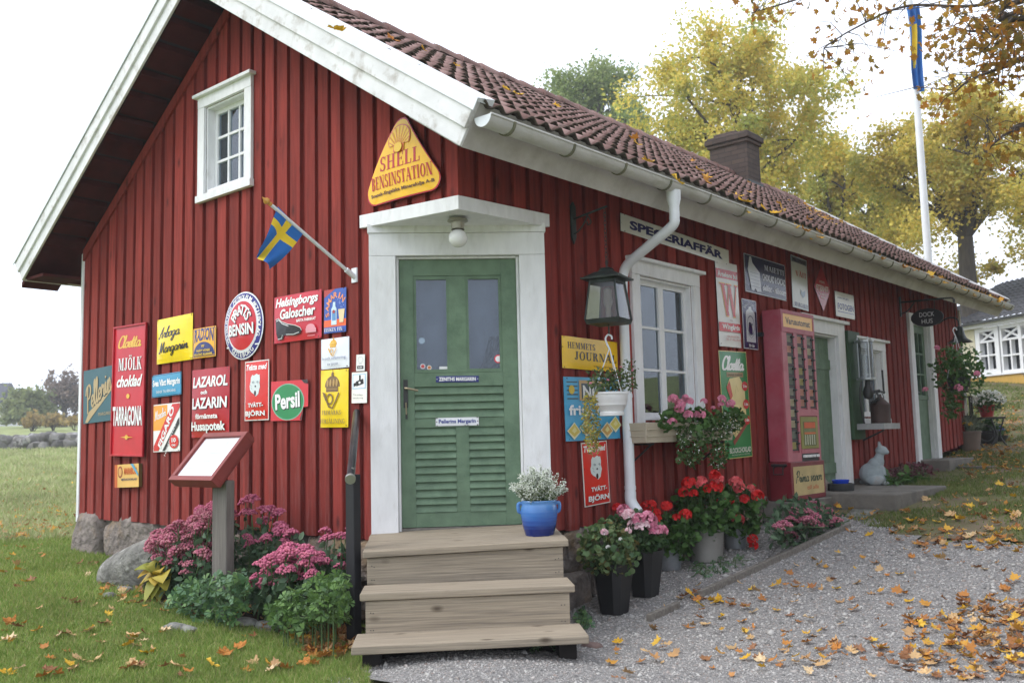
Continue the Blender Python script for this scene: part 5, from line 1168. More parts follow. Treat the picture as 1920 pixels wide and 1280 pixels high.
mb = MB(); c = [gnd(1602, 953), gnd(1664, 951), gnd(1618, 973), gnd(1585, 968)]; mb.prism([p-Vector((0, 0, .04)) for p in c], (0, 0, .055), M_grey); tag(mb.build('flagstone', bev=.01), 'flat grey flagstone in the grass below the concrete slab', 'stone')
mb = MB(); q = gnd(1112, 1213); rock(mb, (q.x, q.y, .01), (.07, .05, .04), mat('reddish_stone', (.22, .15, .13), rough=.9, bump=.6), 7); tag(mb.build('pebble', smooth=True), 'reddish brown stone on the gravel right of the lowest step', 'stone')
mb = MB(); q = G(268, 1045, -.42); rock(mb, (0, 0, 0), (.56, .34, .22), mat('boulder_rock', (.19, .185, .165), rough=.95, var=.4, scale=11, bump=1, bscale=22, bdist=.03, col2=(.40, .40, .36), c2=(.60, .66), c2scale=7), 12, 40, 26, jag=.13)
bo = mb.build('boulder', smooth=True); bo.location = (q.x+.05, q.y+.05, q.z-.09); bo.rotation_euler = (R(8), R(-22), R(12)); tag(bo, 'large grey boulder leaning at the foundation left of the pink flowers', 'boulder')
for i, (px, py, r_) in enumerate(((165*0+238, 1107, .09), (330, 1178, .1), (352, 1183, .08), (460, 1172, .13), (500, 1178, .12), (205, 1118, .07))):
    q = gnd(px, py); mb = MB(); rock(mb, (q.x, q.y, q.z), (r_, r_*.6, r_*.45), M_grey, 20+i, 12, 8)
    tag(mb.build('edging_stone', smooth=True), 'small grey stone edging the flower bed at the lawn', 'stone', 'stones edging the flower bed')
# ------------------------------------------------------------------ wooden steps and railing
st = thing('wooden_steps', 'weathered grey wooden steps with three treads up to the green door', 'steps', (-.1, .1, 0), (0, 0, R(45)))
def L3(u, n, z): return FD @ Vector((u, z, n))
def tread(n0, n1, hw, z0l, z0r, th, boards, sl_=0.0):
    g = .004
    for i in range(boards):
        a = n0+(n1-n0)*i/boards+g*(i > 0); b = n0+(n1-n0)*(i+1)/boards; mb = MB(); e = random.uniform(-.008, .008); sa, sb = (n1-a)*sl_, (n1-b)*sl_
        mb.hexa([L3(-hw+e, b, z0l-th+sb), L3(hw+e, b, z0r-th+sb), L3(hw+e, a, z0r-th+sa), L3(-hw+e, a, z0l-th+sa), L3(-hw+e, b, z0l+sb), L3(hw+e, b, z0r+sb), L3(hw+e, a, z0r+sa), L3(-hw+e, a, z0l+sa)], M_step)
        mb.build('tread', parent=st, bev=.006)
tread(-.02, .87, .655, .605, .637, .042, 4, .035); tread(.98, 1.31, .632, .412, .418, .042, 1); tread(1.30, 1.66, .652, .186, .196, .045, 1)
for n, hw, z0, z1l, z1r in ((.815, .625, .38, .558, .59), (1.265, .60, .15, .366, .372)):
    mb = MB(); mb.hexa([L3(-hw, n+.03, z0), L3(hw, n+.03, z0), L3(hw, n, z0), L3(-hw, n, z0), L3(-hw, n+.03, z1l), L3(hw, n+.03, z1r), L3(hw, n, z1r), L3(-hw, n, z1l)], M_step); mb.build('riser', parent=st, bev=.003)
    mb = MB()
    for u_ in (-hw+.03, -hw+.045, hw-.03, hw-.05):
        for t_ in (.25, .72): q = L3(u_, n+.0305, z0+(z1l-z0)*t_+random.uniform(-.01, .01)); mb.ball(q, .0035, 6, M_iron, 4)
    mb.build('nails', parent=st)
for s_ in (-1, 1):
    mb = MB(); a, b = sorted((s_*.58, s_*.545))
    mb.box((a, .02, .1), (b, .556, .81), M_oldw, FD); mb.box((a, .02, .811), (b, .364, 1.26), M_oldw, FD); mb.build('stringer', parent=st)
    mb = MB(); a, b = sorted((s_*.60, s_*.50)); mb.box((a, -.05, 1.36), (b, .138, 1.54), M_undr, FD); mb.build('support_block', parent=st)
mb = MB(); mb.box((-.58, -.1, 1.24), (.58, .14, 1.33), M_undr, FD); mb.build('gap_shade_board', parent=st)  # dark board added to read as the shadow gap under the lowest tread
rl = thing('handrail', 'black steel railing post with a worn grey rail beside the wooden steps', 'railing', (-.5, -.53, 0))
M_blk = mat('black_post', (.010, .010, .013), rough=.6, var=.2, scale=6, col2=(.30, .29, .28), c2=(.66, .72), c2scale=9, stretch=(1, 1, .5))
pb = gnd(664, 1207); pt_ = G(657, 888, pb.y)
mb = MB(); mb.box((pb.x-.042, pb.y-.03, -.05), (pb.x+.042, pb.y+.03, 1.085), M_blk); mb.build('post', parent=rl, bev=.006)
k0 = G(657, 897, pb.y-.06); k1 = G(669, 772, -.02)
M_steel = mat('worn_steel', (.22, .21, .20), rough=.35, metal=.7, var=.3, scale=20)
mb = MB(); mb.tube([k0, k0+(k1-k0)*.98, k1], [.027, .027, .025], 14, mat('dark_rail', (.05, .05, .055), rough=.32, metal=.6, var=.3, scale=14)); mb.build('rail', parent=rl, smooth=True)
mb = MB(); d = (k0-k1).normalized(); mb.tube([k0-d*.01, k0+d*.012], .034, 16, mat('brushed_steel', (.5, .5, .48), rough=.35, metal=.8)); mb.tube([(pb.x, pb.y, 1.08), (pb.x, pb.y, 1.13)], .012, 8, M_steel); mb.build('rail_cap', parent=rl, smooth=True)
# ------------------------------------------------------------------ lamps, flag, stand
gl = thing('globe_lamp', 'white glass globe lamp under the small porch canopy', 'lamp', (-.2, .2, 2.86))
mb = MB(); mb.lathe([(.07, -.005), (.075, -.02), (.05, -.03), (.045, -.075), (.05, -.08)], gl.location, 20, mat('lamp_base', (.35, .33, .28), rough=.4, metal=.5)); mb.build('base', parent=gl, smooth=True)
mb = MB(); mb.ball(gl.location-Vector((0, 0, .142)), (.068, .068, .066), 24, mat('opal_glass', (.78, .78, .76), rough=.15, var=.04), 14); mb.build('globe', parent=gl, smooth=True)
fp = G(666, 515); fl = thing('wall_flag', 'small blue and yellow flag on a slanting white stick fixed to the gable', 'flag', fp)
e = LW(507, 383, fp.x); w0 = fp+Vector((0, -.02, -.01)); d = (e-w0)
mb = MB(); mb.tube([w0, w0+d*.99], .013, 12, M_metalw); mb.build('stick', parent=fl, smooth=True)
mb = MB(); M_fin = mat('gold_finial', (.55, .27, .05), rough=.4)
mb.lathe([(.0, -.01), (.014, -.008), (.016, .005), (.012, .014), (.024, .03), (.022, .045), (.008, .06), (.004, .075), (0, .08)], e, 14, M_fin, M=d.to_track_quat('Z', 'Y').to_matrix()); mb.build('finial', parent=fl, smooth=True)
mb = MB(); mb.box((fp.x-.03, -.012, fp.z-.06), (fp.x+.03, .0, fp.z+.05), M_metalw); mb.tube([w0-d*.03, w0+d*.09], .02, 12, M_metalw); mb.build('bracket', parent=fl)
A, B = LW(521, 387, fp.x), LW(569, 437, fp.x); Cc, Dd = LW(475, 468, fp.x-.0), LW(508, 505, fp.x)
nu, nv = 18, 26; vs = []; ML = []; fsq = []
M_fb = mat('flag_blue', (.018, .13, .42), rough=.8, var=.1, trans=.15); M_fy = mat('flag_yellow', (.72, .52, .03), rough=.8, var=.08, trans=.15)
for j in range(nv+1):
    for i in range(nu+1):
        u, v = i/nu, j/nv; p = (A*(1-u)+B*u)*(1-v)+(Cc*(1-u)+Dd*u)*v
        p = p+Vector((.05*v*math.sin(u*7+v*2.5), .03*v*math.sin(u*5+1), -.03*math.sin(math.pi*v)*.4)); vs.append(p)
cl = MB()
for j in range(nv):
    for i in range(nu):
        u, v = (i+.5)/nu, (j+.5)/nv; yel = .40 < u < .62 or .22 < v < .40
        cl.add([vs[j*(nu+1)+i], vs[j*(nu+1)+i+1], vs[(j+1)*(nu+1)+i+1], vs[(j+1)*(nu+1)+i]], [(0, 1, 2, 3)], M_fy if yel else M_fb)
cl.build('cloth', parent=fl, smooth=True)
sp = thing('information_stand', 'slanted red-framed information board on a grey wooden post among the pink flowers', 'information stand', (-1.75, -.7, .1))
PY = -.7; p0 = G(405, 1000, PY).x; p1 = G(432, 1000, PY).x; zt = G(418, 905, PY).z
mb = MB(); mb.box((p0, PY-.035, -.1), (p1, PY+.035, zt+.02), mat('post_wood', (.15, .135, .12), rough=.85, var=.25, scale=5, stretch=(9, 9, .8), bump=.4, bscale=18, col2=(.10, .09, .08), c2=(.5, .75))); mb.build('post', parent=sp, bev=.008)
ctr = G(394, 858.5, PY); un = Vector((1, 0, 0)); ph = R(48.9); vn = Vector((0, math.cos(ph), math.sin(ph))); nn = un.cross(vn); wv, hv = .585, .456
MBD = Matrix(((un.x, vn.x, nn.x, ctr.x), (un.y, vn.y, nn.y, ctr.y), (un.z, vn.z, nn.z, ctr.z), (0, 0, 0, 1)))
M_rf = mat('red_frame', (.22, .04, .035), rough=.6, var=.15, scale=6, bump=.15)
mb = MB(); fw = .042; x0, x1, y0, y1 = -wv/2, wv/2, -hv/2, hv/2
mb.box((x0, y0, -.05), (x1, y0+fw, .03), M_rf, MBD); mb.box((x0, y1-fw, -.05), (x1, y1, .03), M_rf, MBD); mb.box((x0, y0+fw, -.05), (x0+fw, y1-fw, .03), M_rf, MBD); mb.box((x1-fw, y0+fw, -.05), (x1, y1-fw, .03), M_rf, MBD); mb.box((x0+.01, y0+.01, -.07), (x1-.01, y1-.01, -.051), M_rf, MBD)
mb.build('frame', parent=sp, bev=.003)
mb = MB(); mb.box((x0+fw, y0+fw, -.04), (x1-fw, y1-fw, .008), enamel((232, 232, 236), .12), MBD); mb.build('panel', parent=sp)
mb = MB()
for k in range(6): mb.box((x0+fw+.05, y1-fw-.18-.022*k, .009), (x0+fw+.05+.38*(.6+.4*((k*7) % 5)/5), y1-fw-.174-.022*k, .0098), enamel((176, 178, 190)), MBD)
mb.box((x0+fw+.14, y1-fw-.15, .009), (x0+fw+.36, y1-fw-.03, .0098), enamel((196, 206, 226)), MBD); mb.prism([(x0+fw+.16, y1-fw-.14, .0099), (x0+fw+.25, y1-fw-.14, .0099), (x0+fw+.30, y1-fw-.06, .0099), (x0+fw+.22, y1-fw-.05, .0099)], (0, 0, .0006), enamel((206, 196, 214)), MBD)
mb.build('printed_lines', parent=sp)
# lantern on its bracket
LX, LY = .31, 1.30
lt = thing('wall_lantern', 'dark weathered lantern hanging on a chain from an iron wall bracket', 'lantern', (0, LY, 3.0))
M_ln = mat('lantern_metal', (.035, .042, .04), rough=.55, var=.25, metal=.4, col2=(.07, .10, .085), c2=(.5, .7), c2scale=8)
mb = MB(); mb.prism([(.0, LY-.03, 2.86), (.0, LY-.03, 3.10), (.0, LY, 3.14), (.0, LY+.03, 3.10), (.0, LY+.03, 2.86), (.0, LY, 2.80)], (.014, 0, 0), M_ln)
mb.tube([(.01, LY, 3.00), (LX+.02, LY, 3.045)], .009, 8, M_ln); mb.tube(curve([(.01, LY, 2.88), (.06, LY, 2.90), (.12, LY, 2.96), (.15, LY, 3.02)], 5), .006, 6, M_ln); mb.tube(curve([(.15, LY, 3.0), (.18, LY, 2.95), (.15, LY, 2.93), (.14, LY, 2.96)], 5), .005, 6, M_ln)
mb.build('bracket', parent=lt, smooth=True)
mb = MB(); z = 3.03; i = 0
while z > 2.62:
    pts = [(LX+(.011*math.cos(a) if i % 2 else 0), LY+(0 if i % 2 else .011*math.cos(a)), z-.018+.02*math.sin(a)) for a in [2*math.pi*k/8 for k in range(9)]]
    mb.tube(pts, .0028, 5, M_ln, cap=False); z -= .031; i += 1
mb.tube([(LX, LY, 2.63), (LX, LY, 2.55)], .006, 6, M_ln); mb.build('chain', parent=lt)
def frus(mb, z0, h0, z1, h1, m):
    mb.hexa([(LX-h0, LY-h0, z0), (LX+h0, LY-h0, z0), (LX+h0, LY+h0, z0), (LX-h0, LY+h0, z0), (LX-h1, LY-h1, z1), (LX+h1, LY-h1, z1), (LX+h1, LY+h1, z1), (LX-h1, LY+h1, z1)], m)
RT = Matrix.Translation((LX, LY, 0)) @ Matrix.Rotation(R(12), 4, 'Z') @ Matrix.Translation((-LX, -LY, 0))
mb = MB(); frus(mb, 2.475, .155, 2.488, .157, M_ln); frus(mb, 2.488, .145, 2.535, .07, M_ln); frus(mb, 2.535, .055, 2.56, .035, M_ln); frus(mb, 2.56, .045, 2.57, .03, M_ln); mb.v = [tuple(RT @ Vector(p)) for p in mb.v]; mb.build('roof', parent=lt)
mb = MB(); zb, ztp, hb, ht = 2.17, 2.474, .135, .10
frus(mb, 2.135, .128, 2.17, .14, M_ln)
for sx_, sy_ in ((-1, -1), (1, -1), (1, 1), (-1, 1)): mb.tube([(LX+sx_*hb, LY+sy_*hb, zb), (LX+sx_*ht, LY+sy_*ht, ztp)], .0075, 6, M_ln)
frus(mb, 2.445, .106, 2.474, .104, M_ln); mb.tube([(LX, LY, 2.14), (LX, LY, 2.05)], .006, 6, M_ln); mb.v = [tuple(RT @ Vector(p)) for p in mb.v]; mb.build('cage', parent=lt)
Mpn = glass('lantern_glass', tint=(.55, .52, .50), ior=1.45, clear=.93, rough=.1)
for k in range(4):
    a, b = [((-1, -1), (1, -1), (1, 1), (-1, 1))[q % 4] for q in (k, k+1)]; mb = MB()
    mb.add([RT @ Vector(p) for p in ((LX+a[0]*hb*.985, LY+a[1]*hb*.985, zb), (LX+b[0]*hb*.985, LY+b[1]*hb*.985, zb), (LX+b[0]*ht*.985, LY+b[1]*ht*.985, ztp-.03), (LX+a[0]*ht*.985, LY+a[1]*ht*.985, ztp-.03))], [(0, 1, 2, 3)], Mpn); mb.build('glass_pane', parent=lt)
mb = MB(); mb.lathe([(.02, 2.18), (.022, 2.26), (.035, 2.30), (.03, 2.40), (.01, 2.42)], (LX, LY, 0), 12, mat('bulb', (.6, .58, .52), rough=.3)); mb.build('bulb', parent=lt, smooth=True)
# ------------------------------------------------------------------ automat
AX0, AX1, AY0, AY1, AZ0, AZ1 = .045, .25, 4.46, 5.28, .60, 2.545
at_ = thing('vending_automat', 'tall faded red coin automat with rows of little glass compartments against the long wall', 'vending machine', (.15, 4.87, AZ0))
M_pk = mat('faded_red', (.36, .055, .085), rough=.5, var=.15, scale=3, col2=(.42, .14, .17), c2=(.42, .72), c2scale=2.2, bump=.05)
M_pk2 = mat('pink_front', (.42, .12, .15), rough=.5, var=.15, scale=4, col2=(.34, .05, .07), c2=(.55, .75), c2scale=5)
M_dr = mat('deep_red', (.17, .012, .02), rough=.45, var=.2, scale=4, col2=(.28, .08, .08), c2=(.6, .75), c2scale=5)
ZB = AZ1-.80*(AZ1-AZ0)
mb = MB(); mb.box((AX0, AY0, ZB), (AX1-.012, AY1, AZ1), M_pk); mb.build('body', parent=at_, bev=.008)
fy = lambda a: AY0+a*(AY1-AY0)
fz = lambda b: AZ1-b*(AZ1-AZ0)
mb = MB()
def fr(a0, b0, a1, b1, x0, x1, m): mb.box((x0, fy(a0), fz(b1)), (x1, fy(a1), fz(b0)), m)
X0, X1 = AX1-.0115, AX1
fr(0, 0, 1, .02, X0, X1+.004, M_pk); fr(0, .092, 1, .118, X0, X1+.003, M_pk); fr(0, .02, .06, .092, X0, X1+.003, M_pk); fr(.96, .02, 1, .092, X0, X1+.003, M_pk)
for a0, a1 in ((0, .14), (.345, .45), (.655, .745), (.95, 1)): fr(a0, .1185, a1, .525, X0, X1, M_pk2)
fr(0, .525, .14, .80, X0, X1, M_pk2); fr(.345, .525, 1, .56, X0, X1, M_pk2); fr(.345, .56, .40, .80, X0, X1, M_pk2); fr(.94, .56, 1, .80, X0, X1, M_pk2); fr(.40, .738, .94, .76, X0, X1+.006, M_pk2); fr(.14, .755, .345, .80, X0, X1, M_pk2)
mb.build('front_frame', parent=at_)
mb = MB(); fr(.06, .02, .96, .092, X0, X1-.002, enamel((232, 178, 92), .4)); ti = mb.build('title_panel', parent=at_)
V, Fs = bfont('Varuautomat', 0, .03); x0 = min(v[0] for v in V); x1 = max(v[0] for v in V)
mb = MB(); mb.add([(X1-.001, fy(.14+.74*(x-x0)/(x1-x0)), fz(.072-.048*y)) for x, y in V], Fs, enamel((70, 50, 28), .4)); mb.build('lettering', parent=ti)
M_cell = mat('cell_inside', (.20, .19, .15), rough=.7, var=.4, scale=9)
rs = random.Random(4)
def cell(a0, b0, a1, b1):
    mb = MB(); goods = paint(rs.choice([(150, 140, 110), (120, 115, 100), (165, 110, 90), (90, 95, 80), (140, 130, 70)]))
    mb.box((X0-.0, fy(a0)+.003, fz(b1)+.003), (X0+.002, fy(a1)-.003, fz(b0)-.003), M_dark)
    mb.box((X0+.002, fy(a0)+.012, fz(b1)+.012), (X0+.006, fy(a0+(a1-a0)*.62), fz(b0)-.022), goods)
    mb.box((X0+.002, fy(a0), fz(b1)-.003), (X1-.002, fy(a1), fz(b1)+.003), M_iron)
    c_ = mb.build('compartment', parent=at_)
    k = MB(); y, z = fy(a0+(a1-a0)*.74), fz(b0+(b1-b0)*.35)
    k.tube([(X0+.002, y, z), (X1+.022, y, z)], [.012, .009], 8, M_iron); k.box((X1+.006, y-.035, z-.007), (X1+.016, y+.035, z+.007), M_iron); k.build('knob', parent=c_)
for col_, (a0, a1, n) in enumerate(((.14, .345, 11), (.45, .655, 7), (.745, .95, 7))):
    for r_ in range(n): cell(a0, .1215+.0565*r_, a1, .1215+.0565*(r_+1)-.002)
mb = MB(); OL = paint((132, 130, 62)); fr(.41, .565, .93, .735, X0, X1+.004, OL); fr(.48, .59, .86, .72, X1+.0045, X1+.006, paint((110, 116, 84), rough=.2)); fr(.5, .594, .84, .626, X1+.0065, X1+.008, paint((196, 88, 44))); fr(.5, .648, .84, .658, X1+.0065, X1+.008, paint((196, 98, 44)))
for k in range(5): fr(.51+.07*k, .662, .53+.07*k, .715, X1+.0065, X1+.008, paint((190, 190, 170)))
mb.build('display_window', parent=at_)
for k in range(4): mb = MB(); fr(.46+.12*k, .768, .545+.12*k, .782, X0, X1+.018, enamel((225, 225, 225), .3)); mb.build('delivery_tab', parent=at_, bev=.003)
mb = MB(); fr(.40, .7605, .94, .80, X0, X1-.008, M_dark); mb.build('delivery_recess', parent=at_)
mb = MB(); mb.box((AX0-.01, AY0-.008, AZ0), (AX1+.025, AY1+.008, ZB-.003), M_dr); bc = mb.build('base_cabinet', parent=at_, bev=.006)
mb = MB(); XF = AX1+.0255; mb.box((XF, fy(.05), fz(.975)), (XF+.003, fy(.96), fz(.825)), paint((186, 164, 112), rough=.5)); ap = mb.build('advert_panel', parent=bc)
mb = MB(); V, Fs = strokes('Prima varor', 'script', .13); V = [(x+.3*y, y) for x, y in V]; x0 = min(v[0] for v in V); x1 = max(v[0] for v in V)
mb.add([(XF+.0036+.000004*(i//4), fy(.10+.80*(x-x0)/(x1-x0)), fz(.905-.055*y)) for i, (x, y) in enumerate(V)], Fs, paint((40, 60, 36)))
V, Fs = bfont('till alla', .2, .02); x1 = max(v[0] for v in V); mb.add([(XF+.0036, fy(.42+.36*x/x1), fz(.948-.03*y)) for x, y in V], Fs, paint((186, 104, 56))); mb.build('lettering', parent=bc)
mb = MB(); mb.tube([(AX0+.06, AY0-.009, ZB-.05), (AX0+.06, AY0-.045, ZB-.05), (AX0+.06, AY0-.045, ZB-.12), (AX0+.16, AY0-.045, ZB-.12), (AX0+.16, AY0-.045, ZB-.05), (AX0+.16, AY0-.009, ZB-.05)], .007, 6, M_iron); mb.tube([(AX0+.03, AY0-.02, ZB-.03), (AX0+.19, AY0-.02, ZB-.03)], .014, 8, M_iron); mb.build('handle', parent=bc)
mb = MB(); mb.box((0, AY0-.05, 2.28), (.06, AY0-.001, 2.32), M_iron); mb.build('wall_bracket', parent=at_)
mb = MB(); mb.box((.0, AY0-.1, zg(0, 4.5)-.1), (.34, AY1+.01, AZ0-.002), M_conc); tag(mb.build('concrete_plinth', bev=.01), 'low concrete plinth under the red automat', 'plinth')
# ------------------------------------------------------------------ fuel dispenser
fd = thing('paraffin_dispenser', 'old hand pump with a tall glass cylinder on a dark green board', 'fuel pump', (0.03, 6.95, 1.2))
M_dg = mat('dark_green_board', (.022, .06, .022), rough=.6, var=.2)
b0 = LW(1579, 619, .03); b1 = LW(1594.5, 824, .03); b2 = LW(1617, 823, .03); yA, yB = b1.y, b2.y
yA = max(yA, D2[1]+.215)
mb = MB(); mb.box((.034, yA, b1.z), (.075, yB, b0.z), M_dg); mb.build('board', parent=fd, bev=.004)
yc = (yA+yB)/2+.02; xc = .20
mb = MB(); mb.lathe([(.085, 1.92), (.085, 2.36)], (xc, yc, 0), 22, glass('cylinder_glass', tint=(.72, .76, .78), ior=1.6, clear=.8)); mb.build('glass_cylinder', parent=fd, smooth=True)
mb = MB(); M_zn = mat('zinc', (.42, .44, .46), rough=.35, metal=.6, var=.15)
for z in (1.90, 2.36): mb.lathe([(.0, z), (.10, z), (.10, z+.025), (.0, z+.025)], (xc, yc, 0), 22, M_zn)
for a in (R(-50), R(70), R(190)): mb.tube([(xc+.092*math.cos(a), yc+.092*math.sin(a), 1.90), (xc+.092*math.cos(a), yc+.092*math.sin(a), 2.42)], .009, 8, M_zn)
mb.box((.075, yc-.02, 1.90), (xc-.06, yc+.02, 1.92), M_zn); mb.box((.075, yc-.02, 2.36), (xc-.06, yc+.02, 2.38), M_zn); mb.build('cylinder_clamp', parent=fd)
mb = MB(); mb.lathe([(.0, 1.66), (.05, 1.68), (.065, 1.74), (.05, 1.80), (.035, 1.83), (.03, 1.90)], (xc, yc, 0), 16, M_iron); mb.tube([(xc, yc, 1.74), (xc+.13, yc+.04, 1.76)], .02, 10, M_iron); mb.tube(curve([(xc+.1, yc, 1.74), (xc+.12, yc, 1.66), (xc+.02, yc, 1.62)], 5), .014, 8, M_iron)
mb.tube(curve([(xc-.05, yc-.07, 1.88), (xc-.07, yc-.09, 1.7), (xc-.06, yc-.07, 1.45), (xc-.05, yc-.05, 1.36)], 5), .012, 8, M_iron); mb.build('pump_body', parent=fd, smooth=True)
mb = MB(); mb.tube([(xc+.11, yc+.05, 1.76), (xc+.11, yc+.24, 1.75)], .012, 8, M_iron); mb.tube([(xc+.11, yc+.22, 1.73), (xc+.11, yc+.21, 2.02)], .012, 8, M_iron); mb.build('crank', parent=fd)
mb = MB(); mb.box((.0755, yA+.10, 1.30), (.40, yB+.28, 1.37), mat('shelf_grey', (.30, .30, .30), rough=.6)); mb.tube([(.08, yc+.05, 1.17), (.32, yc+.12, 1.29)], .012, 6, M_iron); mb.build('shelf', parent=fd)
oc = thing('oil_can', 'rusty brown oil can with a conical top on the shelf of the fuel pump', 'can', (.27, yc+.17, 1.371))
M_rs = mat('rusty_brown', (.055, .03, .024), rough=.7, var=.3, scale=9)
mb = MB(); mb.lathe([(.0, 1.371), (.115, 1.371), (.118, 1.38), (.115, 1.39), (.115, 1.585), (.12, 1.59), (.115, 1.60), (.03, 1.69), (.022, 1.70), (.022, 1.725), (.0, 1.725)], (.27, yc+.17, 0), 24, M_rs); mb.build('body', parent=oc, smooth=True)
mb = MB(); mb.tube(curve([(.27, yc+.06, 1.60), (.27, yc+.03, 1.70), (.27, yc+.17, 1.78), (.27, yc+.31, 1.70), (.27, yc+.28, 1.60)], 5), .005, 6, M_iron); mb.build('handle', parent=oc)
# ------------------------------------------------------------------ cat statue and bowl
def fuse(name, balls, vox, m, parent=None, tubes=()):
    mb = MB()
    for c, r in balls: mb.ball(c, r, 14, m, 10)
    for pts, r in tubes: mb.tube(pts, r, 12, m)
    o = mb.build(name, parent=parent, smooth=True); bmm = bmesh.new(); bmm.from_mesh(o.data); bmesh.ops.recalc_face_normals(bmm, faces=bmm.faces); bmm.to_mesh(o.data); bmm.free(); rm = o.modifiers.new('r', 'REMESH'); rm.mode = 'VOXEL'; rm.voxel_size = vox; rm.use_smooth_shade = True
    sm = o.modifiers.new('s', 'SMOOTH'); sm.factor = .5; sm.iterations = 4; return o
cp = LW(1640, 905, .2); cp.z = .636
M_cat = mat('cat_stone', (.33, .38, .40), rough=.85, var=.2, scale=6, bump=.4, bscale=30, col2=(.40, .36, .33), c2=(.55, .68), c2scale=5)
# faces the yard: local x forward
B_ = [((-.025, 0, .13), (.15, .12, .14)), ((.02, 0, .21), (.095, .085, .12)), ((.06, 0, .28), (.065, .062, .09)), ((.075, 0, .345), (.05, .048, .06)),
      ((.10, 0, .408), (.072, .062, .060)), ((.152, 0, .390), (.036, .038, .030)), ((.02, .085, .06), (.11, .05, .065)), ((.02, -.085, .06), (.11, .05, .065)),
      ((.12, .045, .02), (.055, .03, .022)), ((.12, -.045, .02), (.055, .03, .022)), ((.10, .04, .12), (.033, .03, .11)), ((.10, -.04, .12), (.033, .03, .11))]
cat = fuse('cat_statue', B_, .0065, M_cat, tubes=[([(.09, .042, .43), (.078, .055, .525)], [.028, .005]), ([(.09, -.042, .43), (.078, -.055, .525)], [.028, .005]), (curve([(-.13, 0, .04), (-.16, .09, .03), (-.06, .16, .03), (.08, .15, .025)], 6), .024), ([(-.1, 0, 0), (.14, 0, 0)], .02)])
cat.location = cp; cat.rotation_euler = (0, 0, R(12)); tag(cat, 'grey stone statue of a sitting cat looking right on the concrete slab', 'statue')
bp = ZP(1577, 919, .637); bw = thing('pet_bowl', 'blue bowl set in a round dark rim at the corner of the concrete slab', 'bowl', (bp.x, bp.y, .637)); c = bw.location
mb = MB(); mb.lathe([(.0, 0), (.135, 0), (.14, .01), (.14, .075), (.12, .08), (.115, .05), (0, .05)], c, 24, M_dark); mb.build('rim', parent=bw, smooth=True)
mb = MB(); mb.lathe([(.0, .052), (.075, .055), (.095, .115), (.09, .118), (.07, .075), (.0, .07)], c, 24, enamel((36, 70, 190), .2)); mb.build('dish', parent=bw, smooth=True)
# ------------------------------------------------------------------ hanging oval sign and bracket
YD_ = 8.9
hs = thing('oval_hanging_sign', 'black oval signboard with two lines of white letters on a long wall bracket', 'sign', (.3, YD_, 3.0))
mb = MB(); mb.box((0, YD_-.03, 2.86), (.015, YD_+.03, 3.14), M_iron); mb.tube([(.01, YD_, 3.06), (.62, YD_, 3.05)]+curve([(.62, YD_, 3.05), (.70, YD_, 3.04), (.71, YD_, 2.98)], 4), .012, 8, M_iron); mb.tube(curve([(.01, YD_, 2.9), (.1, YD_, 2.93), (.2, YD_, 3.04)], 5), .008, 6, M_iron)
for x in (.24, .46): mb.tube([(x, YD_, 3.05), (x, YD_, 2.86)], .004, 5, M_iron)
mb.build('bracket', parent=hs, smooth=True)
oc_ = hit(1738, 595, (0, 1, 0), YD_-.01); hw = (hit(1768.5, 595, (0, 1, 0), YD_).x-hit(1707.5, 595, (0, 1, 0), YD_).x)/2; hh = .125
mb = MB(); mb.prism([(oc_.x+hw*math.cos(2*math.pi*k/36), YD_-.012, oc_.z+hh*math.sin(2*math.pi*k/36)) for k in range(36)], (0, .024, 0), mat('black_board', (.008, .008, .011), rough=.5)); mb.build('board', parent=hs)
mb = MB()
for t, zc, ww in (('DOCK', oc_.z+.045, .46), ('HUS', oc_.z-.05, .34)):
    V, Fs = bfont(t, 0, .0); x0 = min(v[0] for v in V); x1 = max(v[0] for v in V)
    for s_, yy in ((1, YD_-.0128), (-1, YD_+.0128)): mb.add([(oc_.x+s_*ww*((x-x0)/(x1-x0)-.5)*hw*2, yy, zc+(y-.36)*.09) for x, y in V], Fs, enamel((205, 205, 205), .5))
mb.build('lettering', parent=hs)
wl = thing('bell_lamp', 'dark bell-shaped lamp shade at the far corner of the shop wall', 'lamp', (.1, 11.5, 2.7)); q = LW(1799, 625, .3); q.z -= .02
M_bl = mat('bell_green', (.02, .032, .028), rough=.4)
mb = MB(); mb.lathe([(.02, .13), (.05, .12), (.075, .0), (.10, -.06), (.17, -.11), (.18, -.118), (.16, -.11), (.09, -.055), (.0, -.05)], q, 24, M_bl); mb.build('shade', parent=wl, smooth=True)
mb = MB(); mb.tube(curve([q+Vector((0, 0, .12)), q+Vector((-.02, 0, .24)), q+Vector((-.15, 0, .27)), q+Vector((-.29, 0, .2))], 5), .012, 8, M_iron); mb.build('arm', parent=wl, smooth=True)
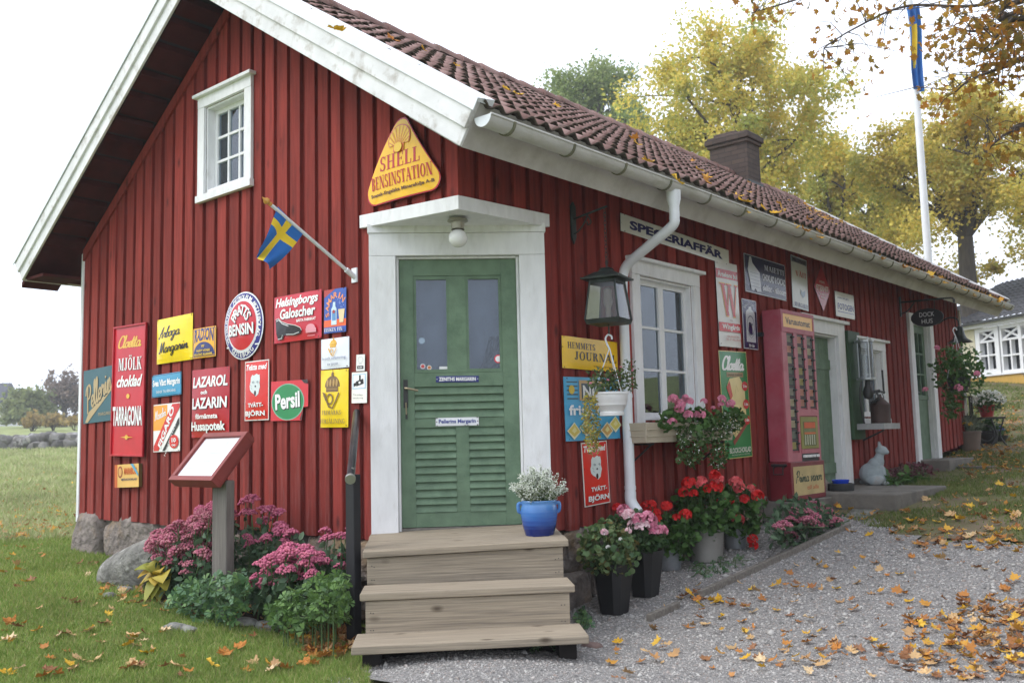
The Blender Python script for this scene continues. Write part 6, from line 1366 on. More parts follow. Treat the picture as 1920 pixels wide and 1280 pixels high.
# ------------------------------------------------------------------ plants
LEAFG = dict(rough=.55, var=.18, scale=8, trans=.22, spec=.35)
M_sed = mat('sedum_leaf', (0, 0, 0), ramp=[(.05, .10, .05), (.08, .14, .075), (.11, .17, .09)], **LEAFG)
M_sedf = mat('sedum_flower', (0, 0, 0), rough=.9, var=.2, scale=25, ramp=[(.34, .075, .15), (.46, .12, .20), (.55, .18, .25), (.40, .10, .15)], spec=.2)
M_sedf2 = mat('sedum_flower_dark', (0, 0, 0), rough=.9, var=.2, scale=25, ramp=[(.31, .075, .13), (.42, .13, .185), (.48, .21, .24), (.29, .10, .11)], spec=.2)
M_aq = mat('columbine_leaf', (0, 0, 0), ramp=[(.07, .15, .06), (.10, .20, .10), (.14, .25, .07), (.11, .18, .12)], **LEAFG)
M_host = mat('hosta_leaf', (0, 0, 0), ramp=[(.50, .34, .04), (.42, .36, .06), (.24, .28, .05), (.55, .33, .03)], **LEAFG)
M_ger = mat('geranium_leaf', (0, 0, 0), ramp=[(.045, .11, .025), (.07, .155, .035), (.10, .195, .05)], **LEAFG)
M_gerd = mat('geranium_leaf_dark', (0, 0, 0), ramp=[(.035, .085, .03), (.055, .115, .04), (.075, .145, .05)], **LEAFG)
M_gerp = mat('geranium_leaf_pale', (0, 0, 0), ramp=[(.06, .12, .05), (.10, .17, .06), (.14, .2, .08), (.2, .15, .05)], **LEAFG)
M_red_f = mat('red_petal', (0, 0, 0), ramp=[(.65, .012, .012), (.75, .025, .02), (.55, .008, .015)], rough=.6, var=.1, trans=.2)
M_cor_f = mat('coral_petal', (0, 0, 0), ramp=[(.75, .10, .11), (.8, .18, .18), (.7, .07, .09)], rough=.6, var=.1, trans=.2)
M_pnk_f = mat('pink_petal', (0, 0, 0), ramp=[(.72, .22, .36), (.8, .36, .46), (.62, .13, .26)], rough=.6, var=.1, trans=.2)
M_pal_f = mat('pale_petal', (0, 0, 0), ramp=[(.8, .5, .56), (.85, .72, .74), (.8, .4, .48)], rough=.6, var=.1, trans=.2)
M_wht_f = mat('white_petal', (0, 0, 0), ramp=[(.75, .75, .70), (.85, .85, .82), (.65, .66, .6)], rough=.7, var=.1, trans=.2)
M_stem = mat('stem', (.07, .12, .04), rough=.7)
M_plast = mat('black_plastic', (.012, .012, .013), rough=.45, var=.2)
M_zinc = mat('zinc_pot', (.30, .32, .34), rough=.45, metal=.5, var=.2, scale=5, col2=(.2, .2, .2), c2=(.5, .7))
def head_mesh(kind, seed):            # flower heads as small meshes, unit radius
    r = np.random.default_rng(seed)
    if kind == 'sedum':
        mb = MB(); n = 46
        for i in range(n):
            a = 2.4*i; q = math.sqrt((i+.5)/n); x, y = q*math.cos(a)+r.normal()*.05, q*math.sin(a)+r.normal()*.05
            mb.ball((x, y, .62*(1-q*q)+r.normal()*.06), (.17, .17, .15), 6, None, 4)
        return np.array(mb.v), mb.f
    n = 24 if kind == 'umbel' else 9; V = []; Fs = []
    for i in range(n):
        d = r.normal(size=3); d /= np.linalg.norm(d); d[2] = abs(d[2])*1.1-.25; c = d*.62
        for k in range(5):
            a = 2*math.pi*k/5+r.uniform(0, 1); b = np.cross(d, r.normal(size=3)); b /= np.linalg.norm(b); u = np.cross(d, b)
            e = b*math.cos(a)+u*math.sin(a); f_ = np.cross(d, e)
            o = len(V); V += [c, c+e*.28+f_*.2+d*.14, c+e*.45+d*.1, c+e*.28-f_*.2+d*.14]; Fs.append((o, o+1, o+2, o+3))
    return np.array(V), Fs
HM = {}
def head(kind, m, pos, r, parent, tilt=None, name='flower_head'):
    k = (kind, m.name, random.randrange(3))
    if k not in HM:
        V, Fs = head_mesh(kind, hash(kind) % 50+k[2]*7+3 if 0 else len(kind)*7+k[2]); me = bpy.data.meshes.new(name); me.from_pydata([tuple(v) for v in V], [], Fs); me.materials.append(m)
        if kind == 'sedum': me.polygons.foreach_set('use_smooth', [True]*len(Fs))
        HM[k] = me
    o = link(name, HM[k], parent); Mi = world_of(parent).inverted(); o.location = Mi @ Vector(pos); o.scale = (r, r, r)
    t = tilt or (random.uniform(-.35, .35), random.uniform(-.35, .35)); o.rotation_euler = (t[0], t[1], random.uniform(0, 6.28)); return o
def leafcloud(name, parent, m, tpl, P, size, up=.8, dirv=None, N_=None, mats=None):
    P = np.asarray(P); n = len(P); v, f = scatter(tpl, P, rdir(n, up) if N_ is None else N_, size, dirv=dirv); return mesh_np(name, v, f, m, parent)
def pxcloud(poly, n, fn, d0, d1):
    xs = [p[0] for p in poly]; ys = [p[1] for p in poly]; out = []
    while len(out) < n:
        x, y = random.uniform(min(xs), max(xs)), random.uniform(min(ys), max(ys))
        if inpoly(np.array([x]), np.array([y]), poly)[0]: out.append(fn(x, y, random.uniform(d0, d1)))
    return out
def stems(parent, pts, base, spread, r=.004, m=None):
    mb = MB()
    for p in pts:
        p = Vector(p); b = Vector(base)+Vector((random.uniform(-spread, spread), random.uniform(-spread, spread)*.6, 0)); b = b.lerp(Vector((p.x, p.y, b.z)), .5)
        mb.tube([b, b.lerp(p, .5)+Vector((random.uniform(-.02, .02), random.uniform(-.02, .02), .01)), p], [r*1.4, r*1.1, r], 5, m or M_stem)
    return mb.build('stems', parent=parent)
# --- stonecrop clumps in the bed
def sedum(label, poly, n, y0, y1, base, spread, r, m, leafpoly, nl, fn=G, lo=.0):
    base = Vector(base); t = thing('stonecrop', label, 'plant', base)
    H = pxcloud(poly, n*6, fn, y0, y1); keep = []
    for p in H:
        if all((p-q).length > r*1.15 for q in keep): keep.append(p)
        if len(keep) >= n: break
    for p in keep: head('sedum', m, p, r*random.uniform(.75, 1.25), t)
    stems(t, keep, base, spread)
    L_ = [p for p in pxcloud(leafpoly, nl, fn, y0+.02, y1-.02)]
    for p in keep:
        for q in range(7): L_.append(p.lerp(Vector((p.x*.6+base.x*.4, p.y, base.z)), random.uniform(.12, .75))+Vector((random.uniform(-.04, .04), random.uniform(-.04, .04), 0)))
    leafcloud('foliage', t, M_sed, 'ovate', L_, rng.uniform(.045, .085, len(L_)), .5); return t
sedum('dense pink stonecrop clump between the boulder and the post of the information board', [(276, 1035), (300, 1000), (352, 975), (398, 955), (402, 1050), (360, 1075), (320, 1085), (285, 1080)], 120, -.74, -.38, (-2.55, -.5, .12), .22, .06, M_sedf2, [(290, 1060), (400, 1020), (400, 1110), (330, 1125)], 160)
sedum('upright pink stonecrop behind the post of the information board', [(362, 950), (400, 940), (430, 938), (478, 936), (532, 968), (520, 985), (440, 975), (400, 990)], 22, -.35, -.18, (-2.1, -.22, .08), .2, .056, M_sedf, [(400, 985), (530, 985), (520, 1060), (420, 1060)], 190)
sedum('bright pink stonecrop clump in the middle of the bed', [(466, 1080), (500, 1050), (545, 1022), (602, 1040), (590, 1085), (520, 1100), (480, 1112)], 54, -.78, -.42, (-1.45, -.55, .08), .2, .056, M_sedf, [(470, 1080), (600, 1060), (600, 1150), (490, 1150)], 200)
sedum('small pink stonecrop shoots above the middle clump', [(458, 1008), (505, 995), (512, 1018), (470, 1026)], 5, -.5, -.4, (-1.75, -.42, .08), .08, .05, M_sedf, [(455, 1020), (520, 1010), (520, 1060), (470, 1060)], 50)
sedum('pink stonecrop with spread heads close to the handrail post', [(592, 1000), (640, 988), (690, 992), (690, 1006), (655, 1060), (600, 1095), (585, 1070)], 14, -.55, -.3, (-.98, -.42, .05), .14, .048, M_sedf, [(590, 1030), (655, 1020), (655, 1120), (590, 1120)], 150)
sedum('tall pink stonecrop shoot leaning on the gable left of the steps', [(518, 985), (560, 978), (562, 1018), (530, 1020)], 6, -.4, -.28, (-1.45, -.3, .05), .08, .052, M_sedf, [(510, 1010), (570, 1005), (570, 1070), (520, 1075)], 60)
def groundcover(label, poly, n, y0, y1, m, tpl, size, cat='plant', name='columbine', fn=G, up=.8):
    P = pxcloud(poly, n, fn, y0, y1); c = sum(P, Vector())/len(P); b = Vector((c.x, c.y, zg(c.x, c.y))); t = thing(name, label, cat, b)
    leafcloud('foliage', t, m, tpl, P, rng.uniform(size*.7, size*1.3, n), up); mb = MB()
    for p in P[::max(1, n//40)]: mb.tube([Vector((b.x*.3+p.x*.7, b.y*.3+p.y*.7, b.z)), p.lerp(b, .3)+Vector((0, 0, .02)), p], [.004, .003, .002], 5, M_stem)
    mb.build('stems', parent=t); return t
groundcover('blue-green columbine clump at the foot of the information board post', [(312, 1128), (345, 1095), (392, 1082), (448, 1068), (470, 1085), (462, 1130), (440, 1165), (350, 1160)], 480, -1.0, -.62, M_aq, 'trefoil', .06)
groundcover('fresh green columbine clump next to the handrail post', [(498, 1150), (540, 1110), (600, 1080), (652, 1070), (656, 1160), (600, 1168), (560, 1190), (520, 1175)], 520, -1.0, -.6, mat('columbine_fresh', (0, 0, 0), ramp=[(.07, .15, .045), (.11, .20, .06), (.14, .25, .06), (.08, .14, .07)], **LEAFG), 'trefoil', .055)
h_ = thing('plantain_lily', 'yellowing plantain lily with large drooping leaves right of the boulder', 'plant', (-2.85, -.62, .13))
tips = [(252, 1070), (262, 1098), (250, 1115), (270, 1132), (285, 1125), (298, 1130), (305, 1095), (300, 1075), (275, 1060), (258, 1085), (290, 1100), (312, 1110)]
ctr = G(300, 1078, -.72); ctr.z -= .02; V_, F_ = [], []
for i, (px, py) in enumerate(tips):
    tp = G(px, py, -.88+.05*(i % 3)); mid = (ctr+tp)/2+Vector((0, 0, .05)); C = curve([ctr, mid, tp], 6); k = len(C)-1; wd = random.uniform(.06, .085); o = len(V_)
    d = (tp-ctr).normalized(); sd_ = d.cross(Vector((0, -.5, 1))).normalized()
    for j, p in enumerate(C):
        w = wd*math.sin(math.pi*min(max((j/k)**.75, .02), .985)); V_ += [p-sd_*w+Vector((0, 0, .012)), p, p+sd_*w+Vector((0, 0, .012))]
    for j in range(k): F_ += [(o+3*j, o+3*j+1, o+3*j+4, o+3*j+3), (o+3*j+1, o+3*j+2, o+3*j+5, o+3*j+4)]
mesh_np('foliage', [tuple(v) for v in V_], F_, M_host, h_, smooth=True)
# --- heather in the blue jar on the top step
jp = ZP(1012, 1004, .636); j_ = thing('heather_jar', 'white heather in a blue glazed two-handled jar on the top step', 'potted plant', (jp.x, jp.y, .636))
m = bpy.data.materials.new('blue_glaze'); m.use_nodes = True; nt = m.node_tree; L = nt.links; p = nt.nodes['Principled BSDF']
tc = node(nt, 'ShaderNodeTexCoord'); sp_ = node(nt, 'ShaderNodeSeparateXYZ'); L.new(tc.outputs['Object'], sp_.inputs[0]); n1 = node(nt, 'ShaderNodeTexNoise'); n1.inputs['Scale'].default_value = 3; mpg = node(nt, 'ShaderNodeMapping'); mpg.inputs['Scale'].default_value = (1, 1, 14); L.new(tc.outputs['Object'], mpg.inputs[0]); L.new(mpg.outputs[0], n1.inputs[0])
ma = node(nt, 'ShaderNodeMath', operation='MULTIPLY_ADD'); L.new(n1.outputs[0], ma.inputs[0]); ma.inputs[1].default_value = .12; L.new(sp_.outputs[2], ma.inputs[2])
cr = node(nt, 'ShaderNodeValToRGB'); L.new(ma.outputs[0], cr.inputs[0]); el = cr.color_ramp.elements; el[0].position = .11; el[0].color = (.008, .022, .15, 1); el[1].position = .30; el[1].color = (.11, .27, .56, 1); e2 = el.new(.17); e2.color = (.03, .10, .36, 1); e3 = el.new(.23); e3.color = (.065, .19, .48, 1)
L.new(cr.outputs[0], p.inputs['Base Color']); p.inputs['Roughness'].default_value = .12; M_glz = m
JR = .122
mb = MB(); mb.lathe([(0, 0), (JR*.76, 0), (JR*.80, .012), (JR*.93, .07), (JR*1.02, .14), (JR*1.03, .175), (JR*.96, .205), (JR*.94, .22), (JR*.99, .232), (JR*.97, .238), (JR*.88, .232), (JR*.85, .2), (0, .19)], j_.location, 36, M_glz)
for s_ in (-1, 1):
    a = R(45) if s_ > 0 else R(225); ax = Vector((math.cos(a), math.sin(a), 0)); mb.tube(curve([j_.location+ax*JR*.93+Vector((0, 0, .215)), j_.location+ax*JR*1.13+Vector((0, 0, .215)), j_.location+ax*JR*1.13+Vector((0, 0, .17)), j_.location+ax*JR*1.0+Vector((0, 0, .155))], 5), .012, 8, M_glz)
mb.build('jar', parent=j_, smooth=True)
P = []; N_ = []; sz = []; top = Vector((jp.x, jp.y, .636+.20)); mbg = MB(); WP = []; GP = []
for i in range(95):
    a = random.uniform(0, 6.28); q = random.random()**.6; tip = top+Vector((math.cos(a)*q*.20, math.sin(a)*q*.20, .24-.13*q*q+random.uniform(-.04, .03))); b = top+Vector((math.cos(a)*q*.07, math.sin(a)*q*.07, 0))
    C = curve([b, b.lerp(tip, .5)+Vector((0, 0, .015)), tip], 8); mbg.tube(C[::4]+[C[-1]], .002, 4, M_stem)
    for p in C[5:]:
        for _ in range(6): WP.append(p+Vector((random.gauss(0, .008), random.gauss(0, .008), random.gauss(0, .008))))
    for p in C[:12]:
        for _ in range(3): GP.append(p+Vector((random.gauss(0, .008), random.gauss(0, .008), random.gauss(0, .006))))
mbg.build('stems', parent=j_); leafcloud('blossom', j_, mat('heather_white', (0, 0, 0), rough=.9, var=.15, ramp=[(.62, .66, .58), (.78, .8, .74), (.42, .48, .34)], trans=.2), 'diamond', WP, rng.uniform(.009, .016, len(WP)), .3)
leafcloud('foliage', j_, mat('heather_green', (0, 0, 0), rough=.9, ramp=[(.06, .11, .03), (.10, .16, .05), (.16, .2, .07)]), 'diamond', GP, rng.uniform(.010, .018, len(GP)), .3)
# --- the row of geraniums by the long wall
def ell_pts(c, r, n, shell=.55):
    d = rdir(n); d /= np.linalg.norm(d, axis=1, keepdims=True); q = (shell+(1-shell)*rng.random(n)**.7)[:, None]; return np.array(c)[None]+d*q*np.array(r)[None]
def pot_plant(label, name, pot, bot, hgt, rb, rt, m_pot, fol_c, fol_r, n, size, m_leaf, heads, tpl='round', sides=28, depth_shift=0, soil=True):
    b = gnd(*bot); b.z = zg(b.x, b.y)+.004; t = thing(name, label, 'potted plant', b)
    mb = MB(); th = .006
    if sides == 4:
        mb2 = [(rb, 0), (rt, hgt), (rt+.008, hgt), (rt+.008, hgt-.02)][:2]
        c45 = [(-1, -1), (1, -1), (1, 1), (-1, 1)]
        def ringp(r, z, k=.78): return [b+Vector((x*r*(k if 0 else 1), y*r, z)) for x, y in ((-.62, -1), (.62, -1), (1, -.62), (1, .62), (.62, 1), (-.62, 1), (-1, .62), (-1, -.62))]
        rings = [ringp(rb, 0), ringp(rt, hgt), ringp(rt+.008, hgt+.004), ringp(rt-.01, hgt), ringp(rt-.02, hgt-.04)]
        vs = [v for r_ in rings for v in r_]; fs = [(i*8+k, i*8+(k+1) % 8, (i+1)*8+(k+1) % 8, (i+1)*8+k) for i in range(4) for k in range(8)]+[tuple(range(7, -1, -1)), tuple(range(32, 40))]
        mb.add(vs, fs, m_pot)
    else: mb.lathe([(0, 0), (rb, 0), (rt, hgt-.012), (rt+.006, hgt-.008), (rt+.006, hgt), (rt-.004, hgt), (rt-.012, hgt-.03), (0, hgt-.03)], b, sides, m_pot)
    mb.build(pot, parent=t, smooth=sides != 4)
    dep = (b-CAM).dot(CF)-depth_shift
    cpt = at(fol_c[0], fol_c[1], dep); rx = fol_r[0]/F*dep; rz = fol_r[1]/F*dep; Pn = ell_pts(cpt, (rx, rx*.9, rz), n)
    Pn = Pn[Pn[:, 2] > b.z+.02]
    leafcloud('foliage', t, m_leaf, tpl, Pn, rng.uniform(size*.65, size*1.25, len(Pn)), .9)
    stems(t, [Vector(p) for p in Pn[:26]], b+Vector((0, 0, hgt-.04)), rt*.5)
    hp = []
    for px, py, m_, r_ in heads:
        p = at(px, py, dep-rx*random.uniform(.75, 1.0)); hp.append(p); head('umbel', m_, p, r_*1.75, t, tilt=(random.uniform(-.5, .5), random.uniform(-.5, .5)))
    if hp: stems(t, hp, cpt-Vector((0, 0, rz*.4)), rx*.4, .003)
    return t
pot_plant('pale variegated geranium in the front tall black planter', 'potted_geranium', 'planter', (1152, 1150), .355, .085, .13, M_plast, (1140, 1030), (58, 54), 620, .045, M_gerp, [(1133, 997, M_pal_f, .02), (1178, 994, M_pal_f, .018), (1140, 1025, M_wht_f, .012), (1163, 1010, M_wht_f, .010)], sides=4)
pot_plant('pink flowered geranium in the black planter under the downpipe', 'potted_geranium', 'planter', (1210, 1118), .34, .085, .13, M_plast, (1192, 1002), (56, 46), 520, .046, M_gerd, [(x, y, M_pal_f if i % 3 == 0 else M_pnk_f, .036) for i, (x, y) in enumerate([(1178, 963), (1197, 972), (1214, 968), (1188, 984), (1226, 992), (1169, 956), (1206, 985), (1240, 994), (1220, 975)])], sides=4)
pot_plant('dark leaved geranium in a black planter wedged against the foundation', 'potted_geranium', 'planter', (1102, 1098), .34, .085, .125, M_plast, (1104, 995), (48, 48), 480, .046, M_gerd, [(1157, 952, M_red_f, .032), (1163, 965, M_pal_f, .02)], sides=4)
pot_plant('red geranium in a small ribbed zinc bucket', 'potted_geranium', 'bucket', (1257, 1068), .17, .085, .115, M_zinc, (1262, 1005), (46, 44), 340, .06, M_ger, [(1212, 948, M_red_f, .036), (1228, 962, M_red_f, .036), (1250, 948, M_red_f, .035), (1285, 965, M_red_f, .04), (1268, 970, M_red_f, .025), (1222, 945, M_red_f, .03), (1232, 972, M_red_f, .03)])
pot_plant('tall red geranium in the largest grey metal pot', 'potted_geranium', 'pot', (1326, 1052), .27, .135, .155, mat('dull_grey_pot', (.24, .23, .21), rough=.6, var=.2, metal=.2), (1318, 958), (62, 54), 560, .064, M_ger, [(1291, 906, M_red_f, .045), (1314, 903, M_cor_f, .04), (1340, 890, M_red_f, .035), (1343, 911, M_red_f, .042), (1281, 922, M_red_f, .032), (1300, 925, M_red_f, .03), (1327, 915, M_red_f, .028), (1349, 897, M_cor_f, .028)])
pot_plant('red and coral geranium in the zinc bucket nearest the automat', 'potted_geranium', 'bucket', (1379, 1028), .18, .09, .115, M_zinc, (1386, 955), (46, 52), 330, .07, M_ger, [(1379, 904, M_cor_f, .045), (1386, 913, M_cor_f, .04), (1355, 940, M_red_f, .038), (1368, 940, M_red_f, .03), (1384, 973, M_cor_f, .042), (1396, 935, M_red_f, .034), (1408, 915, M_cor_f, .028), (1420, 928, M_red_f, .042), (1411, 1010, M_red_f, .035), (1413, 1022, M_red_f, .03)])
sedum('purple stonecrop clump spilling over the edging before the red automat', [(1440, 985), (1478, 965), (1500, 950), (1540, 940), (1580, 965), (1590, 985), (1560, 1010), (1545, 990), (1500, 1000), (1480, 1005), (1462, 1000)], 34, .42, .85, (.62, 4.75, .42), .25, .062, M_sedf2, [(1435, 990), (1470, 930), (1540, 940), (1600, 985), (1600, 1020), (1500, 1030), (1450, 1020)], 620, fn=LW)
groundcover('low green leaves at the corner of the wooden steps', [(1070, 1170), (1095, 1150), (1110, 1180), (1095, 1190)], 34, -.1, .1, M_aq, 'trefoil', .05, name='weed', fn=lambda x, y, d: gnd(x, y)+Vector((0, 0, random.uniform(.01, .06))))
groundcover('small clump of clover-like leaves under the lowest step', [(985, 1212), (1045, 1200), (1050, 1222), (990, 1228)], 40, -.1, .1, M_aq, 'trefoil', .045, name='weed', fn=lambda x, y, d: gnd(x, y)+Vector((0, 0, random.uniform(.01, .05))))
groundcover('thin weeds sprouting in gravel between zinc buckets and edging board', [(1285, 1065), (1360, 1045), (1420, 1050), (1380, 1075), (1300, 1090)], 46, -.1, .1, M_aq, 'trefoil', .045, name='weed', fn=lambda x, y, d: gnd(x, y)+Vector((0, 0, random.uniform(.0, .04))))
groundcover('low green plants behind the cat statue on the ground', [(1660, 893), (1700, 885), (1755, 895), (1745, 908), (1670, 908)], 110, .1, .5, M_ger, 'ovate', .12, name='low_plant', fn=LW)
groundcover('hazy purple heather along the wall under the narrow door', [(1665, 890), (1690, 870), (1730, 866), (1762, 880), (1740, 892), (1690, 895)], 420, .08, .4, mat('purple_heather', (0, 0, 0), ramp=[(.12, .035, .05), (.18, .06, .08), (.09, .05, .04)], rough=.9), 'diamond', .05, name='heather', fn=LW)
# --- window box
wb = thing('window_box', 'cream wooden window box with pink geraniums and trailing white flowers', 'window box', (.15, 2.75, 1.2))
M_crm = mat('cream_box', (.48, .42, .32), rough=.7, var=.1)
y0_, y1_ = LW(1212, 805, .27).y, LW(1378, 805, .27).y; z0_, z1_ = LW(1214, 830, .27).z, LW(1212, 792, .27).z
mb = MB(); mb.hexa([(.06, y0_+.02, z0_), (.25, y0_+.02, z0_), (.25, y1_-.02, z0_), (.06, y1_-.02, z0_), (.05, y0_, z1_), (.27, y0_, z1_), (.27, y1_, z1_), (.05, y1_, z1_)], M_crm)
for k in (.3, .62): mb.box((.255+.012*k, y0_+.02, z0_+(z1_-z0_)*k), (.266+.012*k, y1_-.02, z0_+(z1_-z0_)*k+.008), M_crm); mb.box((.08, y0_+.012-.02*k, z0_+(z1_-z0_)*k), (.24, y0_+.02-.018*k, z0_+(z1_-z0_)*k+.008), M_crm)
mb.build('box', parent=wb, bev=.006)
mb = MB(); 
for y in (y0_+.15, y1_-.15): mb.tube([(.01, y, z0_-.17), (.22, y, z0_-.012)], .008, 6, M_iron); mb.tube([(.01, y, z0_-.012), (.24, y, z0_-.012)], .008, 6, M_iron)
mb.build('bracket', parent=wb)
fnW = lambda x, y, d: LW(x, y, d)
P = pxcloud([(1225, 800), (1262, 765), (1330, 770), (1392, 770), (1395, 800), (1300, 815)], 260, fnW, .1, .36); leafcloud('foliage', wb, M_ger, 'round', P, rng.uniform(.05, .085, len(P)), .8)
for q, nn_ in (([(1268, 800), (1322, 795), (1322, 850), (1300, 878), (1272, 868)], 420), ([(1326, 790), (1366, 775), (1366, 850), (1352, 882), (1332, 870)], 380), ([(1355, 770), (1392, 775), (1385, 810), (1360, 815)], 120)):
    P = pxcloud(q, nn_, fnW, .26, .40); leafcloud('trailing_foliage', wb, mat('trailing_green', (0, 0, 0), ramp=[(.04, .085, .02), (.07, .13, .035), (.10, .17, .05)], **LEAFG), 'ovate', P, rng.uniform(.03, .05, len(P)), .2)
    P = pxcloud(q, 34, fnW, .38, .42); leafcloud('white_blossom', wb, M_wht_f, 'diamond', P, rng.uniform(.014, .02, len(P)), .0)
for px, py, r_ in ((1262, 748, .045), (1275, 757, .045), (1292, 752, .04), (1273, 766, .042), (1290, 778, .045), (1312, 777, .05), (1260, 791, .04), (1320, 752, .03), (1337, 764, .02), (1353, 748, .042), (1370, 757, .045), (1352, 758, .03), (1285, 745, .03)):
    head('umbel', M_pnk_f, LW(px, py, .37), r_*1.25, wb)
# --- hanging baskets
def basket(label, c, zt, zb, R_, m_pot, top_z):
    t = thing('hanging_basket', label, 'hanging basket', (c.x, c.y, zb)); h = zt-zb
    mb = MB(); mb.lathe([(0, 0), (R_*.72, 0), (R_*.73, h*.13), (R_*.68, h*.17), (R_*.86, h*.42), (R_*.90, h*.44), (R_*.93, h*.62), (R_*.95, h*.64), (R_*.97, h*.9), (R_*1.03, h*.91), (R_*1.03, h), (R_*.95, h), (R_*.93, h*.85), (0, h*.8)], t.location, 32, m_pot); mb.build('pot', parent=t, smooth=True)
    mb = MB(); hk = Vector((c.x, c.y, top_z))
    for k in range(3): a = R(100+120*k); mb.tube([Vector((c.x+R_*math.cos(a), c.y+R_*math.sin(a), zt)), hk-Vector((0, 0, .10))], .0035, 6, M_metalw)
    u = CR; mb.tube(curve([hk-Vector((0, 0, .11)), hk-Vector((0, 0, .08)), hk+u*-.02-Vector((0, 0, .045)), hk+u*.005-Vector((0, 0, .01)), hk+u*.03-Vector((0, 0, .03)), hk+u*.032-Vector((0, 0, .05))] if 0 else [hk-Vector((0, 0, .11)), hk-u*.018-Vector((0, 0, .07)), hk-u*.028-Vector((0, 0, .03)), hk-u*.008+Vector((0, 0, .0)), hk+u*.018-Vector((0, 0, .012)), hk+u*.02-Vector((0, 0, .035))], 5), .007, 8, M_metalw); mb.build('hanger', parent=t, smooth=True)
    return t
bc_ = Vector((LX, LY, 0)); bz1 = LW(1146, 735, LX).z; bz0 = LW(1146, 779, LX).z
hb = basket('white hanging basket with small leaves and a yellow trailing shoot under the lantern', bc_, bz1, bz0, .128, enamel((222, 222, 222), .3), 2.055)
M_fus = mat('small_leaf', (0, 0, 0), ramp=[(.05, .09, .03), (.08, .13, .04), (.12, .17, .06), (.16, .15, .07)], **LEAFG)
P = list(ell_pts((LX, LY, bz1+.08), (.16, .16, .11), 420, .2))+pxcloud([(1160, 690), (1180, 668), (1196, 690), (1192, 735), (1165, 735)], 110, fnW, LX-.08, LX+.12)+pxcloud([(1104, 700), (1125, 690), (1125, 735), (1105, 730)], 60, fnW, LX-.05, LX+.1)
leafcloud('foliage', hb, M_fus, 'ovate', P, rng.uniform(.022, .038, len(P)), .3)
P = pxcloud([(1095, 738), (1118, 738), (1125, 800), (1122, 848), (1104, 850), (1092, 800)], 620, fnW, LX+.02, LX+.12); leafcloud('trailing_shoot', hb, mat('trailing_yellow', (0, 0, 0), ramp=[(.16, .22, .04), (.48, .38, .06), (.30, .18, .05), (.10, .16, .05), (.54, .46, .10)], **LEAFG), 'ovate', P, rng.uniform(.016, .03, len(P)), .1)
for px, py in ((1164, 688), (1107, 718), (1140, 712), (1186, 694)): head('umbel', M_pnk_f, LW(px, py, LX+.1), .012, hb)
q = Vector((.70, YD_, 0)); cz = hit(1790, 700, (1, 0, 0), .70).z
hb2 = basket('big green hanging basket ball with a few pink flowers by the narrow door', q, cz-.05, cz-.22, .15, M_dark, hit(1793, 615, (1, 0, 0), .7).z)
P = list(ell_pts((q.x, q.y, cz+.04), (.34, .34, .38), 900, .25)); P = P+[p+np.array((-.12, 0, -.3)) for p in ell_pts((q.x, q.y, cz-.1), (.14, .14, .26), 160, .2)]
leafcloud('foliage', hb2, M_ger, 'ovate', P, rng.uniform(.05, .085, len(P)), .3)
mb = MB(); mb.tube([hit(1790, 560, (1, 0, 0), .7), hit(1792, 615, (1, 0, 0), .7)], .004, 5, M_iron); mb.build('chain', parent=hb2)
for px, py, r_ in ((1757, 652, .05), (1797, 727, .07), (1735, 730, .05), (1832, 700, .05)): head('umbel', M_pnk_f, hit(px, py, (0, 1, 0), YD_-.33), r_, hb2)
# --- things by the far corner
def rel(px, py, d): return at(px, py, d)
D_ = 15.2
tb = thing('sewing_machine_table', 'black cast iron sewing machine table set with plants at the far corner', 'table', gnd(1848, 856))
tl_, tr_ = at(1792, 783, D_), at(1886, 784, D_); ez = tl_.z; gz = zg(tl_.x, tl_.y)
def BX(mb, a, b, dz0, dz1, m, dep=.42):
    n = Vector((-CF.x, -CF.y, 0)).normalized(); bk = -n*dep
    mb.hexa([Vector((a.x, a.y, dz0)), Vector((b.x, b.y, dz0)), Vector((b.x, b.y, dz0))+bk, Vector((a.x, a.y, dz0))+bk, Vector((a.x, a.y, dz1)), Vector((b.x, b.y, dz1)), Vector((b.x, b.y, dz1))+bk, Vector((a.x, a.y, dz1))+bk], m)
mb = MB(); BX(mb, tl_, tr_, ez-.03, ez, M_dark); mb.build('table_top', parent=tb)
for px in (1826, 1872):
    mb = MB(); c = at(px, 812, D_+.05)
    for s_ in (-1, 1): mb.tube(curve([Vector((c.x, c.y, ez-.03))+CR*.10*s_, c+CR*.03*s_, Vector((c.x, c.y, (ez+gz)/2-.1))+CR*.05*s_, Vector((c.x, c.y, gz+.02))+CR*.16*s_], 5), .014, 6, M_iron)
    mb.build('leg', parent=tb, smooth=True)
mb = MB(); c = at(1849, 812, D_+.1); mb.tube([c+CR*.13*math.cos(a)+Vector((0, 0, .13*math.sin(a))) for a in [2*math.pi*k/16 for k in range(17)]], .013, 6, M_iron, cap=False); mb.tube([c+CR*-.13, c+CR*.13], .008, 5, M_iron); mb.build('treadle_wheel', parent=tb)
pp = at(1851, 783, D_-.12); pp.z = ez
t = thing('potted_aster', 'white asters in a red pot on the iron table', 'potted plant', pp)
mb = MB(); mb.lathe([(0, .001), (.09, .001), (.125, .19), (.115, .19), (0, .17)], pp, 20, mat('red_pot', (.30, .012, .015), rough=.4)); mb.build('pot', parent=t, smooth=True)
c = at(1852, 755, D_-.12); P = ell_pts(c, (.24, .24, .17), 420, .3); leafcloud('foliage', t, M_gerd, 'ovate', P, rng.uniform(.04, .06, len(P)), .3)
P = ell_pts(c+Vector((0, 0, .03)), (.25, .25, .17), 330, .95); P = P[P[:, 2] > c.z-.02]; leafcloud('blossom', t, M_wht_f, 'round', P, rng.uniform(.035, .05, len(P)), .6)
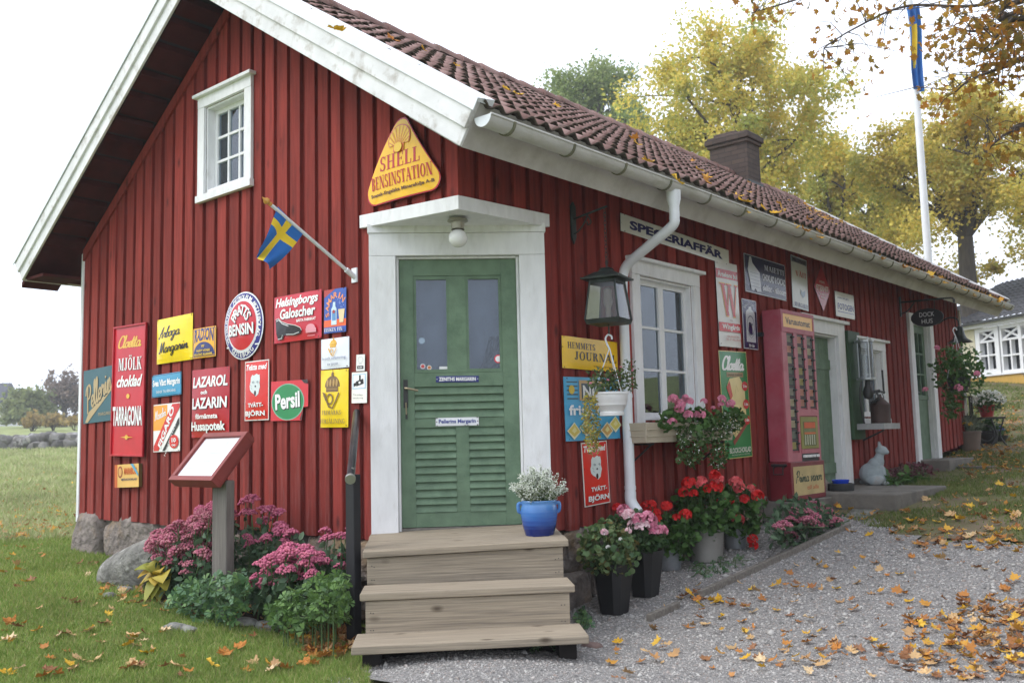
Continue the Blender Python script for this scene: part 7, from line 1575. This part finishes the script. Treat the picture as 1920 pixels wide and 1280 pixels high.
pp = at(1812, 783, D_-.1); pp.z = ez; t = thing('garden_lantern', 'dark metal lantern with a handle on the iron table', 'lantern', pp)
mb = MB()
for dx in (-.08, .08):
    for dy in (-.06, .06): mb.box((pp.x+dx-.012, pp.y+dy-.012, ez+.001), (pp.x+dx+.012, pp.y+dy+.012, ez+.32), M_iron)
mb.box((pp.x-.10, pp.y-.08, ez+.32), (pp.x+.10, pp.y+.08, ez+.34), M_iron); mb.box((pp.x-.10, pp.y-.08, ez+.001), (pp.x+.10, pp.y+.08, ez+.03), M_iron); mb.build('cage', parent=t)
mb = MB(); mb.tube([Vector((pp.x+.09*math.cos(a), pp.y, ez+.34+.10*math.sin(a))) for a in [math.pi*k/10 for k in range(11)]], .008, 6, M_iron); mb.build('handle', parent=t)
mb = MB(); mb.lathe([(0, .03), (.04, .03), (.04, .2), (0, .2)], pp, 12, paint((225, 222, 205))); mb.build('candle', parent=t, smooth=True)
def simple_pot(label, px, py, d, r, h, m_pot, m_l, tpl, fr_, n, size, up, name='potted_plant'):
    b = at(px, py, d); b.z = zg(b.x, b.y) if b.z < zg(b.x, b.y)+.25 else b.z; t = thing(name, label, 'potted plant', b)
    mb = MB(); mb.lathe([(0, 0), (r*.72, 0), (r*.9, h*.6), (r*.96, h*.92), (r*1.02, h*.93), (r*1.02, h), (r*.92, h), (0, h*.93)], b, 24, m_pot); mb.build('pot', parent=t, smooth=True)
    c = b+Vector((0, 0, h+fr_[1]*.55)); P = ell_pts(c, (fr_[0], fr_[0], fr_[1]), n, .1); leafcloud('foliage', t, m_l, tpl, P, rng.uniform(size*.7, size*1.2, n), .2, dirv=np.tile([0, 0, 1.], (n, 1))+rng.normal(size=(n, 3))*.5 if up else None); return t, c
t, c = simple_pot('silvery plant with yellow blooms in the large taupe pot on the far step', 1820, 861, 15.0, .19, .31, mat('taupe_pot', (.17, .125, .10), rough=.6), mat('silver_leaf', (0, 0, 0), ramp=[(.16, .2, .15), (.24, .28, .2), (.12, .16, .09)], **LEAFG), 'narrow', (.2, .14), 380, .16, True)
for dx in (-.1, .0, .08): head('few', mat('yellow_petal', (0, 0, 0), ramp=[(.6, .36, .02), (.7, .42, .03)], rough=.7), c+Vector((dx, -.18, .04)), .045, t)
simple_pot('blue flowering plant in a dark pot under the iron table', 1856, 858, 15.6, .17, .22, M_plast, M_gerd, 'ovate', (.2, .14), 260, .07, False)
t, c = simple_pot('low blue pansies in a bowl right of the iron table', 1876, 862, 15.8, .15, .10, M_dark, M_ger, 'ovate', (.17, .1), 160, .06, False)
for i in range(8): head('few', mat('blue_petal', (0, 0, 0), ramp=[(.08, .08, .42), (.14, .13, .5)], rough=.7), c+Vector((random.uniform(-.15, .15), random.uniform(-.2, -.05), random.uniform(.0, .1))), .04, t)
# ------------------------------------------------------------------ trees
LT = dict(rough=.7, scale=.35, trans=.45, spec=.2)
M_bark = mat('bark', (.075, .062, .05), rough=.95, var=.3, scale=4, stretch=(4, 4, .7), bump=.8, bscale=12)
M_yel = mat('yellow_autumn_leaf', (0, 0, 0), var=.12, ramp=[(.38, .42, .10), (.58, .53, .12), (.72, .58, .13), (.80, .62, .15), (.60, .54, .12)], col2=(.34, .40, .11), c2=(.5, .66), c2scale=.55, **LT)
M_yel2 = mat('golden_leaf', (0, 0, 0), var=.15, ramp=[(.48, .46, .10), (.68, .56, .12), (.80, .60, .14), (.42, .43, .10)], col2=(.32, .36, .10), c2=(.52, .7), c2scale=.5, **LT)
M_grn = mat('green_leaf', (0, 0, 0), var=.15, ramp=[(.19, .26, .09), (.26, .33, .12), (.34, .38, .15)], **LT)
M_orn = mat('orange_leaf', (0, 0, 0), var=.15, ramp=[(.34, .14, .02), (.48, .23, .03), (.20, .15, .03), (.56, .33, .05), (.15, .13, .03)], **LT)
def tree(label, px, py, d, rx, rz, m, n, size, ncl=110, trunk=.22, base_px=None, sig=.17, name='tree', limbs=9, group=None, shell=.45, bark=None, tpl='diamond', zoff=0):
    c = at(px, py, d); rx = rx/F*d; rz = rz/F*d
    bx = at(base_px, py, d) if base_px else c
    b = Vector((bx.x, bx.y, zg(bx.x, bx.y)-.1+zoff)); t = thing(name, label, 'tree', b, group=group)
    mb = MB(); cl = []; rs = random.Random(int(px*7+py)); bk = bark or M_bark
    fork = b.lerp(c-Vector((0, 0, rz*.45)), .9)
    mb.tube([b, b.lerp(fork, .12), b.lerp(fork, .5)+Vector((rs.uniform(-.1, .1), 0, 0)), fork], [trunk*1.35, trunk*1.05, trunk*.95, trunk*.8], 12, bk)
    for i in range(limbs):
        a = 2*math.pi*i/limbs*1.0+rs.uniform(-.3, .3); el = rs.uniform(.0, 1.35); q = rs.uniform(.65, .95)
        e = c+Vector((math.cos(a)*math.cos(el)*rx*q, math.sin(a)*math.cos(el)*rx*q, (math.sin(el)*1.5-.45)*rz*q*.75)); mid = fork.lerp(e, .45)+Vector((rs.uniform(-.1, .1)*rx, rs.uniform(-.1, .1)*rx, rs.uniform(.0, .15)*rz))
        C = curve([fork, mid, e], 5); mb.tube(C, [trunk*.5*(1-k/len(C))+.012 for k in range(len(C))], 7, bk); cl.append(e)
        for k in range(4):
            s0 = C[rs.randrange(3, len(C)-1)]; e2 = s0+Vector((rs.gauss(0, 1)*rx*.3, rs.gauss(0, 1)*rx*.3, rs.uniform(-.1, .5)*rz*.5)); C2 = curve([s0, s0.lerp(e2, .5)+Vector((0, 0, .05*rz)), e2], 4)
            mb.tube(C2, [trunk*.16*(1-j/len(C2))+.008 for j in range(len(C2))], 5, bk); cl.append(e2)
    mb.build('trunk', parent=t, smooth=True)
    while len(cl) < ncl:
        dd = Vector((rs.gauss(0, 1), rs.gauss(0, 1), rs.gauss(0, 1))).normalized(); q = (shell+(1-shell)*rs.random())*(1+rs.uniform(-.12, .14)); cl.append(c+Vector((dd.x*rx*q, dd.y*rx*q, dd.z*rz*q)))
    C = np.array([tuple(p) for p in cl]); k = rng.integers(0, len(C), n); wgt = rng.uniform(.5, 1.4, len(C))[k]
    P = C[k]+rng.normal(size=(n, 3))*np.array([rx, rx, rz*.75])*sig*wgt[:, None]*.72
    keep = P[:, 2] > b.z+.6; P = P[keep]
    v, f = scatter(tpl, P, rdir(len(P), .5), rng.uniform(size*.6, size*1.3, len(P))); mesh_np('crown', v, f, m, t); return t
tree('large golden maple behind the shop roof and chimney', 1395, 225, 33, 185, 215, M_yel, 38000, .145, 115, .26, shell=.42, sig=.125)
tree('small golden maple crown between the big maple and the flagpole', 1560, 360, 38, 70, 130, M_yel, 9000, .17, 40, .18, shell=.3)
tree('middle golden maple filling the gap behind the flagpole', 1655, 400, 40, 85, 110, M_yel, 14000, .17, 60, .2, shell=.3, sig=.16)
tree('dark trunked golden maple right of the flagpole, behind the yellow house', 1800, 330, 31, 185, 195, M_yel2, 38000, .135, 110, .30, base_px=1808, shell=.3, sig=.128)
tree('hazy green tree behind the ridge left of the big golden maple', 1106, 200, 52, 92, 95, M_grn, 16000, .2, 70, .25, shell=.4)
tree('pale green tree low behind the ridge next to the green one', 1180, 245, 48, 60, 60, M_grn, 7000, .2, 36, .2, shell=.3)
M_far = mat('far_green', (0, 0, 0), var=.15, ramp=[(.19, .24, .10), (.26, .30, .12), (.32, .35, .14)], **LT)  # far leaf colours are paled, distance haze put into the colour
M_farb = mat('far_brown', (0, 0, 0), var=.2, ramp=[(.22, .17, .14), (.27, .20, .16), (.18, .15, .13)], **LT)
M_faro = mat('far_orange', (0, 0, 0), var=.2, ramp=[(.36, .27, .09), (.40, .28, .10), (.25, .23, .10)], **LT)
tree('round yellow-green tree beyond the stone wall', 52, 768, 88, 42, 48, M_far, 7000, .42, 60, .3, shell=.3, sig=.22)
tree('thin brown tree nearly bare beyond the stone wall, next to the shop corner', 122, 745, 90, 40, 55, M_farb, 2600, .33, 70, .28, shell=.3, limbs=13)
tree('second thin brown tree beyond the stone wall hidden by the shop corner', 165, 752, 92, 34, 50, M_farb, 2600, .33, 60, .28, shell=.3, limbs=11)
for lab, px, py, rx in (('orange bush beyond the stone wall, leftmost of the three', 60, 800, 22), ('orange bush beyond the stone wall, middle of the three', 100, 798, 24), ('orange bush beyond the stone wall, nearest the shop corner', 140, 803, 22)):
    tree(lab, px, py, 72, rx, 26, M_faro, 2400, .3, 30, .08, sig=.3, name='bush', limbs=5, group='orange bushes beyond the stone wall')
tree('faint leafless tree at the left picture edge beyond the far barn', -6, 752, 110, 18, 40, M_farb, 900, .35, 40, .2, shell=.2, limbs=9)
# the near maple whose branches hang into the picture from the right
nt_ = thing('overhanging_maple', 'near maple with orange brown leaves, only its hanging branches showing at top right', 'tree', Vector((9.5, 9.5, .6)))
mb = MB(); LP = []; LN = []; tb_ = Vector((9.5, 9.5, .5)); tt_ = Vector((9.3, 9.3, 6.2))
mb.tube([tb_, tb_.lerp(tt_, .3), tt_, tt_+Vector((-.3, .2, 3))], [.34, .27, .22, .12], 12, M_bark)
rs = random.Random(3)
def branch(pts, r, n, spread, twigs=10):
    C = curve(pts, 7); mb.tube(C, [r*(1-k/len(C))+.006 for k in range(len(C))], 7, M_bark)
    for k in range(int(twigs*1.3)):
        s0 = C[rs.randrange(len(C)//7, len(C))]; e = s0+Vector((rs.gauss(0, 1), rs.gauss(0, 1), rs.gauss(-.25, .7)))*spread
        mb.tube([s0, s0.lerp(e, .5)+Vector((0, 0, .08)), e], [.007, .005, .003], 4, M_bark)
        for _ in range(int(n*.72)):
            q = s0.lerp(e, rs.uniform(.25, 1.05)); LP.append(q+Vector((rs.gauss(0, .12), rs.gauss(0, .12), rs.gauss(-.05, .12))))
D0 = 11.0
branch([tt_, at(2050, -60, D0), at(1850, 8, D0), at(1700, 12, D0+.3), at(1600, 55, D0+.5), at(1545, 90, D0+.5)], .022, 7, .36, 34)
branch([tt_, at(2000, 90, D0-.5), at(1900, 120, D0-.5), at(1820, 150, D0-.4), at(1790, 175, D0-.2)], .035, 8, .34, 26)
branch([tt_, at(2000, -20, D0), at(1900, 40, D0), at(1820, 60, D0)], .05, 13, .42, 30)
branch([tt_, at(2020, 200, D0), at(1930, 235, D0), at(1880, 255, D0+.2), at(1850, 285, D0+.4)], .03, 6, .30, 20)
branch([tt_+Vector((-.3, .2, 2)), at(1800, -60, D0+1), at(1600, -30, D0+1), at(1460, 10, D0+1.2), at(1410, 25, D0+1.3)], .02, 6, .30, 26)
branch([tt_, at(2000, 20, D0-1), at(1920, 20, D0-1), at(1850, 90, D0-1)], .04, 16, .40, 20)
mb.build('trunk', parent=nt_, smooth=True)
CE = np.concatenate([ell_pts((9.6, 8.6, 9.2), (5.2, 6.2, 4.4), 15000, .3), ell_pts((8.2, 5.4, 9.8), (3.6, 3.6, 2.6), 6000, .3), ell_pts((11.5, 6, 5.6), (3.6, 8.5, 4.4), 14000, .2)])  # unseen crown mass, added and widened to shade the long wall
px_, py_, pz_ = projv(CE); CE = CE[~((pz_ > 0) & (px_ < 1990) & (px_ > -300) & (py_ > -90) & (py_ < 1400))]
P = np.array([tuple(p) for p in LP]); v, f = scatter('maple', P, rdir(len(P), .3), rng.uniform(.08, .13, len(P))); mesh_np('crown', v, f, M_orn, nt_)
v, f = scatter('diamond', CE, rdir(len(CE), .5), rng.uniform(.2, .4, len(CE))); mesh_np('unseen_shade_crown', v, f, M_orn, nt_)
# ------------------------------------------------------------------ flagpole
pb_ = at(1741, 492, 19.5); ptp = at(1700, -160, 19.5)
gzz = zg(pb_.x, pb_.y); ptp = Vector((pb_.x+.02, pb_.y, ptp.z))
fpole = thing('flagpole', 'tall white flagpole with a limp blue and yellow flag behind the shop roof', 'flagpole', (pb_.x, pb_.y, gzz))
mb = MB(); mb.tube([(pb_.x, pb_.y, gzz-.2), (pb_.x, pb_.y, ptp.z)], [.088, .06], 16, mat('pole_white', (.72, .74, .76), rough=.4, var=.05)); mb.build('pole', parent=fpole, smooth=True)
mb = MB(); mb.ball((pb_.x, pb_.y, ptp.z+.07), .09, 14, M_fin, 8); mb.build('finial', parent=fpole, smooth=True)
ft = at(1703, -12, 19.35); fb = at(1711, 152, 19.35); wv0 = .27; cl = MB(); nv, nu = 30, 22; V = []
for j in range(nv+1):
    v = j/nv; c = Vector((pb_.x, pb_.y, 0))-CF*.12; c.z = ft.z+(fb.z-ft.z)*v
    for i in range(nu+1):
        u = i/nu; wd_ = wv0*(1-.12*math.sin(3*v)-.25*max(v-.8, 0)*2)
        V.append(c+CR*((u-.5)*wd_-.02+.02*math.sin(6*v))-Vector((CF.x, CF.y, 0))*(.05*math.sin(u*13+v*2)+.04)+Vector((0, 0, -.12*max(v-.85, 0)*6*u)))
for j in range(nv):
    for i in range(nu):
        u, v = (i+.5)/nu, (j+.5)/nv; yel = (.22 < v < .78) and (u < .78-.5*max(v-.45, 0)*2.6 and u > .12+.2*(v > .6)) 
        cl.add([V[j*(nu+1)+i], V[j*(nu+1)+i+1], V[(j+1)*(nu+1)+i+1], V[(j+1)*(nu+1)+i]], [(0, 1, 2, 3)], M_fy if yel else M_fb)
cl.build('flag_cloth', parent=fpole, smooth=True)
# ------------------------------------------------------------------ dry stone wall and far barn
a = gndv([-60, 175], [843, 838]); A_, B_2 = Vector(a[0]), Vector(a[1]); n_ = 46
dirw = (B_2-A_); dirw.z = 0; mb = MB(); rs = random.Random(9); k = 0
for row in range(2):
    for i in range(n_-row*4):
        t = (i+rs.uniform(-.2, .2)+row*2)/n_; p = A_.lerp(B_2, t); p.z = zg(p.x, p.y)
        s_ = rs.uniform(.16, .34)*(1-.12*row); rock(mb, (p.x+rs.uniform(-.15, .15), p.y+rs.uniform(-.15, .15), p.z+.10+row*.26+rs.uniform(-.07, .08)), (s_*1.3, s_*1.1, s_*.85), mat('wall_stone', (.19, .18, .17), rough=.95, var=.35, scale=3, island=.5, col2=(.34, .34, .33), c2=(.55, .65), c2scale=1.6), 60+k % 37, 9, 6); k += 1
sw = mb.build('dry_stone_wall', smooth=True); tag(sw, 'low dry stone wall of grey lichened boulders across the meadow', 'stone wall')
bcn = at(-52, 805, 105); gz_ = zg(bcn.x, bcn.y)
brn = thing('far_barn', 'distant barn with a dark roof at the left picture edge', 'building', (bcn.x, bcn.y, gz_)); u = Vector((CR.x, CR.y, 0)).normalized(); w = Vector((CF.x, CF.y, 0)).normalized()
def bp3(a, b, z): return Vector((bcn.x, bcn.y, gz_+z))+u*a+w*b
mb = MB(); mb.hexa([bp3(-3, 0, 0), bp3(2.6, 0, 0), bp3(2.6, 5, 0), bp3(-3, 5, 0), bp3(-3, 0, 2.6), bp3(2.6, 0, 2.6), bp3(2.6, 5, 2.6), bp3(-3, 5, 2.6)], paint((205, 205, 205), rough=.8)); mb.build('wall', parent=brn)
mb = MB(); mb.add([bp3(-3.2, -.3, 2.5), bp3(2.9, -.3, 2.5), bp3(2.9, 2.5, 5), bp3(-3.2, 2.5, 5), bp3(-3.2, 5.3, 2.5), bp3(2.9, 5.3, 2.5)], [(0, 1, 2, 3), (3, 2, 5, 4), (1, 5, 2), (0, 3, 4)], paint((70, 72, 82), rough=.8)); mb.build('roof', parent=brn)
# ------------------------------------------------------------------ yellow house
P0 = at(1809, 700, 30); dh = R(143.4); du_ = -Vector((math.cos(dh), math.sin(dh), 0)); nv_ = Vector((-du_.y, du_.x, 0))
if nv_.dot(CAM-P0) < 0: nv_ = -nv_
def hp(px, py):       # on the facade plane
    return hit(px, py, nv_, nv_.dot(P0))
g0 = hp(1850, 752).z
FH = Matrix(((du_.x, 0, nv_.x, P0.x), (du_.y, 0, nv_.y, P0.y), (0, 1, 0, 0), (0, 0, 0, 1)))
def hu(px, py): p = hp(px, py); return (p-P0).dot(du_), p.z
yh = thing('yellow_house', 'pale house with white framed lattice windows and a dark tiled roof beyond the shop', 'building', (P0.x, P0.y, g0))
M_yw = mat('ochre_wall', (.52, .32, .07), rough=.8, var=.1, scale=6, stretch=(8, 8, 1)); M_cw = mat('cream_wall', (.60, .56, .42), rough=.8, var=.1, col2=(.48, .44, .25), c2=(.5, .7), c2scale=1.2)
M_rt = mat('grey_tiles', (.055, .056, .064), rough=.75, var=.25, scale=5)
zb_, zm_, zt_ = g0-.4, hu(1850, 706)[1], hu(1850, 612)[1]; uL = hu(1740, 700)[0]; uR = hu(2080, 700)[0]
mb = MB(); mb.box((uL, zb_, -6), (uR, zm_, 0), M_yw, FH); mb.build('lower_wall', parent=yh)
mb = MB(); u1 = hu(1828, 660)[0]; mb.box((uL, zm_+.001, -6), (u1, zt_, -.02), M_cw, FH); mb.box((u1+.001, zm_+.001, -6), (uR, zt_, -.25), M_cw, FH); mb.build('upper_wall', parent=yh)
mb = MB(); zs = hu(1850, 702)[1]; mb.box((uL, zs-.06, 0), (uR, zs, .06), M_white, FH); mb.box((uL, zt_-.02, -.02), (uR, zt_+.16, .2), M_white, FH); mb.build('cornice', parent=yh)
edges = [(1830, 1838, 1866, 1874), (1877, 1880, 1911, 1914), (1914, 1917, 1953, 1957), (1957, 1960, 2000, 2004), (2004, 2008, 2056, 2060)]
for e0, e1, e2, e3 in edges:
    a0, a1, a2, a3 = [hu(x, 660)[0] for x in (e0, e1, e2, e3)]; z0, z1 = hu((e1+e2)/2, 700)[1]-.02, zt_-.03; mb = MB()
    mb.box((a0, z0-.02, -.2), (a1, z1, .0), M_white, FH); mb.box((a2, z0-.02, -.2), (a3, z1, .0), M_white, FH); mb.box((a1, z1-.12, -.2), (a2, z1, -.001), M_white, FH); mb.box((a1, z0-.02, -.2), (a2, z0+.14, -.001), M_white, FH)
    zx = z0+(z1-z0)*.70; mb.box((a1, zx-.03, -.15), (a2, zx+.03, -.01), M_white, FH); mb.box((a1, z0+.55, -.14), (a2, z0+.6, -.012), M_white, FH); am = (a1+a2)/2; mb.box((am-.03, z0+.14, -.15), (am+.03, zx-.03, -.011), M_white, FH)
    for s_ in (-1, 1):
        p = [Vector((am-s_*(a2-a1)/2, zx+.03, -.09)), Vector((am+s_*(a2-a1)/2, z1-.12, -.09))]; q = Vector((0, .035, 0)); mb.hexa([FH @ v for v in (p[0]-q, p[1]-q, p[1]-q+Vector((0, 0, .03+.005*s_)), p[0]-q+Vector((0, 0, .03+.005*s_)), p[0]+q, p[1]+q, p[1]+q+Vector((0, 0, .03+.005*s_)), p[0]+q+Vector((0, 0, .03+.005*s_)))], M_white)
    wn_ = mb.build('window', parent=yh)
    mb = MB(); mb.box((a1, z0+.1, -.19), (a2, z1-.1, -.17), glass('far_glass', tint=(.3, .3, .3), ior=1.8), FH); mb.build('pane', parent=wn_)
mb = MB(); ub, uw, th_ = uL-.4, uR, .55
n = int((uw-ub)/.12); rowsN = 12; V = []; Fs = []
for r_ in range(rowsN*2+1):
    k = r_//2; s_ = (k+(r_ % 2)*.999)*.36; lift = .035 if r_ % 2 == 0 else 0
    for i in range(n+1): V.append(FH @ Vector((ub+(uw-ub)*i/n, zt_+.14+s_*.42+lift+.025*math.cos(i*math.pi), .35-s_*.9)))
for r_ in range(rowsN*2):
    for i in range(n): Fs.append((r_*(n+1)+i, r_*(n+1)+i+1, (r_+1)*(n+1)+i+1, (r_+1)*(n+1)+i))
mb.add(V, Fs, M_rt); mb.box((ub, zt_+.08, .25), (uw, zt_+.15, .38), M_dark, FH); mb.build('roof', parent=yh)
tree('round shrub with yellowing leaves at the yellow house wall', 1915, 738, 28, 30, 26, M_yel2, 2400, .10, 24, .04, sig=.3, name='shrub', limbs=5)
tree('low dark green shrub at the yellow house wall', 1890, 752, 28, 22, 12, M_grn, 1500, .10, 18, .03, sig=.3, name='shrub', limbs=4)
# ------------------------------------------------------------------ fallen leaves
LC = {'yellow': [(.62, .36, .03), (.72, .46, .06)], 'orange': [(.46, .19, .045), (.38, .17, .06)], 'brown': [(.24, .11, .05), (.30, .15, .08)], 'pale': [(.60, .40, .20), (.66, .50, .30)]}
LM = {}
for cn_, cs_ in LC.items():
    for s_ in range(3):
        V, Fs = _maple(.2, 20+s_); me = bpy.data.meshes.new('fallen_leaf'); me.from_pydata([(x, y-.38, max(z, -.02)+.02) for x, y, z in V], [], [tuple(int(i) for i in q) for q in Fs])
        me.materials.append(mat('fallen_%s_%d' % (cn_, s_ % 2), cs_[s_ % 2], rough=.75, var=.25, scale=9, trans=.12, spec=.25)); LM[(cn_, s_)] = me
def leaf(p, cn_, size, where, nrm=None):
    o = link('fallen_leaf', LM[(cn_, random.randrange(3))]); o.location = p; o.scale = (size,)*3
    if nrm is None: o.rotation_euler = (random.uniform(-.5, .5), random.uniform(-.5, .5), random.uniform(0, 6.28))
    else: o.rotation_euler = (nrm.to_track_quat('Z', 'Y') @ Matrix.Rotation(random.uniform(0, 6.28), 3, 'Z').to_quaternion()).to_euler()
    lab = {'yellow': 'bright yellow', 'orange': 'orange', 'brown': 'brown', 'pale': 'pale straw coloured'}[cn_]+' maple leaf fallen on the '+where
    tag(o, lab, 'leaf', lab.replace('maple leaf', 'maple leaves'))
def many(poly, n, where, cols, s0, s1):
    P = pxcloud(poly, n, lambda x, y, d: (x, y), 0, 0); Q = gndv([p[0] for p in P], [p[1] for p in P])
    for q in Q: leaf(Vector(q)+Vector((0, 0, random.uniform(.008, .03))), random.choice(cols), random.uniform(s0, s1), where)
GC2 = ['yellow', 'orange', 'brown', 'brown', 'brown', 'pale', 'orange']
GC = ['yellow', 'orange', 'orange', 'brown', 'pale']
many([(1690, 1180), (1800, 1130), (1915, 1090), (1918, 1278), (1700, 1278)], 70, 'gravel yard', GC2, .05, .10)
many([(1380, 1215), (1690, 1200), (1700, 1278), (1380, 1278)], 30, 'gravel yard', GC2, .05, .095)
many([(1220, 1120), (1600, 1040), (1900, 1060), (1900, 1200), (1400, 1230), (1100, 1270)], 34, 'gravel yard', ['yellow', 'orange', 'brown', 'pale'], .05, .095)
many([(1280, 1120), (1330, 1105), (1400, 1130), (1400, 1160), (1290, 1150)], 16, 'gravel yard', ['orange', 'brown', 'yellow'], .07, .11)
many([(570, 1230), (600, 1180), (655, 1170), (655, 1230), (600, 1245)], 30, 'left lawn', ['orange', 'orange', 'brown'], .10, .15)
many([(0, 1090), (160, 1080), (330, 1180), (560, 1215), (650, 1270), (0, 1278)], 56, 'left lawn', ['yellow', 'pale', 'orange', 'pale', 'brown'], .07, .12)
many([(150, 1060), (190, 1050), (290, 1130), (260, 1150), (170, 1110)], 12, 'left lawn', ['orange', 'brown', 'pale'], .08, .12)
many([(1640, 960), (1900, 900), (1918, 1030), (1700, 1030), (1610, 1000)], 36, 'worn right lawn', ['yellow', 'yellow', 'orange', 'pale', 'brown'], .08, .14)
def stuffleaves(name, label, spec, m=None):
    Ps = []
    for poly, n in spec: Q = pxcloud(poly, n, lambda x, y, d: (x, y), 0, 0); Ps.append(gndv([q[0] for q in Q], [q[1] for q in Q]))
    P = np.concatenate(Ps); P[:, 2] += rng.uniform(.004, .03, len(P)); v, f = scatter('maple', P, np.array([0, 0, 1.])+rng.normal(size=(len(P), 3))*.35, rng.uniform(.05, .10, len(P)))
    o = mesh_np(name, v, f, m or mat('fallen_mix', (0, 0, 0), rough=.75, var=.2, scale=8, ramp=[(.58, .34, .03), (.50, .21, .04), (.24, .09, .03), (.55, .36, .17), (.45, .17, .03), (.68, .42, .05)], trans=.12)); tag(o, label, 'leaves', kind='stuff')
stuffleaves('leaf_litter', 'litter of small fallen leaves over gravel and worn lawn', [([(1650, 980), (1700, 940), (1840, 890), (1918, 860), (1918, 1040), (1700, 1030)], 190), ([(1770, 860), (1880, 800), (1918, 780), (1918, 880), (1830, 900)], 300), ([(1100, 1270), (1300, 1110), (1600, 1030), (1918, 1050), (1918, 1278)], 150), ([(1720, 1180), (1918, 1100), (1918, 1278), (1700, 1278)], 160), ([(1540, 925), (1600, 905), (1660, 950), (1600, 1010)], 50), ([(1780, 760), (1918, 742), (1918, 800), (1850, 830)], 300)])
stuffleaves('meadow_leaf_litter', 'litter of yellow and rusty leaves in the meadow grass', [([(-60, 960), (152, 950), (152, 1000), (0, 1015), (-60, 1015)], 190), ([(-60, 880), (152, 880), (152, 960), (-60, 960)], 120), ([(0, 1020), (148, 1010), (150, 1070), (0, 1080)], 20), ([(190, 1080), (650, 1170), (640, 1215), (180, 1125)], 130), ([(530, 1175), (655, 1168), (655, 1235), (570, 1235)], 170), ([(0, 1100), (500, 1180), (600, 1275), (0, 1275)], 26)])
# leaves on the roof
RN = Vector((SL, 0, 1)).normalized()
def roofpt(px, py, up=.05): return hit(px, py, RN, RN.dot(Vector((AX, 0, ZR)))+up)
for px, py in ((737, 75), (627, 55), (852, 123), (795, 95), (926, 139), (972, 178), (952, 170), (1040, 199), (1109, 200), (1163, 231), (1190, 245), (1270, 340), (1395, 378), (1432, 392), (1455, 400), (1242, 258), (1258, 266), (1310, 320), (1337, 248), (1500, 355), (1545, 392)):
    q = roofpt(px, py); 
    if q.x > AX-.2: leaf(q, random.choice(['yellow', 'yellow', 'orange']), random.uniform(.10, .15), 'tiled roof', RN+Vector((random.uniform(-.4, .4), random.uniform(-.4, .4), 0)))
Pn = []
for poly, n in (([(1560, 470), (1700, 520), (1860, 568), (1880, 575), (1840, 560), (1700, 500)], 130), ([(1500, 440), (1620, 470), (1860, 565), (1700, 525)], 60), ([(1460, 345), (1560, 395), (1600, 420), (1560, 420), (1470, 370)], 60), ([(1100, 210), (1500, 360), (1560, 440), (1300, 370)], 40)):
    for x, y, in pxcloud(poly, n, lambda x, y, d: (x, y), 0, 0):
        q = roofpt(x, y, .05)
        if AX-.1 < q.x < .66 and q.y < 12.25: Pn.append(tuple(q))
for i in range(150): Pn.append((GX+random.uniform(-.05, .05), random.triangular(2, 12.2, 11.5), GZ+random.uniform(-.02, .03)))
Pn = np.array(Pn); v, f = scatter('maple', Pn, np.array(RN)+rng.normal(size=(len(Pn), 3))*.35, rng.uniform(.08, .13, len(Pn)))
tag(mesh_np('roof_leaf_litter', v, f, mat('fallen_gold', (0, 0, 0), rough=.75, var=.2, scale=8, ramp=[(.62, .36, .03), (.55, .24, .03), (.68, .44, .05)], trans=.15)), 'drift of yellow leaves lying along the far eaves and gutter', 'leaves', kind='stuff')
# ------------------------------------------------------------------ autumn mist
m = bpy.data.materials.new('mist'); m.use_nodes = True; nt = m.node_tree; nt.nodes.remove(nt.nodes['Principled BSDF'])
pv = nt.nodes.new('ShaderNodeVolumePrincipled'); pv.inputs['Color'].default_value = (.93, .95, .97, 1); pv.inputs['Density'].default_value = .0016; pv.inputs['Anisotropy'].default_value = .2
nt.links.new(pv.outputs[0], nt.nodes['Material Output'].inputs['Volume'])
mb = MB(); mb.box((-1340, -1340, -2), (1340, 1340, 24), m); tag(mb.build('haze'), 'thin pale autumn mist over the fields', kind='stuff')
